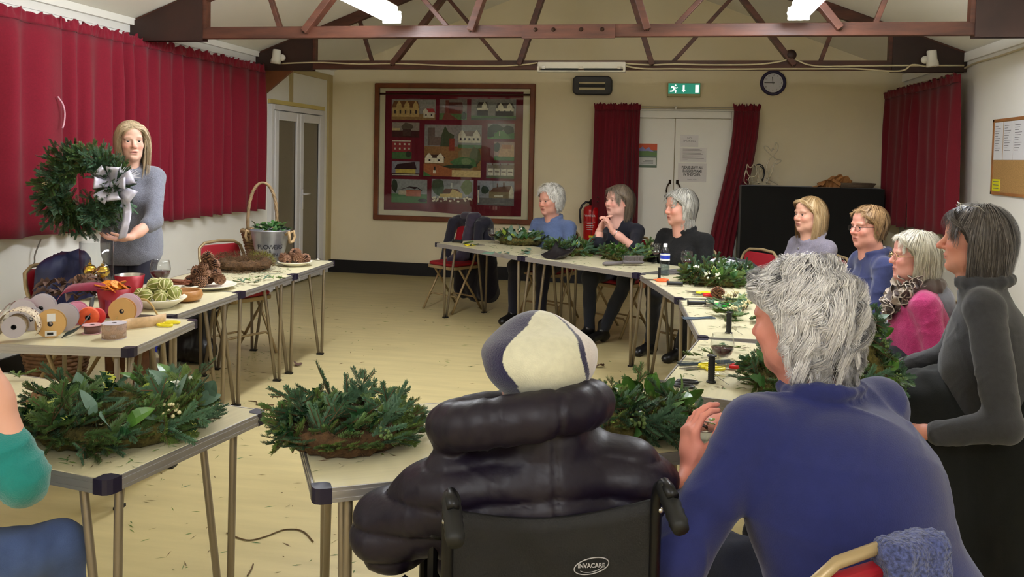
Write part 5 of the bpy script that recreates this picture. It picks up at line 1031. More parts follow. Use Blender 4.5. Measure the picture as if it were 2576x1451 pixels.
# --- wheelchair user: quilted coat and beret
fw = (-math.sin(wrz), math.cos(wrz)); h = V3(on_y(1352, 958, 1.90)); M_pf = mat('aubergine_nylon', (22, 15, 30), .45, spec=.4, bump=(26, .25))
def quilt(v, f, r, hips, sm, nb):
    d = v-sm; x = np.abs(d@r); z = d[:, 2]; b = (z+x*.13)/.078; w_ = np.abs(np.sin(PI*b))**.4; return (w_-.6)*.019*smoothstep(.10, .0, z)-.006*np.exp(-(x/.006)**2)
def coat(O, f, r, up, hips, sm, nb, sh, A):
    P = [cone(nb-up*.08-f*.02, nb+up*.03-f*.02, .10, .085, .03), ell(hips*.5+sm*.5, V3(.225, .135, .27), .06, np.stack([r, f, up], 1))]
    for k in range(20):
        g = lambda a: nb-r*.055+(r*math.sin(a)*.160+f*(math.cos(a)*.125+.01))+up*(.085-.03*math.cos(a)+.022*math.sin(a))
        P.append(cone(g(2*PI*k/20), g(2*PI*(k+1)/20), .050, .050, .01))
    for i in (0, 1): P += [cone(sh[i]-up*.02, A[i][0], .085, .082, .05), cone(A[i][0], A[i][1], .082, .055, .03)]
    return P
P9, D9 = person('person in a wheelchair wearing a dark quilted coat and a navy and cream beret', (WC[0]-fw[0]*-.06, WC[1]+fw[1]*.06), fw, h, (-.45, .89), pitch=-.15, s=1.02, skin=(226, 170, 152), face=dict(fat=1.05), hair=dict(col=(204, 200, 196), len=.05, n=900, vol=.014, r=.0018, messy=.15, steps=7, short=True, keep=lambda p: p[:, 2] < .035), topm=M_pf, th=.008, hh=.0045, shz=.200, hips=(WC[0]+fw[0]*.15, WC[1]+fw[1]*.15, .58), shw=.200, fat=1.05, chest=1.2, extra=coat, topfun=quilt, wr=(.004, 30), arms=((V3(on_y(985, 1330, 1.85)), V3(on_y(1010, 1330, 2.12))), (V3(WC[0]+.21, WC[1]+.14, .76), V3(WC[0]+.02, WC[1]+.38, .74))), legm=cloth('brown_trousers', (44, 36, 32)))
Q, H, s_ = D9['Q'], D9['H'], 1.
v, q = sculpt([ell((0, -.015, .068), (.130, .138, .060), .02, None), ell((-.01, -.055, .040), (.122, .108, .074), .03), cone((0, .0, .02), (0, .0, .06), .095, .10, .03), cut((0, 0, -.045), (.10, .115, .06), .02)], .004)
ct = V3(.02, .01, .13); a = np.degrees(np.arctan2(v[:, 0]-ct[0], -(v[:, 1]-ct[1]))); cr_ = lin((204, 200, 174)); nvy = lin((26, 20, 62)); wt = lin((208, 198, 193)); col = np.tile(nvy, (len(v), 1))
bow = a+10*np.sin(np.clip((.13-v[:, 2])/.12, 0, 1)*PI); col[(bow > -38) & (bow < 20)] = cr_; col[(bow > 26) & (bow < 110)] = wt
link('beret', npmesh('beret', H+(v)@Q.T, q, mat('felt', (200, 200, 200), .95, vcol=True, sheen=.4, noise=(60, .06), bump=(300, .25)), col), P9)
# --- person at the left edge in teal
el = V3(on_y(58, 1208, 1.70)); wrt = V3(on_y(-45, 900, 1.70)); M_tl = cloth('teal_knit', (10, 122, 116), .85, .4, (40, .06), (260, .3))
bt = V3(el[0]-.42, el[1]-.16, 0); kn_r = V3(on_y(150, 1375, 2.02)); kn_l = V3(on_y(-10, 1395, 2.05))
P10, D10 = person('person in a teal jumper and jeans at the left edge, chin resting on one hand', (bt[0], bt[1]), (.15, .99), V3(bt[0]+.02, bt[1]+.08, 1.20), look_at(bt), s=1.0, hair=dict(col=(120, 96, 72), len=.2, n=500, vol=.015, r=.003), topm=M_tl, th=.009, hh=.006, arms=(None, (el, wrt)), sleeves=(1, .24), hands=(None, dict(d=(-.4, .1, .9), n=(-.9, .2, 0), curl=(.4, .5, .4))), fat=1.1, wr=(.008, 30),
    legs=((kn_l, V3(kn_l[0]-.02, kn_l[1]+.05, .09)), (kn_r, V3(kn_r[0]-.02, kn_r[1]+.06, .09))), legm=cloth('blue_denim', (78, 98, 146), .9, .1, (8, .25), (700, .3)), ld=.010)
chair('folding chair under the person in the teal jumper', bt[0], bt[1]-.02, face(.15, .99))
# ------------------------------------------------------------------ greenery
def leafmat(n, rgb, rough=.45, amt=.25): return mat(n, rgb, rough, noise=(25, amt), spec=.45)
G_fir = [leafmat('fir_needles', (86, 114, 62)), leafmat('fir_needles_blue', (80, 112, 84)), leafmat('fir_needles_olive', (104, 126, 62))]
G_holly = leafmat('holly_leaf', (38, 72, 40), .25); G_edge = leafmat('cream_leaf_edge', (206, 206, 110), .35); G_ivy = leafmat('ivy_leaf', (56, 96, 46), .35); G_euc = leafmat('eucalyptus_leaf', (96, 124, 106), .55, .15); G_laur = leafmat('laurel_leaf', (78, 118, 48), .3); G_lime = leafmat('lime_leaf', (142, 162, 58), .4)
M_stem = mat('twig_bark', (96, 74, 48), .8); M_wax = mat('waxflower_cream', (226, 214, 170), .6); M_moss = mat('moss', (92, 84, 40), .95, noise=(60, .5), bump=(80, .8)); M_mossb = mat('brown_moss', (84, 60, 36), .95, noise=(60, .5), bump=(80, .8))
def fir_mesh(seed, L, mt, nl=.022, side=3):
    rg = random.Random(seed); b = MB(); b.cm = 0
    shoots = [((0, 0, 0), (rg.uniform(-.1, .1), 1, .12), L)]
    for k in range(side):
        t = .25+.5*k/max(1, side-1); s_ = -1 if k % 2 else 1; shoots.append(((0, L*t, .12*L*t), (s_*.75, .8, rg.uniform(.0, .3)), L*(1-t)*.75))
    for p0, d, l in shoots:
        d = Vector(d).normalized(); p0 = Vector(p0); x = d.cross(Vector((0, 0, 1))).normalized(); z = x.cross(d); b.cm = 1; b.tube([p0, p0+d*l], [.0022, .0010], 4); b.cm = 0
        n = max(6, int(l/.0031))
        for i in range(n):
            t = (i+.5)/n; c = p0+d*(l*t)
            for s_ in (-1, -.6, 0, .6, 1):
                a = s_*rg.uniform(.75, 1.25)+rg.uniform(-.25, .25); nd = (d*rg.uniform(.55, .9)+x*math.sin(a)+z*(math.cos(a)*.6 if abs(s_) < .9 else rg.uniform(-.05, .45))).normalized(); w_ = nd.cross(z+x*.3)
                w_ = w_.normalized()*.0015 if w_.length > 1e-4 else x*.0015; q = nl*rg.uniform(.75, 1.1)*(1-.35*t); b.add([c-w_*.6, c+nd*q*.55-w_, c+nd*q, c+nd*q*.55+w_], [(0, 1, 2, 3)])
    return b.mesh('fir_sprig', [mt, M_stem])
FIR = [fir_mesh(k, (.13, .16, .11, .14, .17, .12)[k], G_fir[k % 3], (.022, .019, .024, .020, .022, .018)[k]) for k in range(6)]
def leaf_mesh(name, outline, mt, L, curl=.25, fold=.3, edge=None):
    """outline: [(halfwidth, t)] along the midrib"""
    b = MB(); n = len(outline); zz = .06 if n > 10 else .012
    def P(w_, t, k): y = t*L; return (w_*L, y, -curl*L*(t-.3)**2+abs(w_)*L*fold+(zz*L*math.sin(k*2.4) if abs(w_) > .05 else 0))
    mid = [P(0, t, k) for k, (w_, t) in enumerate(outline)]
    for s_ in (-1, 1):
        out = [P(s_*w_, t, k) for k, (w_, t) in enumerate(outline)]; inn = [tuple(Vector(m_)*.25+Vector(o)*.75) for m_, o in zip(mid, out)]
        for k in range(n-1):
            for A, B, c in ((mid, inn, 0), (inn, out, 1 if edge else 0)):
                b.cm = c; f = [A[k], A[k+1], B[k+1], B[k]]; b.add(f if s_ < 0 else f[::-1], [(0, 1, 2, 3)])
    b.cm = 0; b.tube([(0, -.15*L, -.02*L), (0, 0, -.001)], .0012, 4)
    return b.mesh(name, [mt, edge or mt], True)
hol = [(.0, 0), (.12, .06), (.30, .14), (.16, .24), (.34, .36), (.18, .47), (.34, .58), (.16, .70), (.24, .80), (.08, .9), (0, 1)]
oval = [(0, 0), (.12, .08), (.22, .22), (.27, .42), (.25, .62), (.16, .82), (.06, .95), (0, 1)]
ivyo = [(0, 0), (.30, .02), (.44, .16), (.26, .30), (.42, .46), (.22, .58), (.20, .76), (.08, .92), (0, 1)]
rndo = [(0, 0), (.2, .06), (.36, .25), (.40, .5), (.34, .75), (.18, .93), (0, 1)]
LV = dict(holly=leaf_mesh('holly_leaf', hol, G_holly, .062, .5, .35), vholly=leaf_mesh('variegated_holly_leaf', hol, G_holly, .058, .5, .35, G_edge), ivy=leaf_mesh('ivy_leaf', ivyo, G_ivy, .058, .4, .1), vivy=leaf_mesh('variegated_ivy_leaf', ivyo, G_laur, .045, .4, .1, G_edge),
          laurel=leaf_mesh('laurel_leaf', oval, G_laur, .085, .5, .25), euc=leaf_mesh('eucalyptus_leaf', oval, G_euc, .085, .35, .1), round=leaf_mesh('round_leaf', rndo, G_euc, .055, .3, .12), lime=leaf_mesh('lime_leaf', rndo, G_lime, .05, .3, .15))
def flower_mesh(seed, mt, n=14, R_=.02, r=.0045):
    rg = random.Random(seed); b = MB()
    for k in range(n):
        d = Vector((rg.gauss(0, 1), rg.gauss(0, 1), abs(rg.gauss(0, 1))+.4)).normalized()*R_*rg.uniform(.6, 1.2); b.cm = 1; b.tube([(0, 0, -.02), tuple(d*.9)], .0007, 3); b.cm = 0; b.ball(tuple(d), r*rg.uniform(.7, 1.2), 6, 4)
    return b.mesh('flower_cluster', [mt, M_stem], True)
FLW = dict(wax=flower_mesh(1, M_wax), white=flower_mesh(2, mat('white_berry', (232, 232, 214), .4), 9, .02, .006), dry=flower_mesh(3, mat('dried_hydrangea', (152, 112, 80), .8), 22, .022, .006), yell=flower_mesh(4, mat('yellow_bud', (196, 200, 60), .5), 10, .018, .006), green=flower_mesh(5, mat('ivy_berry', (96, 118, 64), .5), 16, .02, .005))
NAMES = dict(holly='holly_leaf', vholly='variegated_holly_leaf', ivy='ivy_leaf', vivy='variegated_ivy_leaf', laurel='laurel_leaf', euc='eucalyptus_leaf', round='round_leaf', lime='lime_leaf')
def place(name, me, parent, p, d, up, sc_=1.):
    d = Vector(d).normalized(); up = Vector(up); x = d.cross(up)
    if x.length < 1e-4: x = d.orthogonal()
    x.normalize(); z = x.cross(d); o = link(name, me, parent); m_ = Matrix((( x.x*sc_, d.x*sc_, z.x*sc_, p[0]), (x.y*sc_, d.y*sc_, z.y*sc_, p[1]), (x.z*sc_, d.z*sc_, z.z*sc_, p[2]), (0, 0, 0, 1))); o.matrix_local = m_; return o
def ring_mesh(R_, r, mt, seed, sq=1.):
    rg = random.Random(seed); b = MB(); n, m_ = 40, 9; ph = [rg.uniform(0, 6) for _ in range(6)]
    def f(u, v):
        a, t = 2*PI*u, 2*PI*v; q = r*(1+.18*math.sin(9*a+ph[0]+3*t)+.15*math.sin(17*a+ph[1]-2*t)+.1*math.sin(31*a+5*t)); return ((R_+q*math.cos(t))*math.cos(a), (R_+q*math.cos(t))*math.sin(a), r*.9+q*math.sin(t)*sq)
    return b.grid(f, n, m_).mesh('moss_ring', mt, True)
def tufts(R_, r, n, seed, mt, arc_=(0, 2*PI), ln=.03, z0=None):
    """short wiry moss fibres, uncountable"""
    rg = random.Random(seed); b = MB()
    for k in range(n):
        a = rg.uniform(*arc_); t = rg.uniform(-.4, 3.5); c = Vector(((R_+r*math.cos(t))*math.cos(a), (R_+r*math.cos(t))*math.sin(a), max(.003, r*.9+r*math.sin(t)))); d = Vector((math.cos(a)*math.cos(t)+rg.gauss(0, .6), math.sin(a)*math.cos(t)+rg.gauss(0, .6), max(-.05, math.sin(t)*.8+rg.gauss(0, .3)))).normalized()*ln*rg.uniform(.5, 1.4); e = c+d; e.z = max(e.z, .002); w_ = d.orthogonal().normalized()*.0011; b.add([c-w_, c+d*.6-w_*.8+Vector((0, 0, .004)), e, c+d*.6+w_*.8+Vector((0, 0, .004))], [(0, 1, 2, 3)])
    return b.mesh('moss_fibres', mt)
def wreath(label, loc, R_, r, fir, leaves, seed, flowers=(), M=None, moss=None, sc_=1., open_=1., out=.5, group='evergreen wreaths being made', arc_=(0, 2*PI), nrm=None, kinds=(0, 1, 2, 3, 4, 5), lift=1.):
    rg = random.Random(seed); t = thing('evergreen_wreath', label, 'wreath', tuple(loc), 0, group); r = r*.82
    if M is not None: t.matrix_world = Matrix.Translation(Vector(loc)) @ M
    link('moss_ring', ring_mesh(R_, r, moss or M_moss, seed), t); tf = link('moss_fibres', tufts(R_, r, 500, seed, moss or M_moss), t); tf['kind'] = 'stuff'
    def site(lo, hi):
        a = rg.uniform(*arc_); th = rg.uniform(lo, hi); n = Vector((math.cos(a)*math.cos(th), math.sin(a)*math.cos(th), math.sin(th))); c = Vector((R_*math.cos(a), R_*math.sin(a), r*.95))+n*r*.85; tg = Vector((-math.sin(a), math.cos(a), 0)); return a, n, c, tg
    for k in range(int(fir*1.75)):
        a, n, c, tg = site(-.35, 2.7) if M is None or nrm is None else site(-.5, 2.15); d = tg*rg.choice((1, 1, .7, .3, -.4))+n*out*rg.uniform(.3, 1.2)+Vector((rg.gauss(0, .25), rg.gauss(0, .25), rg.uniform(-.1, .25)*lift)); i = rg.choice(kinds)
        if c.z+d.normalized().z*.1 < .012: d.z = abs(d.z)*.2
        place('fir_sprig', FIR[i], t, c-d.normalized()*.03, d, n+Vector((0, 0, .3)), sc_*rg.uniform(.75, 1.15))
    if M is None:
        for k in range(fir):
            a = 2*PI*k/fir+rg.uniform(-.1, .1); n = Vector((math.cos(a), math.sin(a), 0)); tg = Vector((-n.y, n.x, 0)); place('fir_sprig', FIR[rg.choice(kinds)], t, n*(R_+r*.35)+Vector((0, 0, .012+rg.uniform(0, .018))), n*rg.uniform(.3, .9)+tg*rg.uniform(.3, 1)+Vector((0, 0, rg.uniform(.0, .25))), (0, 0, 1), sc_*rg.uniform(.55, .85))
    for kind, cnt in leaves:
        for k in range(cnt):
            a, n, c, tg = site(.0, 2.7); d = tg*rg.uniform(-.6, 1)+n*rg.uniform(.3, 1.1)+Vector((rg.gauss(0, .4), rg.gauss(0, .4), rg.uniform(0, .5)*lift)); place(NAMES[kind], LV[kind], t, c+n*.015, d, n+Vector((rg.gauss(0, .3), rg.gauss(0, .3), .3)), sc_*rg.uniform(.75, 1.25))
    for kind, cnt in flowers:
        for k in range(cnt): a, n, c, tg = site(.5, 2.2); place('flower_cluster', FLW[kind], t, c+n*.035, n.cross(tg)+tg, n, sc_*rg.uniform(.8, 1.3))
    return t
def P(px, py, z=TZ): return on_z(px, py, z)
c = P(300, 1078); wreath('wide wreath of fir, eucalyptus and yellow-edged holly beside the teal sleeve', (c.x, c.y, TZ), .185, .042, 50, [('euc', 9), ('holly', 12), ('vholly', 12), ('lime', 3), ('round', 6), ('laurel', 3)], 21, [('wax', 4), ('white', 3), ('dry', 2), ('yell', 2)], sc_=1.05)
c = P(873, 1108); wreath('fir and holly wreath on brown moss at the table corner in front of the wheelchair', (c.x, c.y, TZ), .130, .040, 44, [('holly', 14), ('vholly', 5), ('ivy', 4), ('euc', 2)], 22, [('green', 2)], moss=M_mossb, sc_=1.0)
c = P(1612, 1072); wreath('glossy laurel and fir wreath between the quilted coat and the blue fleece', (c.x, c.y, TZ), .12, .04, 30, [('laurel', 18), ('ivy', 10), ('vivy', 6)], 23, [('green', 2)], sc_=.95)
c = P(2000, 985); wreath('fir wreath mostly hidden behind the white-haired woman in blue', (c.x+.03, c.y, TZ), .14, .04, 34, [('ivy', 10), ('round', 4)], 24, [('green', 2)])
c = P(2215, 955); wreath('leafy fir wreath standing up in front of the pink top', (c.x-.08, c.y-.05, TZ+.10), .105, .035, 26, [('euc', 12), ('ivy', 12), ('laurel', 5)], 25, [('green', 4)], M=Matrix.Rotation(R(65), 4, 'Y') @ Matrix.Rotation(R(10), 4, 'X'), sc_=.9)
c = P(1805, 712); wreath('fir wreath with yellow-veined ivy next to the water bottle', (c.x, c.y, TZ), .165, .045, 42, [('vivy', 22), ('ivy', 10), ('round', 5), ('laurel', 5)], 26, [('white', 3)])
c = P(1580, 652); wreath('leafy wreath behind the grey hand brush', (c.x, c.y, TZ), .15, .042, 30, [('laurel', 18), ('vivy', 14), ('ivy', 8)], 27, [('yell', 3), ('wax', 2)])
c = P(1437, 638); wreath('fir wreath with a yellow bloom behind the black dustpan', (c.x, c.y, TZ), .15, .040, 36, [('ivy', 10), ('euc', 5), ('lime', 4)], 28, [('yell', 2)])
c = P(1310, 613); wreath('ivy wreath in front of the pale blue fleece', (c.x, c.y, TZ), .165, .05, 14, [('ivy', 40), ('euc', 14), ('lime', 5), ('round', 8)], 29, [('white', 5), ('green', 3)])
# cut greenery lying loose
def loose(label, pts, seed, cat='greenery', group='loose cut greenery'):
    rg = random.Random(seed); o = P(*pts[0][:2]); t = thing('cut_greenery', label, cat, (o.x, o.y, TZ), 0, group)
    for px, py, kind, ang, sc_ in pts:
        p = P(px, py)-o; d = Vector((math.cos(R(ang)), math.sin(R(ang)), .08)); p.z = .012
        if kind.startswith('fir'): place('fir_sprig', FIR[int(kind[3])], t, p, d, (0, 0, 1), sc_)
        elif kind in FLW: p.z = .03; place('flower_cluster', FLW[kind], t, p, d, (0, 0, 1), sc_)
        else: place(NAMES[kind], LV[kind], t, p, d, (rg.gauss(0, .2), rg.gauss(0, .2), 1), sc_)
    return t
rg = random.Random(4)
loose('pile of fir sprigs and cream waxflower beside the upright wire reel', [(1850+rg.uniform(-50, 40), 790+rg.uniform(-30, 28), 'fir%d' % rg.randrange(6), rg.uniform(0, 360), rg.uniform(.7, 1.1)) for _ in range(26)]+[(1840+rg.uniform(-20, 40), 775+rg.uniform(-25, 25), 'wax', 0, rg.uniform(.9, 1.5)) for _ in range(9)]+[(1890+rg.uniform(-20, 10), 745+rg.uniform(-10, 20), k_, rg.uniform(0, 360), 1) for k_ in ('lime', 'vivy', 'vivy', 'ivy', 'lime')], 1)
loose('dark fir cuttings lying flat beside the small wire reel near the red pliers', [(1690+rg.uniform(0, 30), 705+rg.uniform(-4, 14), 'fir%d' % rg.randrange(6), rg.uniform(-30, 30), .8) for _ in range(4)], 2)
loose('twigs and small leaves lying in front of the large wine glass', [(1780+rg.uniform(-35, 60), 880+rg.uniform(-15, 25), ('fir2', 'fir5', 'ivy')[rg.randrange(3)], rg.uniform(0, 360), rg.uniform(.4, .7)) for _ in range(12)], 3)
loose('fallen leaves lying along the edge of the far table', [(1230+rg.uniform(-40, 110), 640+rg.uniform(-12, 4), ('ivy', 'euc', 'round')[rg.randrange(3)], rg.uniform(0, 360), rg.uniform(.9, 1.4)) for _ in range(10)]+[(1120+rg.uniform(0, 70), 615+rg.uniform(-3, 8), 'fir%d' % rg.randrange(6), rg.uniform(-40, 40), .8) for _ in range(3)], 6)
loose('small fir tip left on the cream table near the photo edge', [(35, 955, 'fir5', 20, .7), (50, 958, 'fir5', 160, .5)], 7)
loose('green twigs strewn across the demonstration table', [(640+rg.uniform(-70, 80), 700+rg.uniform(-18, 18), 'fir%d' % rg.randrange(6), rg.uniform(0, 360), rg.uniform(.3, .6)) for _ in range(14)], 8)
# --- the wreath held up by the speaker
hc = on_y(218, 476, 4.52); nrm_ = Vector((.42, -.88, .12)).normalized(); xx = Vector((.88, .42, 0)).normalized(); yy = nrm_.cross(xx); Mh = Matrix(((xx.x, yy.x, nrm_.x, 0), (xx.y, yy.y, nrm_.y, 0), (xx.z, yy.z, nrm_.z, 0), (0, 0, 0, 1)))
hw_ = wreath('large dark fir wreath with a silver bow held up by the standing woman', hc, .142, .052, 120, [('euc', 10), ('holly', 10), ('ivy', 8)], 31, [('wax', 1)], M=Mh, nrm=1, sc_=1.08, out=.9, kinds=(0, 1, 3, 4), lift=.4, group='finished wreath')
M_sil = mat('silver_satin', (196, 192, 208), .3, .25, sheen=.3); bo = Vector((.165, .02, .10))
def loop(a, L_, w_, tilt):
    d = Vector((math.cos(a), math.sin(a), 0)); s_ = Vector((-math.sin(a), math.cos(a), 0))
    return MB().grid(lambda u, v: tuple(bo+d*(L_*math.sin(u*PI)**.8*(1 if True else 0))+Vector((0, 0, 1))*(.035*math.sin(u*2*PI)+.02*math.sin(u*PI)+tilt*math.sin(u*PI))+s_*((v-.5)*w_*(.35+.65*math.sin(u*PI)))), 18, 3)
bow = obj('bow', MB().ball(tuple(bo+Vector((0, 0, .02))), (.022, .022, .016)), M_sil, hw_, True)
for a, L_, w_, tl_ in ((.4, .12, .085, .02), (2.4, .12, .085, .02), (-.6, .14, .09, .03), (-2.2, .12, .085, .02), (1.5, .10, .075, .05), (-1.4, .10, .075, .06), (.0, .08, .07, .09), (3.1, .09, .07, .07)):
    o = obj('bow_loop', loop(a, L_, w_, tl_), M_sil, bow, True); o.modifiers.new('t', 'SOLIDIFY').thickness = .0015
o = obj('ribbon_tail', MB().grid(lambda u, v: tuple(bo+Vector((.045+.03*math.sin(u*3), -.02-.30*u, .01-.02*u+.012*math.sin(u*9)))+Vector(((v-.5)*.045, .01*v, .008*math.sin(u*12)))), 16, 3), M_sil, bow, True); o.modifiers.new('t', 'SOLIDIFY').thickness = .0015
fe_ = MB(); rg = random.Random(8)
for k in range(60): a = rg.uniform(.1, 1.5); L_ = rg.uniform(.06, .13); p = Vector((.19, .05, .1)); e = p+Vector((math.cos(a)*L_, math.sin(a)*L_*.8, rg.uniform(-.02, .04))); fe_.tube([tuple(p), tuple((p+e)/2+Vector((0, 0, .01))), tuple(e)], [.0012, .003, .0006], 4)
obj('feather', fe_, mat('white_feather', (224, 222, 228), .8), bow)['kind'] = 'stuff'
# ------------------------------------------------------------------ things on the tables
M_gl = glassy('clear_glass', (252, 253, 253), 1.5); M_wine = mat('red_wine', (60, 6, 18), .05, spec=.5); M_zinc = mat('zinc', (168, 170, 178), .42, .7, noise=(9, .18))
M_cone = mat('pine_cone', (138, 100, 76), .75, noise=(80, .3)); M_coned = mat('pine_cone_dark', (40, 26, 20), .8); M_plate = mat('cream_ceramic', (236, 230, 212), .25); M_gold = mat('gold_glass', (214, 172, 48), .12, 1.); M_redpot = mat('red_tin', (150, 24, 36), .4, .2); M_yel = mat('yellow_plastic', (226, 208, 30), .35); M_redp = mat('red_plastic', (206, 28, 28), .35); M_org = mat('orange_plastic', (232, 96, 40), .35); M_grn = mat('green_plastic', (40, 190, 70), .35); M_reel = mat('black_reel', (24, 24, 26), .45); M_wicker = mat('wicker', (128, 104, 70), .8, noise=(40, .3)); M_blade = mat('steel_blade', (150, 148, 150), .25, 1.)
def T(px, py): p = on_z(px, py, TZ); return (p.x, p.y, TZ+.001)
def wine_glass(label, loc, s=1., wine=.5):
    t = thing('wine_glass', label, 'wine glass', loc, 0, 'wine glasses on the tables')
    pr = [(0, .002), (.033, .002), (.034, .004), (.012, .010), (.005, .020), (.0042, .045), (.006, .056), (.018, .062), (.030, .074), (.038, .092), (.0395, .105), (.037, .125), (.033, .140), (.0322, .140), (.036, .125), (.0385, .105), (.037, .092), (.029, .0755), (.017, .0645), (.004, .060), (0, .060)]
    obj('glass', MB().lathe([(r*s, z*s) for r, z in pr], 28), M_gl, t, True)
    if wine: zt_ = .062+.045*wine; obj('wine', MB().lathe([(0, .0612*s), (.016*s, .0655*s), (.0285*s, .0765*s), (min(.037, .0285+(zt_-.0765)*.55)*s, max(zt_, .078)*s), (0, max(zt_, .078)*s)], 24), M_wine, t, True)
    return t
wine_glass('glass of red wine among the pine cones and cinnamon sticks', T(403, 744), 1.42, .8); wine_glass('wine glass with a little amber drink on the far table end', T(1237, 612), 1.02, .5); wine_glass('large round wine glass half full of red wine beside the red secateurs', T(1815, 945), 1.14, .75); wine_glass('nearly empty wine glass in front of the black jumper', T(1727, 688), 1.15, .1); wine_glass('wine glass standing behind the water bottle', T(1650, 664), 1.15, .15)
# water bottle
wb = thing('water_bottle', 'clear plastic water bottle with a blue and white label', 'bottle', T(1672, 692))
rr = [(0, 0), (.03, 0), (.033, .006), (.033, .02)]
for k in range(4): rr += [(.0315, .024+.02*k), (.033, .034+.02*k), (.033, .038+.02*k)]
rr += [(.033, .155), (.030, .170), (.018, .192), (.0125, .200), (.0125, .212), (0, .212)]
obj('bottle_body', MB().lathe(rr, 24), glassy('clear_plastic', (226, 232, 234), 1.5, .08, 1.4), wb, True); obj('water', MB().lathe([(0, .003), (.030, .004), (.030, .085), (0, .085)], 20), glassy('still_water', (220, 228, 230), 1.3), wb, True)
obj('label', MB().lathe([(.0336, .105), (.0338, .106), (.0338, .152), (.0336, .153)], 24), mat('label_blue', (44, 66, 190), .4), wb, True); obj('label_band', MB().lathe([(.0342, .105), (.0342, .118)], 24).lathe([(.0342, .142), (.0342, .153)], 24), M_paper, wb, True); obj('cap', MB().lathe([(.0145, .200), (.0145, .222), (.012, .224), (0, .224)], 16), M_paper, wb, True)
# pine cones
def cone_mesh(L, R_, seed, mt2):
    rg = random.Random(seed); b = MB(); b.cm = 1; b.ball((0, 0, L*.48), (R_*.55, R_*.55, L*.48), 8, 6); b.cm = 0; n = 9
    for i in range(n):
        t = i/(n-1); z = L*(.06+.86*t); rr_ = R_*(1.05*math.sin(PI*(.22+.72*t))**.8); m_ = max(5, int(10*math.sin(PI*(.25+.6*t))))
        for j in range(m_):
            a = 2*PI*(j+.5*(i % 2))/m_+rg.uniform(-.1, .1); d = Vector((math.cos(a), math.sin(a), 0)); s_ = Vector((-math.sin(a), math.cos(a), 0)); w_ = rr_*.40; c = Vector((0, 0, z)); o = c+d*rr_*1.08+Vector((0, 0, L*.05+.002)); q = c+d*rr_*.4
            b.add([q-s_*w_*.4, q+s_*w_*.4, o+s_*w_, o+d*.003+Vector((0, 0, .004)), o-s_*w_, o-d*.003-Vector((0, 0, .006))], [(0, 1, 2, 3, 4), (5, 4, 3), (5, 3, 2), (0, 4, 5), (1, 5, 2), (0, 5, 1)])
    return b.mesh('scales', [M_cone, mt2])
CONES = [cone_mesh(.075, .034, 1, M_coned), cone_mesh(.06, .032, 2, M_coned), cone_mesh(.085, .036, 3, M_coned)]
def pine_cone(label, loc, k=0, rot=(0, 0, 0), s=1., group='pine cones'):
    o = link('pine_cone', CONES[k], None, loc, rot); o.scale = (s, s, s); return tag(o, label, 'pine cone', group)
pine_cone('single pine cone standing beside the red pliers', T(1805, 750), 1, (0, 0, 0), 1.15)
def plate(name, label, cat, loc, r, h=.025, m_=M_plate): 
    o = obj(name, MB().lathe([(0, 0), (r*.55, 0), (r*.62, .004), (r*.9, h*.75), (r, h), (r*.985, h+.003), (r*.88, h*.8), (r*.6, .009), (0, .008)], 40), m_, None, True, loc=loc); return tag(o, label, cat)
p = T(527, 726); plate('plate', 'cream plate under the tall pile of pine cones', 'plate', p, .155)
rg = random.Random(3); k = 0
for lev, (n, rad) in enumerate(((6, .075), (5, .05), (3, .03), (1, 0))):
    for j in range(n):
        a = 2*PI*j/n+lev*.5; x, y = p[0]-.02+rad*math.cos(a), p[1]+rad*math.sin(a)
        pine_cone('pine cone in the tall pile on the plate beside the wooden bowl', (x, y, TZ+.028+.040*lev), k % 3, (rg.uniform(-.9, .9) if lev < 3 else .2, rg.uniform(-.9, .9) if lev < 3 else 0, a), .9, 'pine cones piled on the middle plate'); k += 1
p = T(742, 668); plate('plate', 'small cream plate of pine cones in front of the zinc bucket', 'plate', p, .125, .03)
for j in range(8):
    a = 2*PI*j/6; rad = .065 if j < 6 else .015; pine_cone('pine cone heaped on the small plate by the zinc bucket', (p[0]+rad*math.cos(a), p[1]+rad*math.sin(a), TZ+.03+(.04 if j > 5 else 0)), j % 3, (rg.uniform(-.8, .8), rg.uniform(-.8, .8), a), .95, 'pine cones heaped on the far plate')
tag(obj('tealight', MB().lathe([(0, 0), (.019, 0), (.019, .012), (.017, .012), (.017, .008), (0, .008)], 16), M_chrome, None, True, loc=T(800, 655)), 'tiny metal tealight at the far end of the demonstration table', 'candle')
# moss ring lying on the table
p = T(612, 678); mr = thing('moss_wreath_base', 'bare brown and green moss ring lying on the demonstration table', 'wreath', p, 0)
link('moss_ring', ring_mesh(.145, .045, M_mossb, 5, .75), mr); o = link('moss_fibres', tufts(.145, .048, 2600, 6, M_mossb, ln=.035), mr); o['kind'] = 'stuff'; o = link('green_moss_fibres', tufts(.145, .048, 900, 7, leafmat('green_moss', (120, 124, 46), .9), (.2, 1.6), ln=.03), mr); o['kind'] = 'stuff'
tw = MB(); rg = random.Random(9)
for k in range(70): a = rg.uniform(3.6, 6.2); r0_ = rg.uniform(.17, .28); c = Vector((r0_*math.cos(a), r0_*math.sin(a), .004)); d = Vector((rg.gauss(0, 1), rg.gauss(0, 1), .08)).normalized()*rg.uniform(.03, .09); tw.tube([c, c+d*.5+Vector((0, 0, .005)), c+d], .0012, 3)
o = obj('loose_twigs', tw, M_stem, mr); o['kind'] = 'stuff'
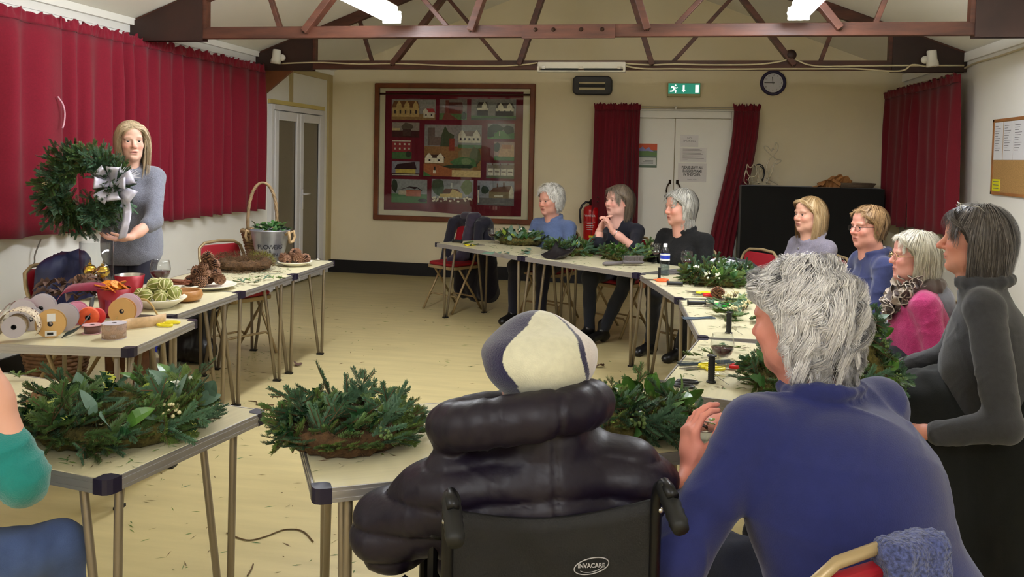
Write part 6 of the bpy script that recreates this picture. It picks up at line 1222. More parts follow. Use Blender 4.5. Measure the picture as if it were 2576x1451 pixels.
# zinc bucket
p = T(679, 661); bk = thing('metal_bucket', 'zinc bucket lettered FLOWERS and GARDEN, filled with ivy', 'bucket', p); h_ = .245; r0_, r1_ = .088, .138
obj('pail', MB().lathe([(0, 0), (r0_, 0), (r0_+.004, .006), (r1_, h_-.012), (r1_+.005, h_-.006), (r1_+.005, h_), (r1_-.002, h_), (r1_-.005, h_-.012), (r0_-.004, .012), (0, .010)], 40), M_zinc, bk, True)
for s_ in (-1, 1): obj('rope_handle', MB().tube([(s_*.135, -.03, h_-.03), (s_*.165, -.04, h_-.01), (s_*.172, -.045, h_-.05), (s_*.165, -.03, h_-.085), (s_*.16, 0, h_-.09), (s_*.165, .03, h_-.085), (s_*.172, .045, h_-.05), (s_*.165, .04, h_-.01), (s_*.135, .03, h_-.03)], .011, 8), mat('jute_rope', (178, 150, 110), .9, bump=(120, .5)), bk, True)
M_let = mat('faded_black', (46, 46, 54), .6); ca = math.atan2(p[1], p[0])+PI
def curved_text(body, size, z, slope=.2):
    n = len(body); wds = [(.5 if ch in 'EFLRS' else .62 if ch in 'GAND&' else .8 if ch in 'WO' else .6)*size for ch in body]; tot = sum(wds); a = -tot/2/.118
    for ch, w_ in zip(body, wds):
        am = a+w_/2/.118; a += w_/.118; rad = r0_+(r1_-r0_)*z/h_+.0035; th_ = ca+am; nx, ny = math.cos(th_), math.sin(th_)
        Mx = Matrix(((-ny, 0, nx, nx*rad), (nx, 0, ny, ny*rad), (0, 1, 0, z), (0, 0, 0, 1))); text_mesh('lettering', ch, size, M_let, bk, Mx @ Matrix.Rotation(R(11.5), 4, 'X'), .0012)
curved_text('FLOWERS', .048, .125); curved_text('&', .030, .095); curved_text('GARDEN', .034, .068)
rg = random.Random(12)
for k in range(46):
    a = rg.uniform(0, 6.28); rad = rg.uniform(0, .12); d = Vector((math.cos(a)*.7+rg.gauss(0, .4), math.sin(a)*.7+rg.gauss(0, .4), rg.uniform(.1, .9))); place('ivy_leaf', LV['ivy'], bk, (rad*math.cos(a), rad*math.sin(a), h_-.01+rg.uniform(0, .045)), d, (rg.gauss(0, .4), rg.gauss(0, .4), 1), rg.uniform(.7, 1.0))
# wicker basket with hooped handle
bx_, by_ = -3.0, 6.0; ba = thing('wicker_basket', 'tall-handled wicker basket behind the zinc bucket', 'basket', (bx_, by_, TZ+.001))
rb = []
for k in range(9):
    z = .012+.022*k; rad = .095+.0055*k; obj('weave_row', MB().tube([((rad+.006*(1 if (j+k) % 2 else -1))*math.cos(2*PI*j/32), (rad+.006*(1 if (j+k) % 2 else -1))*math.sin(2*PI*j/32), z) for j in range(32)], .0115, 6, closed=True), M_wicker, ba, True)
obj('basket_base', MB().lathe([(0, 0), (.095, 0), (.095, .01), (0, .01)], 24), M_wicker, ba); obj('rim', MB().tube([(.15*math.cos(2*PI*j/36), .15*math.sin(2*PI*j/36), .215+.004*math.sin(j*1.7)) for j in range(36)], .014, 7, closed=True), M_wicker, ba, True)
hd_ = Vector((.90, .42, 0))
for q in (0, 1, 2):
    obj('handle_cane', MB().tube([tuple(hd_*(.108*math.cos(a)*(1 if abs(math.cos(a)) > .0 else 1))+Vector((.006*math.sin(12*a+q*2.1), .006*math.cos(12*a+q*2.1), .17+.41*max(0, math.sin(a))**.62))) for a in fine(.0, PI, 26)], .0085, 6), mat('cane', (140, 116, 84), .7, noise=(30, .2)), ba, True)
# wooden bowl, cinnamon plate, lime bowl
p = T(466, 757); tag(obj('wooden_bowl', MB().lathe([(0, 0), (.055, 0), (.082, .012), (.092, .032), (.086, .056), (.078, .062), (.072, .058), (.078, .034), (.06, .014), (0, .010)], 36), wood('turned_wood', (168, 118, 68), .35, 20, .2), None, True, loc=p), 'turned wooden bowl beside the dried limes', 'bowl')
p = T(450, 735); pl = plate('plate', 'small cream plate of cinnamon sticks behind the wooden bowl', 'plate', (p[0]-.02, p[1]+.06, p[2]), .11, .03); rg = random.Random(2)
for k in range(9):
    a = rg.uniform(-.4, .5)+ca*0; c = Vector((p[0]-.03+rg.uniform(-.03, .02), p[1]+.05+rg.uniform(-.03, .03), TZ+.045+.007*(k//3))); d = Vector((math.cos(a), math.sin(a), 0))*.055; tag(obj('cinnamon_stick', MB().tube([tuple(-d), tuple(d)], .0075, 7), mat('cinnamon', (116, 62, 36), .7), None, True, loc=tuple(c)), 'brown cinnamon stick lying across the small plate', 'cinnamon stick', 'cinnamon sticks on the small plate')
p = T(398, 772); tag(obj('serving_bowl', MB().lathe([(0, 0), (.075, 0), (.08, .005), (.125, .035), (.142, .048), (.141, .052), (.118, .038), (.07, .012), (0, .01)], 40), M_plate, None, True, loc=p), 'wide cream bowl heaped with dried striped limes', 'bowl')
M_lime = mat('dried_lime', (132, 136, 62), .6, noise=(30, .2)); M_pith = mat('lime_pith', (214, 208, 158), .7)
def lime_mesh():
    b = MB(); b.ball((0, 0, 0), .034, 16, 10); b.cm = 1
    for k in range(8): a = 2*PI*k/8; b.tube([(.0345*math.sin(t)*math.cos(a), .0345*math.sin(t)*math.sin(a), -.0345*math.cos(t)) for t in fine(.12, PI-.12, 10)], .0026, 4)
    return b.mesh('dried_lime', [M_lime, M_pith], True)
LM = lime_mesh(); rg = random.Random(7)
for k in range(11):
    a = 2*PI*k/7; rad, z = (.085, .068) if k < 7 else (.038, .112); o = link('dried_lime', LM, None, (p[0]+rad*math.cos(a), p[1]+rad*math.sin(a), TZ+z), (rg.uniform(-1.3, 1.3), rg.uniform(-1.3, 1.3), a)); tag(o, 'dried green lime with pale slits in the cream bowl', 'dried lime', 'dried limes in the cream bowl')
# red pots with orange slices
def pot(label, loc, r, h_): t = thing('red_pot', label, 'pot', loc); obj('pot_wall', MB().lathe([(0, 0), (r*.74, 0), (r*.76, .004), (r, h_), (r*.97, h_), (r*.73, .008), (0, .006)], 32), M_redpot, t, True); obj('silver_lining', MB().lathe([(r*.972, h_+.0005), (r*.955, h_-.002), (r*.72, .012), (0, .010)], 32), M_chrome, t, True); return t
p = T(287, 794); pot('red metal pot filled with dried orange slices', p, .078, .135); p2 = T(326, 748); pot('red metal pot with a silver inside, behind the orange slices', p2, .078, .125)
M_or = mat('dried_orange', (226, 142, 28), .5, noise=(60, .2)); M_orr = mat('orange_rind', (196, 104, 16), .6)
def slice_mesh():
    b = MB(); b.lathe([(0, -.0015), (.03, -.0015), (.03, .0015), (0, .0015)], 20); b.cm = 1; b.tube([(.031*math.cos(2*PI*k/20), .031*math.sin(2*PI*k/20), 0) for k in range(20)], .0026, 5, closed=True)
    for k in range(8): a = 2*PI*k/8; b.bar((.005*math.cos(a), .005*math.sin(a), .0018), (.029*math.cos(a), .029*math.sin(a), .0018), .0012, .0012)
    return b.mesh('orange_slice', [M_or, M_orr])
OS = slice_mesh(); rg = random.Random(17)
for k in range(16): a = rg.uniform(0, 6.28); rad = rg.uniform(.01, .06); o = link('orange_slice', OS, None, (p[0]+rad*math.cos(a), p[1]+rad*math.sin(a), TZ+.120+.004*k*.6), (rg.uniform(-.7, .7), rg.uniform(-.7, .7), a)); tag(o, 'dried orange slice heaped in the red pot', 'orange slice', 'orange slices in the red pot')
# glass vase with gold baubles
p = T(243, 733); vz = thing('glass_vase', 'tall clear cylinder vase holding gold baubles', 'vase', p); obj('cylinder', MB().lathe([(0, 0), (.088, 0), (.09, .004), (.09, .285), (.087, .285), (.087, .010), (0, .008)], 40), M_gl, vz, True)
for k, (x, y, z) in enumerate(((-.04, -.03, .05), (.042, -.02, .05), (0, .04, .05), (-.035, -.01, .118), (.04, 0, .115))):
    t = thing('gold_bauble', 'shiny gold bauble inside the clear cylinder vase', 'bauble', (p[0]+x, p[1]+y, p[2]+z), 0, 'gold baubles in the vase'); obj('ball', MB().ball((0, 0, 0), .037, 20, 14), M_gold, t, True); obj('cap', MB().lathe([(.009, .034), (.009, .046), (0, .047)], 12), M_gold, t); obj('hook', MB().tube([(0, 0, .046), (.006, 0, .054), (0, 0, .062), (-.006, 0, .054), (0, 0, .046)], .001, 4), M_gold, t)
# brown cones and dried leaves ring in front of the vase
p = T(205, 752); M_dry = mat('dried_leaf', (92, 68, 58), .8, noise=(30, .25)); DL = leaf_mesh('dried_leaf', ivyo, M_dry, .07, .9, .5)
dl = thing('dried_leaf_garland', 'dark brown dried leaves heaped below the glass vase', 'garland', p); rg = random.Random(5)
for k in range(46): a = rg.uniform(0, 6.28); x = rg.uniform(-.16, .14); place('dried_leaf', DL, dl, (x, rg.uniform(-.05, .05)+x*.3, rg.uniform(.02, .10+.25*max(0, x)*.3)), (math.cos(a), math.sin(a), rg.uniform(-.2, .6)), (rg.gauss(0, .6), rg.gauss(0, .6), 1), rg.uniform(.7, 1.3))
for (a_, b_, k_) in ((208, 735, 0), (250, 735, 2), (228, 742, 1)): pine_cone('pine cone tucked among the dried leaves under the vase', (T(a_, b_)[0], T(a_, b_)[1]-.03, TZ+.06), k_, (1.2, .4, a_), .95, 'pine cones in the dried leaves')
# ------------------------------------------------------------------ ribbons
def rib(n, rgb, **k): return mat(n, rgb, k.get('rough', .6), alpha=k.get('alpha', 1.), noise=(60, .1), sheen=.2)
M_card = mat('white_card', (186, 178, 186), .7); M_kft = mat('kraft_card', (206, 164, 104), .7)
def spool(label, loc, r, w_, ribbon, rot=(0, 0, 0), card=M_card, fill=.8, flange=True, sub='ribbon'):
    t = thing('ribbon_spool', label, 'ribbon spool', loc, 0, 'reels of ribbon on the table'); t.rotation_euler = rot
    obj('ribbon', MB().lathe([(.012, -w_/2+.001), (r*fill, -w_/2+.001), (r*fill, w_/2-.001), (.012, w_/2-.001)], 36), ribbon, t, True)
    if flange:
        for s_ in (-1, 1): obj('flange', MB().lathe([(.011, s_*w_/2-.0012), (r, s_*w_/2-.0012), (r, s_*w_/2+.0012), (.011, s_*w_/2+.0012), (.011, s_*w_/2-.0012)], 36), card, t)
    obj('core', MB().lathe([(.011, -w_/2), (.011, w_/2), (.0085, w_/2), (.0085, -w_/2), (.011, -w_/2)], 16), M_ink, t); return t
def facing_cam(yaw, tilt=0.): return (PI/2+tilt, 0, yaw)       # spool axis horizontal, face towards the photographer
Z = lambda c, r: (c[0], c[1], TZ+r)
c = T(40, 858); sp = spool('large reel of cream printed ribbon at the table edge, its end arching over', Z(c, .066), .046, .070, mat('floral_print_ribbon', (206, 190, 166), .8, noise=(90, .35)), facing_cam(R(28)), M_card, .95)
def arch(u, v): a = R(215-205*u); return (.066*math.cos(a)+.012, .066*math.sin(a)-.004 if u < .95 else .0, (v-.5)*.085)
o = obj('ribbon_arch', MB().grid(lambda u, v: (.076*math.cos(R(205-235*u))+.014, .072*math.sin(R(205-235*u))-.002, (v-.5)*.105), 24, 2), MATS['floral_print_ribbon'], sp, True); o.modifiers.new('t', 'SOLIDIFY').thickness = .001
rg = random.Random(3); dt = MB()
for k in range(44): u = rg.random(); a = R(205-235*u); v = rg.uniform(-.48, .48)*.1; dt.ball((.0772*math.cos(a)+.014, .0732*math.sin(a)-.002, v), (.0025, .0025, .003), 5, 3)
obj('printed_dots', dt, mat('print_brown', (84, 44, 44), .8), sp)['kind'] = 'stuff'
c = T(128, 848); spool('reel with a kraft card face and barcode label among the ribbons', Z(c, .060), .060, .03, rib('bottle_green_velvet', (18, 40, 44)), facing_cam(R(30)), M_kft)
o = bpy.data.objects['ribbon_spool.001']; obj('barcode_label', MB().bb((-.02, -.052, .0165), (.024, -.03, .0172)), M_paper, o); obj('barcode_print', MB().bb((-.012, -.048, .0172), (.012, -.036, .0175)), M_ink, o); obj('price_label', MB().bb((-.012, .01, .0165), (.02, .045, .0172), ), M_paper, o)
c = T(160, 832); spool('white-flanged reel of navy green ribbon beside the kraft reel', Z(c, .062), .062, .03, rib('dark_green_ribbon', (16, 44, 50)), facing_cam(R(30)))
c = T(192, 815); spool('reel of deep pink satin ribbon', Z(c, .052), .052, .05, rib('deep_pink_satin', (158, 30, 84), rough=.35), facing_cam(R(35)), mat('pink_card', (222, 150, 180), .7), .97)
c = T(222, 822); spool('reel of bright orange ribbon beside the pink satin', Z(c, .045), .045, .04, rib('bright_orange_ribbon', (226, 88, 40)), facing_cam(R(30)), flange=False, fill=1.)
c = T(242, 818); spool('small reel of scarlet ribbon next to the orange one', Z(c, .04), .04, .03, rib('scarlet_ribbon', (206, 40, 36)), facing_cam(R(30)), flange=False, fill=1.)
c = T(308, 815); spool('reel of red ribbon with a round wooden face near the dried limes', Z(c, .062), .06, .025, rib('red_ribbon', (190, 22, 44)), facing_cam(R(18)), M_kft)
c = T(322, 805); spool('pale lilac reel standing just behind the wooden-faced one', Z(c, .064), .064, .022, rib('red_ribbon', (190, 22, 44)), facing_cam(R(18)), mat('lilac_card', (214, 190, 212), .7))
c = T(60, 812); spool('reel of white ribbon with a red band, behind the cream printed one', Z(c, .056), .056, .04, rib('coral_ribbon', (190, 62, 70)), facing_cam(R(30)))
c = T(105, 806); spool('reel of sheer white organza ribbon at the back of the heap', Z(c, .062), .062, .05, rib('white_organza', (226, 222, 220), alpha=.75), facing_cam(R(30)))
c = T(78, 830); spool('reel of forest green ribbon between the printed reel and the kraft reel', Z(c, .05), .05, .035, rib('forest_green_ribbon', (24, 56, 46)), facing_cam(R(30)))
c = T(287, 850); sp = spool('upright reel of hessian ribbon printed with pale fir trees', (c[0], c[1], TZ+.0335), .050, .064, mat('hessian_ribbon', (170, 140, 120), .9, bump=(200, .4)), (0, 0, 0), M_card, .98)
M_tree = mat('pale_tree_print', (218, 194, 178), .8)
for k in range(6):
    for z in (-.016, .016):
        a = 2*PI*(k+(.5 if z > 0 else 0))/6; tr2 = MB()
        for u0, w_ in ((0, .007), (.008, .0095), (.016, .012)): tr2.add([(.0502*math.cos(a+(q_)/.05), .0502*math.sin(a+(q_)/.05), z+h2) for q_, h2 in ((-.014+u0, 0), (-.014+u0+.011, w_), (-.014+u0+.011, -w_))], [(0, 1, 2), (2, 1, 0)])
        obj('tree_print', tr2, M_tree, sp)
c = T(232, 838); spool('low upright reel of brown ribbon behind the fir tree reel', (c[0], c[1], TZ+.02), .042, .036, rib('brown_ribbon', (104, 66, 58)), (0, 0, 0), mat('pink_tin', (206, 160, 164), .5), .8)
def ribbon(label, pts, w_, mt, up=(0, 0, 1), nm='ribbon_length'):
    P_ = [Vector(q_) for q_ in pts]; o0 = P_[0].copy(); Q_ = []
    for i in range(len(P_)-1):
        q0, q1, q2, q3 = P_[max(i-1, 0)], P_[i], P_[i+1], P_[min(i+2, len(P_)-1)]
        for k in range(5): s_ = k/5; Q_.append(.5*((2*q1)+(q2-q0)*s_+(2*q0-5*q1+4*q2-q3)*s_*s_+(3*q1-q0-3*q2+q3)*s_**3)-o0)
    Q_.append(P_[-1]-o0); n = len(Q_)-1; U = Vector(up)
    o = obj(nm, MB().grid(lambda u, v: tuple(Q_[min(n, int(round(u*n)))]+U*((v-.5)*w_)), n, 2), mt, None, True, loc=o0); o.modifiers.new('t', 'SOLIDIFY').thickness = .001; return tag(o, label, 'ribbon', 'loose lengths of ribbon')
def TP(px, py, z): p = on_z(px, py, TZ); return (p.x, p.y, TZ+z)
ribbon('stiff beige ribbon standing on edge behind the yellow scissors', [TP(295, 838, .026), TP(330, 828, .026), TP(375, 824, .027), TP(418, 815, .027)], .050, rib('beige_ribbon', (206, 172, 132)))
ribbon('dark green velvet ribbon trailing from the heap towards the kraft reel', [TP(232, 800, .10), TP(225, 822, .06), TP(200, 840, .03), TP(160, 850, .012)], .035, rib('bottle_green_velvet', (18, 40, 44)), (.5, .3, .7))
ribbon('wide burgundy sheer ribbon looped over the pink and orange reels', [TP(140, 790, .06), TP(165, 790, .12), TP(210, 796, .145), TP(255, 796, .14), TP(272, 800, .10), TP(268, 806, .03)], .06, rib('burgundy_sheer', (150, 36, 72), alpha=.85), (.15, .55, .6))
ribbon('thin gold ribbon curling up beside the lime bowl', [TP(290, 820, .03), TP(330, 800, .075), TP(370, 802, .09), TP(402, 818, .03)], .012, rib('gold_ribbon', (196, 164, 96)), (0, .5, .8))
plate('plate', 'white plate at the back of the ribbon table', 'plate', T(30, 800), .12, .02)
tag(obj('plastic_bag', MB().grid(lambda u, v: ((u-.5)*.26, (v-.5)*.2, .002+.09*math.sin(u*PI)**.7*math.sin(v*PI)**.7+.012*math.sin(u*19+v*7)*math.sin(v*PI)*math.sin(u*PI)+.01*math.sin(v*23+u*5)*math.sin(u*PI)*math.sin(v*PI)), 26, 22), glassy('clear_film', (232, 232, 230), 1.6, .1, 2.), None, True, loc=T(62, 806)), 'crumpled clear plastic bag behind the ribbon reels', 'bag')
# ------------------------------------------------------------------ tools
def scissors(label, loc, rz, mh, L=.20, op=.12):
    t = thing('scissors', label, 'scissors', loc, rz, 'scissors and cutters on the tables')
    for s_ in (-1, 1):
        Mx = Matrix.Rotation(s_*op, 3, 'Z'); bl_ = [Mx @ Vector(q_) for q_ in ((0, .0, 0), (L*.52, 0, 0))]
        pts = [(-.01, -.008*s_), (L*.3, -.008*s_), (L*.52, 0), (L*.3, .006*s_), (-.01, .006*s_)]; pts = [tuple((Mx @ Vector((x, y, 0)))[:2]) for x, y in pts]
        if s_ < 0: pts.reverse()
        obj('blade', MB().prism(pts, .004+.002*s_, .0065+.002*s_), M_blade, t)
        c = Mx @ Vector((-L*.30, -s_*.026, .007)); obj('handle', MB().tube([tuple(c+Mx @ Vector((.036*math.cos(2*PI*k/18), .019*math.sin(2*PI*k/18), 0))) for k in range(18)], .0058, 7, closed=True).tube([tuple(Mx @ Vector((-L*.14, -s_*.008, .006))), tuple(Mx @ Vector((.012, 0, .006)))], [.006, .005], 6), mh, t, True)
    obj('rivet', MB().lathe([(0, .011), (.004, .011), (.005, .003)], 8), M_blade, t); return t
scissors('black-handled scissors near the corner of the table by the blue fleece', T(1688, 966), R(168), M_reel, .19); scissors('yellow-handled scissors under the large wine glass', T(1762, 928), R(205), M_yel, .17); scissors('yellow-handled scissors on the ribbon table', T(400, 817), R(185), M_yel, .16); scissors('yellow-handled scissors at the far table end', T(1195, 618), R(30), M_yel, .18, .06); scissors('orange-handled scissors below the water bottle', T(1648, 706), R(170), M_org, .17, .08); scissors('yellow scissors lying against the wreath near the red pliers', T(1755, 738), R(150), M_yel, .16, .05)
def secateurs(label, loc, rz, mh, L=.19):
    t = thing('secateurs', label, 'secateurs', loc, rz, 'scissors and cutters on the tables')
    for s_ in (-1, 1): obj('handle', MB().tube([(.0, s_*.008, .012), (-L*.25, s_*.018, .012), (-L*.6, s_*.014, .012)], [.008, .010, .008], 8), mh, t, True)
    obj('blade', MB().prism([(0, -.012), (.03, -.014), (.062, -.002), (.03, .008), (0, .010)], .008, .014), M_blade, t); obj('anvil', MB().prism([(0, .004), (.03, .012), (.055, .006), (.03, .004)], .005, .011), M_blade, t); obj('pivot', MB().lathe([(0, .022), (.009, .022), (.010, .006)], 10), M_blade, t); return t
secateurs('red-handled secateurs behind the large wine glass', T(1835, 928), R(176), M_redp, .2); secateurs('red-handled pliers beside the lone pine cone', T(1768, 746), R(180), M_redp); secateurs('green-handled cutters near the waxflower', T(1795, 772), R(190), M_grn)
def reel(label, loc, lying=False, rz=0., s=1.):
    t = thing('wire_reel', label, 'wire reel', loc, rz, 'black reels of florist wire'); 
    pr = [(0, 0), (.018, 0), (.018, .004), (.012, .005)]
    for k in range(12): pr += [(.0135, .008+.0072*k), (.0118, .0115+.0072*k)]
    pr += [(.012, .096), (.018, .097), (.018, .101), (0, .101)]
    Mx = Matrix.Rotation(PI/2, 3, 'Y') if lying else Matrix.Identity(3); obj('wire_coil', MB().lathe([(r*s, z*s) for r, z in pr], 18, (-.05*s if lying else 0, 0, .018*s if lying else 0), Mx), M_reel, t, True); obj('loose_end', MB().tube([(.012*s, 0, .03), (.03*s, .02, .012), (.05*s, .0, .004), (.06*s, -.03, .003)], .0008, 4), M_reel, t); return t
reel('black wire reel standing beside the large wine glass', T(1789, 962), s=1.0); reel('black wire reel standing upright below the waxflower', T(1833, 838), s=1.0); reel('black wire reel standing against the water bottle', (T(1663, 700)[0]-.012, T(1663, 700)[1]-.02, TZ+.001), s=.75); reel('black wire reel lying near the green-handled cutters', T(1752, 770), True, R(8)); reel('black wire reel lying near the dark fir cuttings', T(1697, 720), True, R(5))
reel('dark wire reel lying on the far table end', T(1150, 611), True, R(-20), 1.0)
def stub_wires(label, loc, rz, L=.3, n=16, mt=None):
    t = thing('stub_wires', label, 'wire bundle', loc, rz); rg2 = random.Random(n)
    for k in range(n): y0 = rg2.uniform(-.018, .018); y1 = rg2.uniform(-.03, .03); obj('wire', MB().tube([(-L/2, y0, .003+.003*(k % 4)), (L/2, y1, .003+.003*(k % 3))], .0012, 4), mt or mat('blued_wire', (62, 74, 84), .4, .6), t)
stub_wires('bundle of blued stub wires under the yellow scissors', T(1775, 917), R(25), .24, 18); stub_wires('dark bundle of stub wires pointing at the waxflower', T(1757, 803), R(28), .18, 14)
# dustpan and brush
p = T(1402, 652); dp = thing('dustpan', 'black dustpan hanging over the edge of the far table', 'dustpan', (p[0], p[1]+.06, TZ+.002), R(-36))
obj('pan', MB().grid(lambda u, v: ((u-.5)*.24*(.8+.2*v), (v-.5)*.2, .004+.065*(abs(2*u-1)**3)*(.4+.6*v)+.06*v**4), 16, 12), M_plas, dp, True).modifiers.new('t', 'SOLIDIFY').thickness = .004; obj('handle', MB().tube([(0, .1, .05), (-.01, .16, .07), (-.03, .24, .075)], [.016, .013, .015], 8), M_plas, dp, True)
p = T(1575, 668); hb = thing('hand_brush', 'grey hand brush lying at the table edge', 'brush', p, R(25)); M_gbr = mat('grey_plastic', (104, 98, 100), .5)
obj('handle', MB().tube([(-.19, 0, .016), (-.17, 0, .016), (-.10, 0, .018), (-.03, 0, .024)], [.010, .017, .014, .014], 10), M_gbr, hb, True); obj('head', MB().rbox((-.03, -.03, .012), (.14, .03, .04), .01), M_gbr, hb)
br_ = MB(); rg = random.Random(2)
for k in range(260): x, y = rg.uniform(-.02, .135), rg.uniform(-.026, .026); br_.tube([(x, y, .036), (x+rg.gauss(.006, .006), y*1.35, .074)], .0016, 3)
obj('bristles', br_, mat('grey_bristle', (122, 114, 112), .8), hb)['kind'] = 'stuff'
# ------------------------------------------------------------------ coats, bags and clutter
def drape(root, name, prims, hh_, mt, amp=.006, fr=34, seed=3): v, q = sculpt(prims, hh_); v = v+normals(v, q)*wrinkle(v, seed, amp, fr, (1, 1, .5), .6)[:, None]; v[:, 2] = np.maximum(v[:, 2], .004); return link(name, npmesh(name, v, q, mt), root)
M_coat1 = cloth('dark_navy_wool', (26, 24, 38), .9, .2); M_coat2 = cloth('plum_wool', (52, 44, 60), .9, .3); M_puff = mat('navy_padded_nylon', (30, 34, 70), .5, noise=(8, .15))
# coats on the far chair (chair at -2.03, 8.10 facing the camera side)
fx_, fy_ = -.55, -.83; rx_, ry_ = fy_, -fx_
def C(a, b, z): return V3(-2.03+fx_*a+rx_*b, 8.10+fy_*a+ry_*b, z)      # a forward, b to the sitter's right
ct = thing('draped_coats', 'dark coat and plum scarf hung over the back of the far folding chair', 'coat', (0, 0, 0))
drape(ct, 'dark_coat', [cone(C(-.24, -.20, .86), C(-.24, .20, .86), .055, .055, .04), cone(C(-.30, -.16, .82), C(-.32, -.18, .16), .07, .11, .06), cone(C(-.30, .16, .82), C(-.32, .18, .16), .07, .11, .06), cone(C(-.16, .20, .84), C(-.10, .24, .45), .05, .05, .05), cone(C(-.30, 0, .8), C(-.33, 0, .16), .08, .12, .06), cone(C(-.17, -.18, .84), C(-.13, -.2, .6), .045, .05, .05)], .012, M_coat1, .01, 28)
drape(ct, 'plum_scarf', [cone(C(-.18, -.06, .90), C(-.12, -.02, .52), .05, .06, .03), cone(C(-.22, -.10, .91), C(-.22, .08, .91), .045, .045, .03), cone(C(-.12, .02, .52), C(-.0, .04, .485), .055, .04, .03)], .01, M_coat2, .008, 40, 5)
# navy padded jacket on a chair behind the speaker's table
nx, ny = on_z(165, 745, .70).x-.26, 4.42; chair('folding chair under the navy padded jacket behind the ribbon table', nx+.12, ny, face(1, -.2))
nj = thing('padded_jacket', 'navy padded jacket slung over a chair behind the ribbon table', 'jacket', (0, 0, 0)); nx += .10
drape(nj, 'jacket', [cone((nx-.05, ny-.08, .84), (nx-.05, ny+.12, .85), .06, .055, .05), cone((nx-.07, ny-.13, .80), (nx-.06, ny-.17, .42), .065, .08, .06), cone((nx-.07, ny+.12, .80), (nx-.06, ny+.16, .42), .065, .08, .06), cone((nx-.08, ny, .80), (nx-.10, ny, .40), .075, .09, .06)], .011, M_puff, .012, 36)
# shawl on the chair of the woman in blue
sx, sy = D8['O'][0], D8['O'][1]; sh_c = V3(on_z(2285, 1378, .83)); rr8 = V3(fb[1], -fb[0], 0); ff8 = V3(fb[0], fb[1], 0); sl = thing('knitted_shawl', 'blue and white knitted shawl over the back of the foreground chair', 'shawl', (0, 0, 0)); M_sh = mat('speckled_knit', (66, 74, 118), .95, noise=(160, .6, 2), bump=(160, .8), sheen=.2)
drape(sl, 'shawl', [cone(sh_c-rr8*.045, sh_c+rr8*.055, .022, .024, .02)]+[cone(sh_c+rr8*x-ff8*.018, sh_c+rr8*x*1.1-ff8*.035-V3(0, 0, .22), .021, .024, .02) for x in (-.045, -.01, .03, .06)]+[cone(sh_c+rr8*x+ff8*.02, sh_c+rr8*x+ff8*.03-V3(0, 0, .12), .018, .02, .02) for x in (-.04, .0, .04)], .006, M_sh, .006, 60)
# under the demonstration tables
p = on_z(452, 918, 0); bg_ = thing('handbag', 'black shiny bag on the floor under the demonstration tables', 'bag', (p.x, p.y+.08, 0)); M_pat = mat('black_vinyl', (16, 14, 20), .3)
drape(bg_, 'bag_body', [cone((-.13, 0, .09), (.13, .02, .09), .085, .09, .05), cone((-.09, .02, .16), (.12, .03, .34), .08, .085, .06), cone((.10, 0, .1), (.12, .02, .42), .07, .06, .05)], .012, M_pat, .012, 40)
tag(obj('carrier_bag', MB().grid(lambda u, v: ((u-.5)*.16, (v-.5)*.1, .02+.22*math.sin(u*PI)**.4*math.sin(v*PI)**.4+.01*math.sin(u*17+v*11)), 14, 12), mat('blue_film', (24, 44, 150), .35), None, True, loc=(on_z(392, 880, 0).x, on_z(392, 900, 0).y+.1, 0)), 'small blue carrier bag on the floor beside the black bag', 'bag')
p = on_z(140, 955, 0); wb_ = thing('waste_basket', 'round wicker basket with a clear liner under the ribbon table', 'basket', (p.x+.05, p.y-.05, 0))
for k in range(9): obj('weave_row', MB().tube([((.145+.006*k+.006*(1 if (j+k) % 2 else -1))*math.cos(2*PI*j/36), (.145+.006*k+.006*(1 if (j+k) % 2 else -1))*math.sin(2*PI*j/36), .014+.026*k) for j in range(36)], .014, 6, closed=True), mat('brown_wicker', (132, 96, 66), .8, noise=(30, .3)), wb_, True)
obj('rim', MB().tube([(.205*math.cos(2*PI*j/36), .205*math.sin(2*PI*j/36), .255) for j in range(36)], .016, 7, closed=True), M_wicker, wb_, True); obj('liner', MB().lathe([(.12, .03), (.19, .25), (.2, .285), (.21, .27)], 30), MATS['clear_film'], wb_, True)
# patterned bag behind the black jumper, grey chair
p = on_y(1838, 648, 6.55); pb2 = thing('patterned_bag', 'white and black patterned bag behind the woman in the black jumper', 'bag', (p.x, 6.6, 0)); drape(pb2, 'bag_body', [cone((-.08, 0, p.z-.12), (.12, .05, p.z-.14), .11, .10, .05)], .012, mat('black_white_print', (196, 196, 204), .7, noise=(14, .9, 1)), .01, 40); drape(pb2, 'dark_lining', [cone((.02, .06, p.z-.1), (.2, .1, p.z-.16), .09, .08, .05), cone((.08, .08, .46), (.1, .08, p.z-.15), .12, .12, .05)], .012, M_coat1, .01, 30)
chair('folding chair carrying the patterned bag beside the black jumper', p.x+.08, 6.70, face(-.8, -.6))
# small dish in the blue woman's hands, orange scissors by the wreath
dc = (D8['A'][0][1]+D8['A'][1][1])/2+D8['O']; dc = V3(on_y(1768, 1088, 2.06)); ds = thing('glass_dish', 'small clear dish of petals held by the woman in the blue fleece', 'dish', tuple(dc), 0)
obj('dish', MB().lathe([(0, -.018), (.022, -.018), (.038, .012), (.040, .016), (.037, .014), (.021, -.014), (0, -.014)], 28), M_gl, ds, True); obj('foil_rim', MB().tube([(.039*math.cos(2*PI*k/28), .039*math.sin(2*PI*k/28), .015) for k in range(28)], .002, 5, closed=True), M_chrome, ds)
rg = random.Random(6)
for k in range(9): place('petal', LV['lime'] if k % 3 else DL, ds, (rg.uniform(-.02, .02), rg.uniform(-.02, .02), .004+.003*k), (rg.gauss(0, 1), rg.gauss(0, 1), .4), (0, 0, 1), .4)
scissors('orange-handled scissors pushed under the laurel wreath', T(1742, 1060), R(150), M_org, .17, .06)
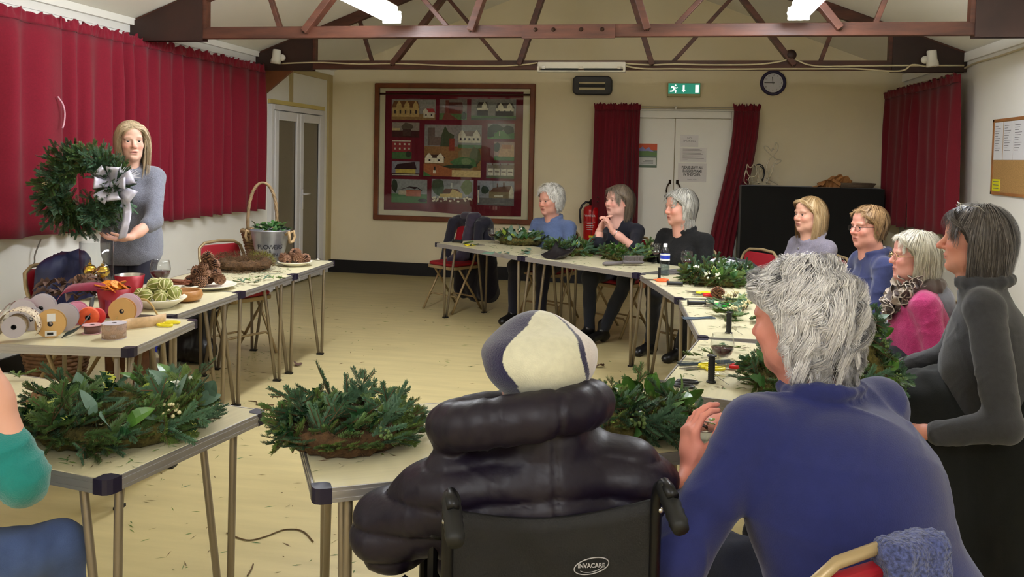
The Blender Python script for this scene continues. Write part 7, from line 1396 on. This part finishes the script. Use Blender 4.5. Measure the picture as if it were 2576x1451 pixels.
# clippings: too many and too small to count
def clippings(label, poly, n, seed, z=TZ, big=1.):
    rg2 = random.Random(seed); b = MB(); c0 = on_z(*poly[0], z)
    for k in range(n):
        u, v = rg2.random(), rg2.random(); a0, b0, c1, d0 = [Vector(q_) for q_ in poly]; q_ = (a0*(1-u)+b0*u)*(1-v)+(d0*(1-u)+c1*u)*v; p = on_z(q_.x, q_.y, z)-c0; a = rg2.uniform(0, 6.28); L_ = rg2.uniform(.004, .022)*big; w_ = rg2.uniform(.0006, .002)*big; d = Vector((math.cos(a), math.sin(a), 0)); s_ = Vector((-d.y, d.x, 0)); b.cm = rg2.randrange(3)
        b.add([p-d*L_-s_*w_*.3+Vector((0, 0, .0012)), p+s_*w_+Vector((0, 0, .003)), p+d*L_+Vector((0, 0, .0015)), p-s_*w_+Vector((0, 0, .001))], [(0, 1, 2), (0, 2, 3)])
    o = obj('plant_clippings', b, [G_fir[0], G_fir[2], M_stem], None, loc=(c0.x, c0.y, z)); return tag(o, label, 'clippings', None, 'stuff')
clippings('needles and clippings scattered on the table by the teal sleeve', [(130, 1120), (560, 1060), (330, 1185), (150, 1170)], 60, 1)
clippings('needles and clippings on the table in front of the wheelchair', [(720, 1120), (1010, 1060), (1000, 1150), (800, 1190)], 40, 2)
clippings('clippings strewn around the large wine glass', [(1780, 865), (1890, 870), (1880, 990), (1680, 975)], 150, 3)
clippings('clippings strewn along the demonstration table end', [(560, 690), (800, 655), (700, 690), (590, 725)], 170, 4)
clippings('clippings along the far tables under the hand brush', [(1200, 632), (1640, 690), (1600, 640), (1250, 605)], 220, 5)
clippings('clippings around the wire reels at the bend of the tables', [(1640, 700), (1850, 760), (1880, 830), (1770, 830)], 130, 6)
clippings('bits of leaf and needle scattered over the floor', [(560, 1010), (1600, 900), (1500, 1440), (180, 1440)], 240, 7, 0., 1.3); clippings('bits of leaf and needle on the floor between the table rows', [(620, 760), (1300, 760), (1560, 920), (560, 940)], 140, 8, 0., 1.6); clippings('bits of leaf on the floor under the demonstration tables', [(350, 900), (700, 880), (720, 960), (380, 960)], 160, 9, 0., 1.5)
def fleaf(label, px, py, rz, s_=1.): o = link('fallen_leaf', DL, None, tuple(on_z(px, py, 0)+Vector((0, 0, .012))), (.2, .3, rz)); o.scale = (s_, s_, s_); return tag(o, label, 'leaf', 'leaves fallen on the floor')
fleaf('curled brown leaf on the floor near the demonstration tables', 748, 922, .5, 1.1); fleaf('dark leaf on the floor behind the beret', 1518, 924, 2.1, 1.0); fleaf('brown leaf on the floor beside the table with the black scissors', 1652, 952, 1.0, .7)
cord('twig', 'long thin twig lying on the floor between the front tables', 'twig', [on_z(a, b, .004) for a, b in ((570, 1340), (620, 1358), (665, 1350), (715, 1332), (760, 1335), (788, 1362))], .0028, M_stem)
cord('twig', 'short curved twig on the floor at the bottom of the photo', 'twig', [on_z(a, b, .004) for a, b in ((622, 1448), (632, 1432), (637, 1418))], .0028, M_stem)
cord('twig', 'reddish twig on the floor near the corner of the wreath table', 'twig', [on_z(a, b, .004) for a, b in ((625, 1008), (645, 1010), (648, 1018), (690, 1018))], .003, M_stem)
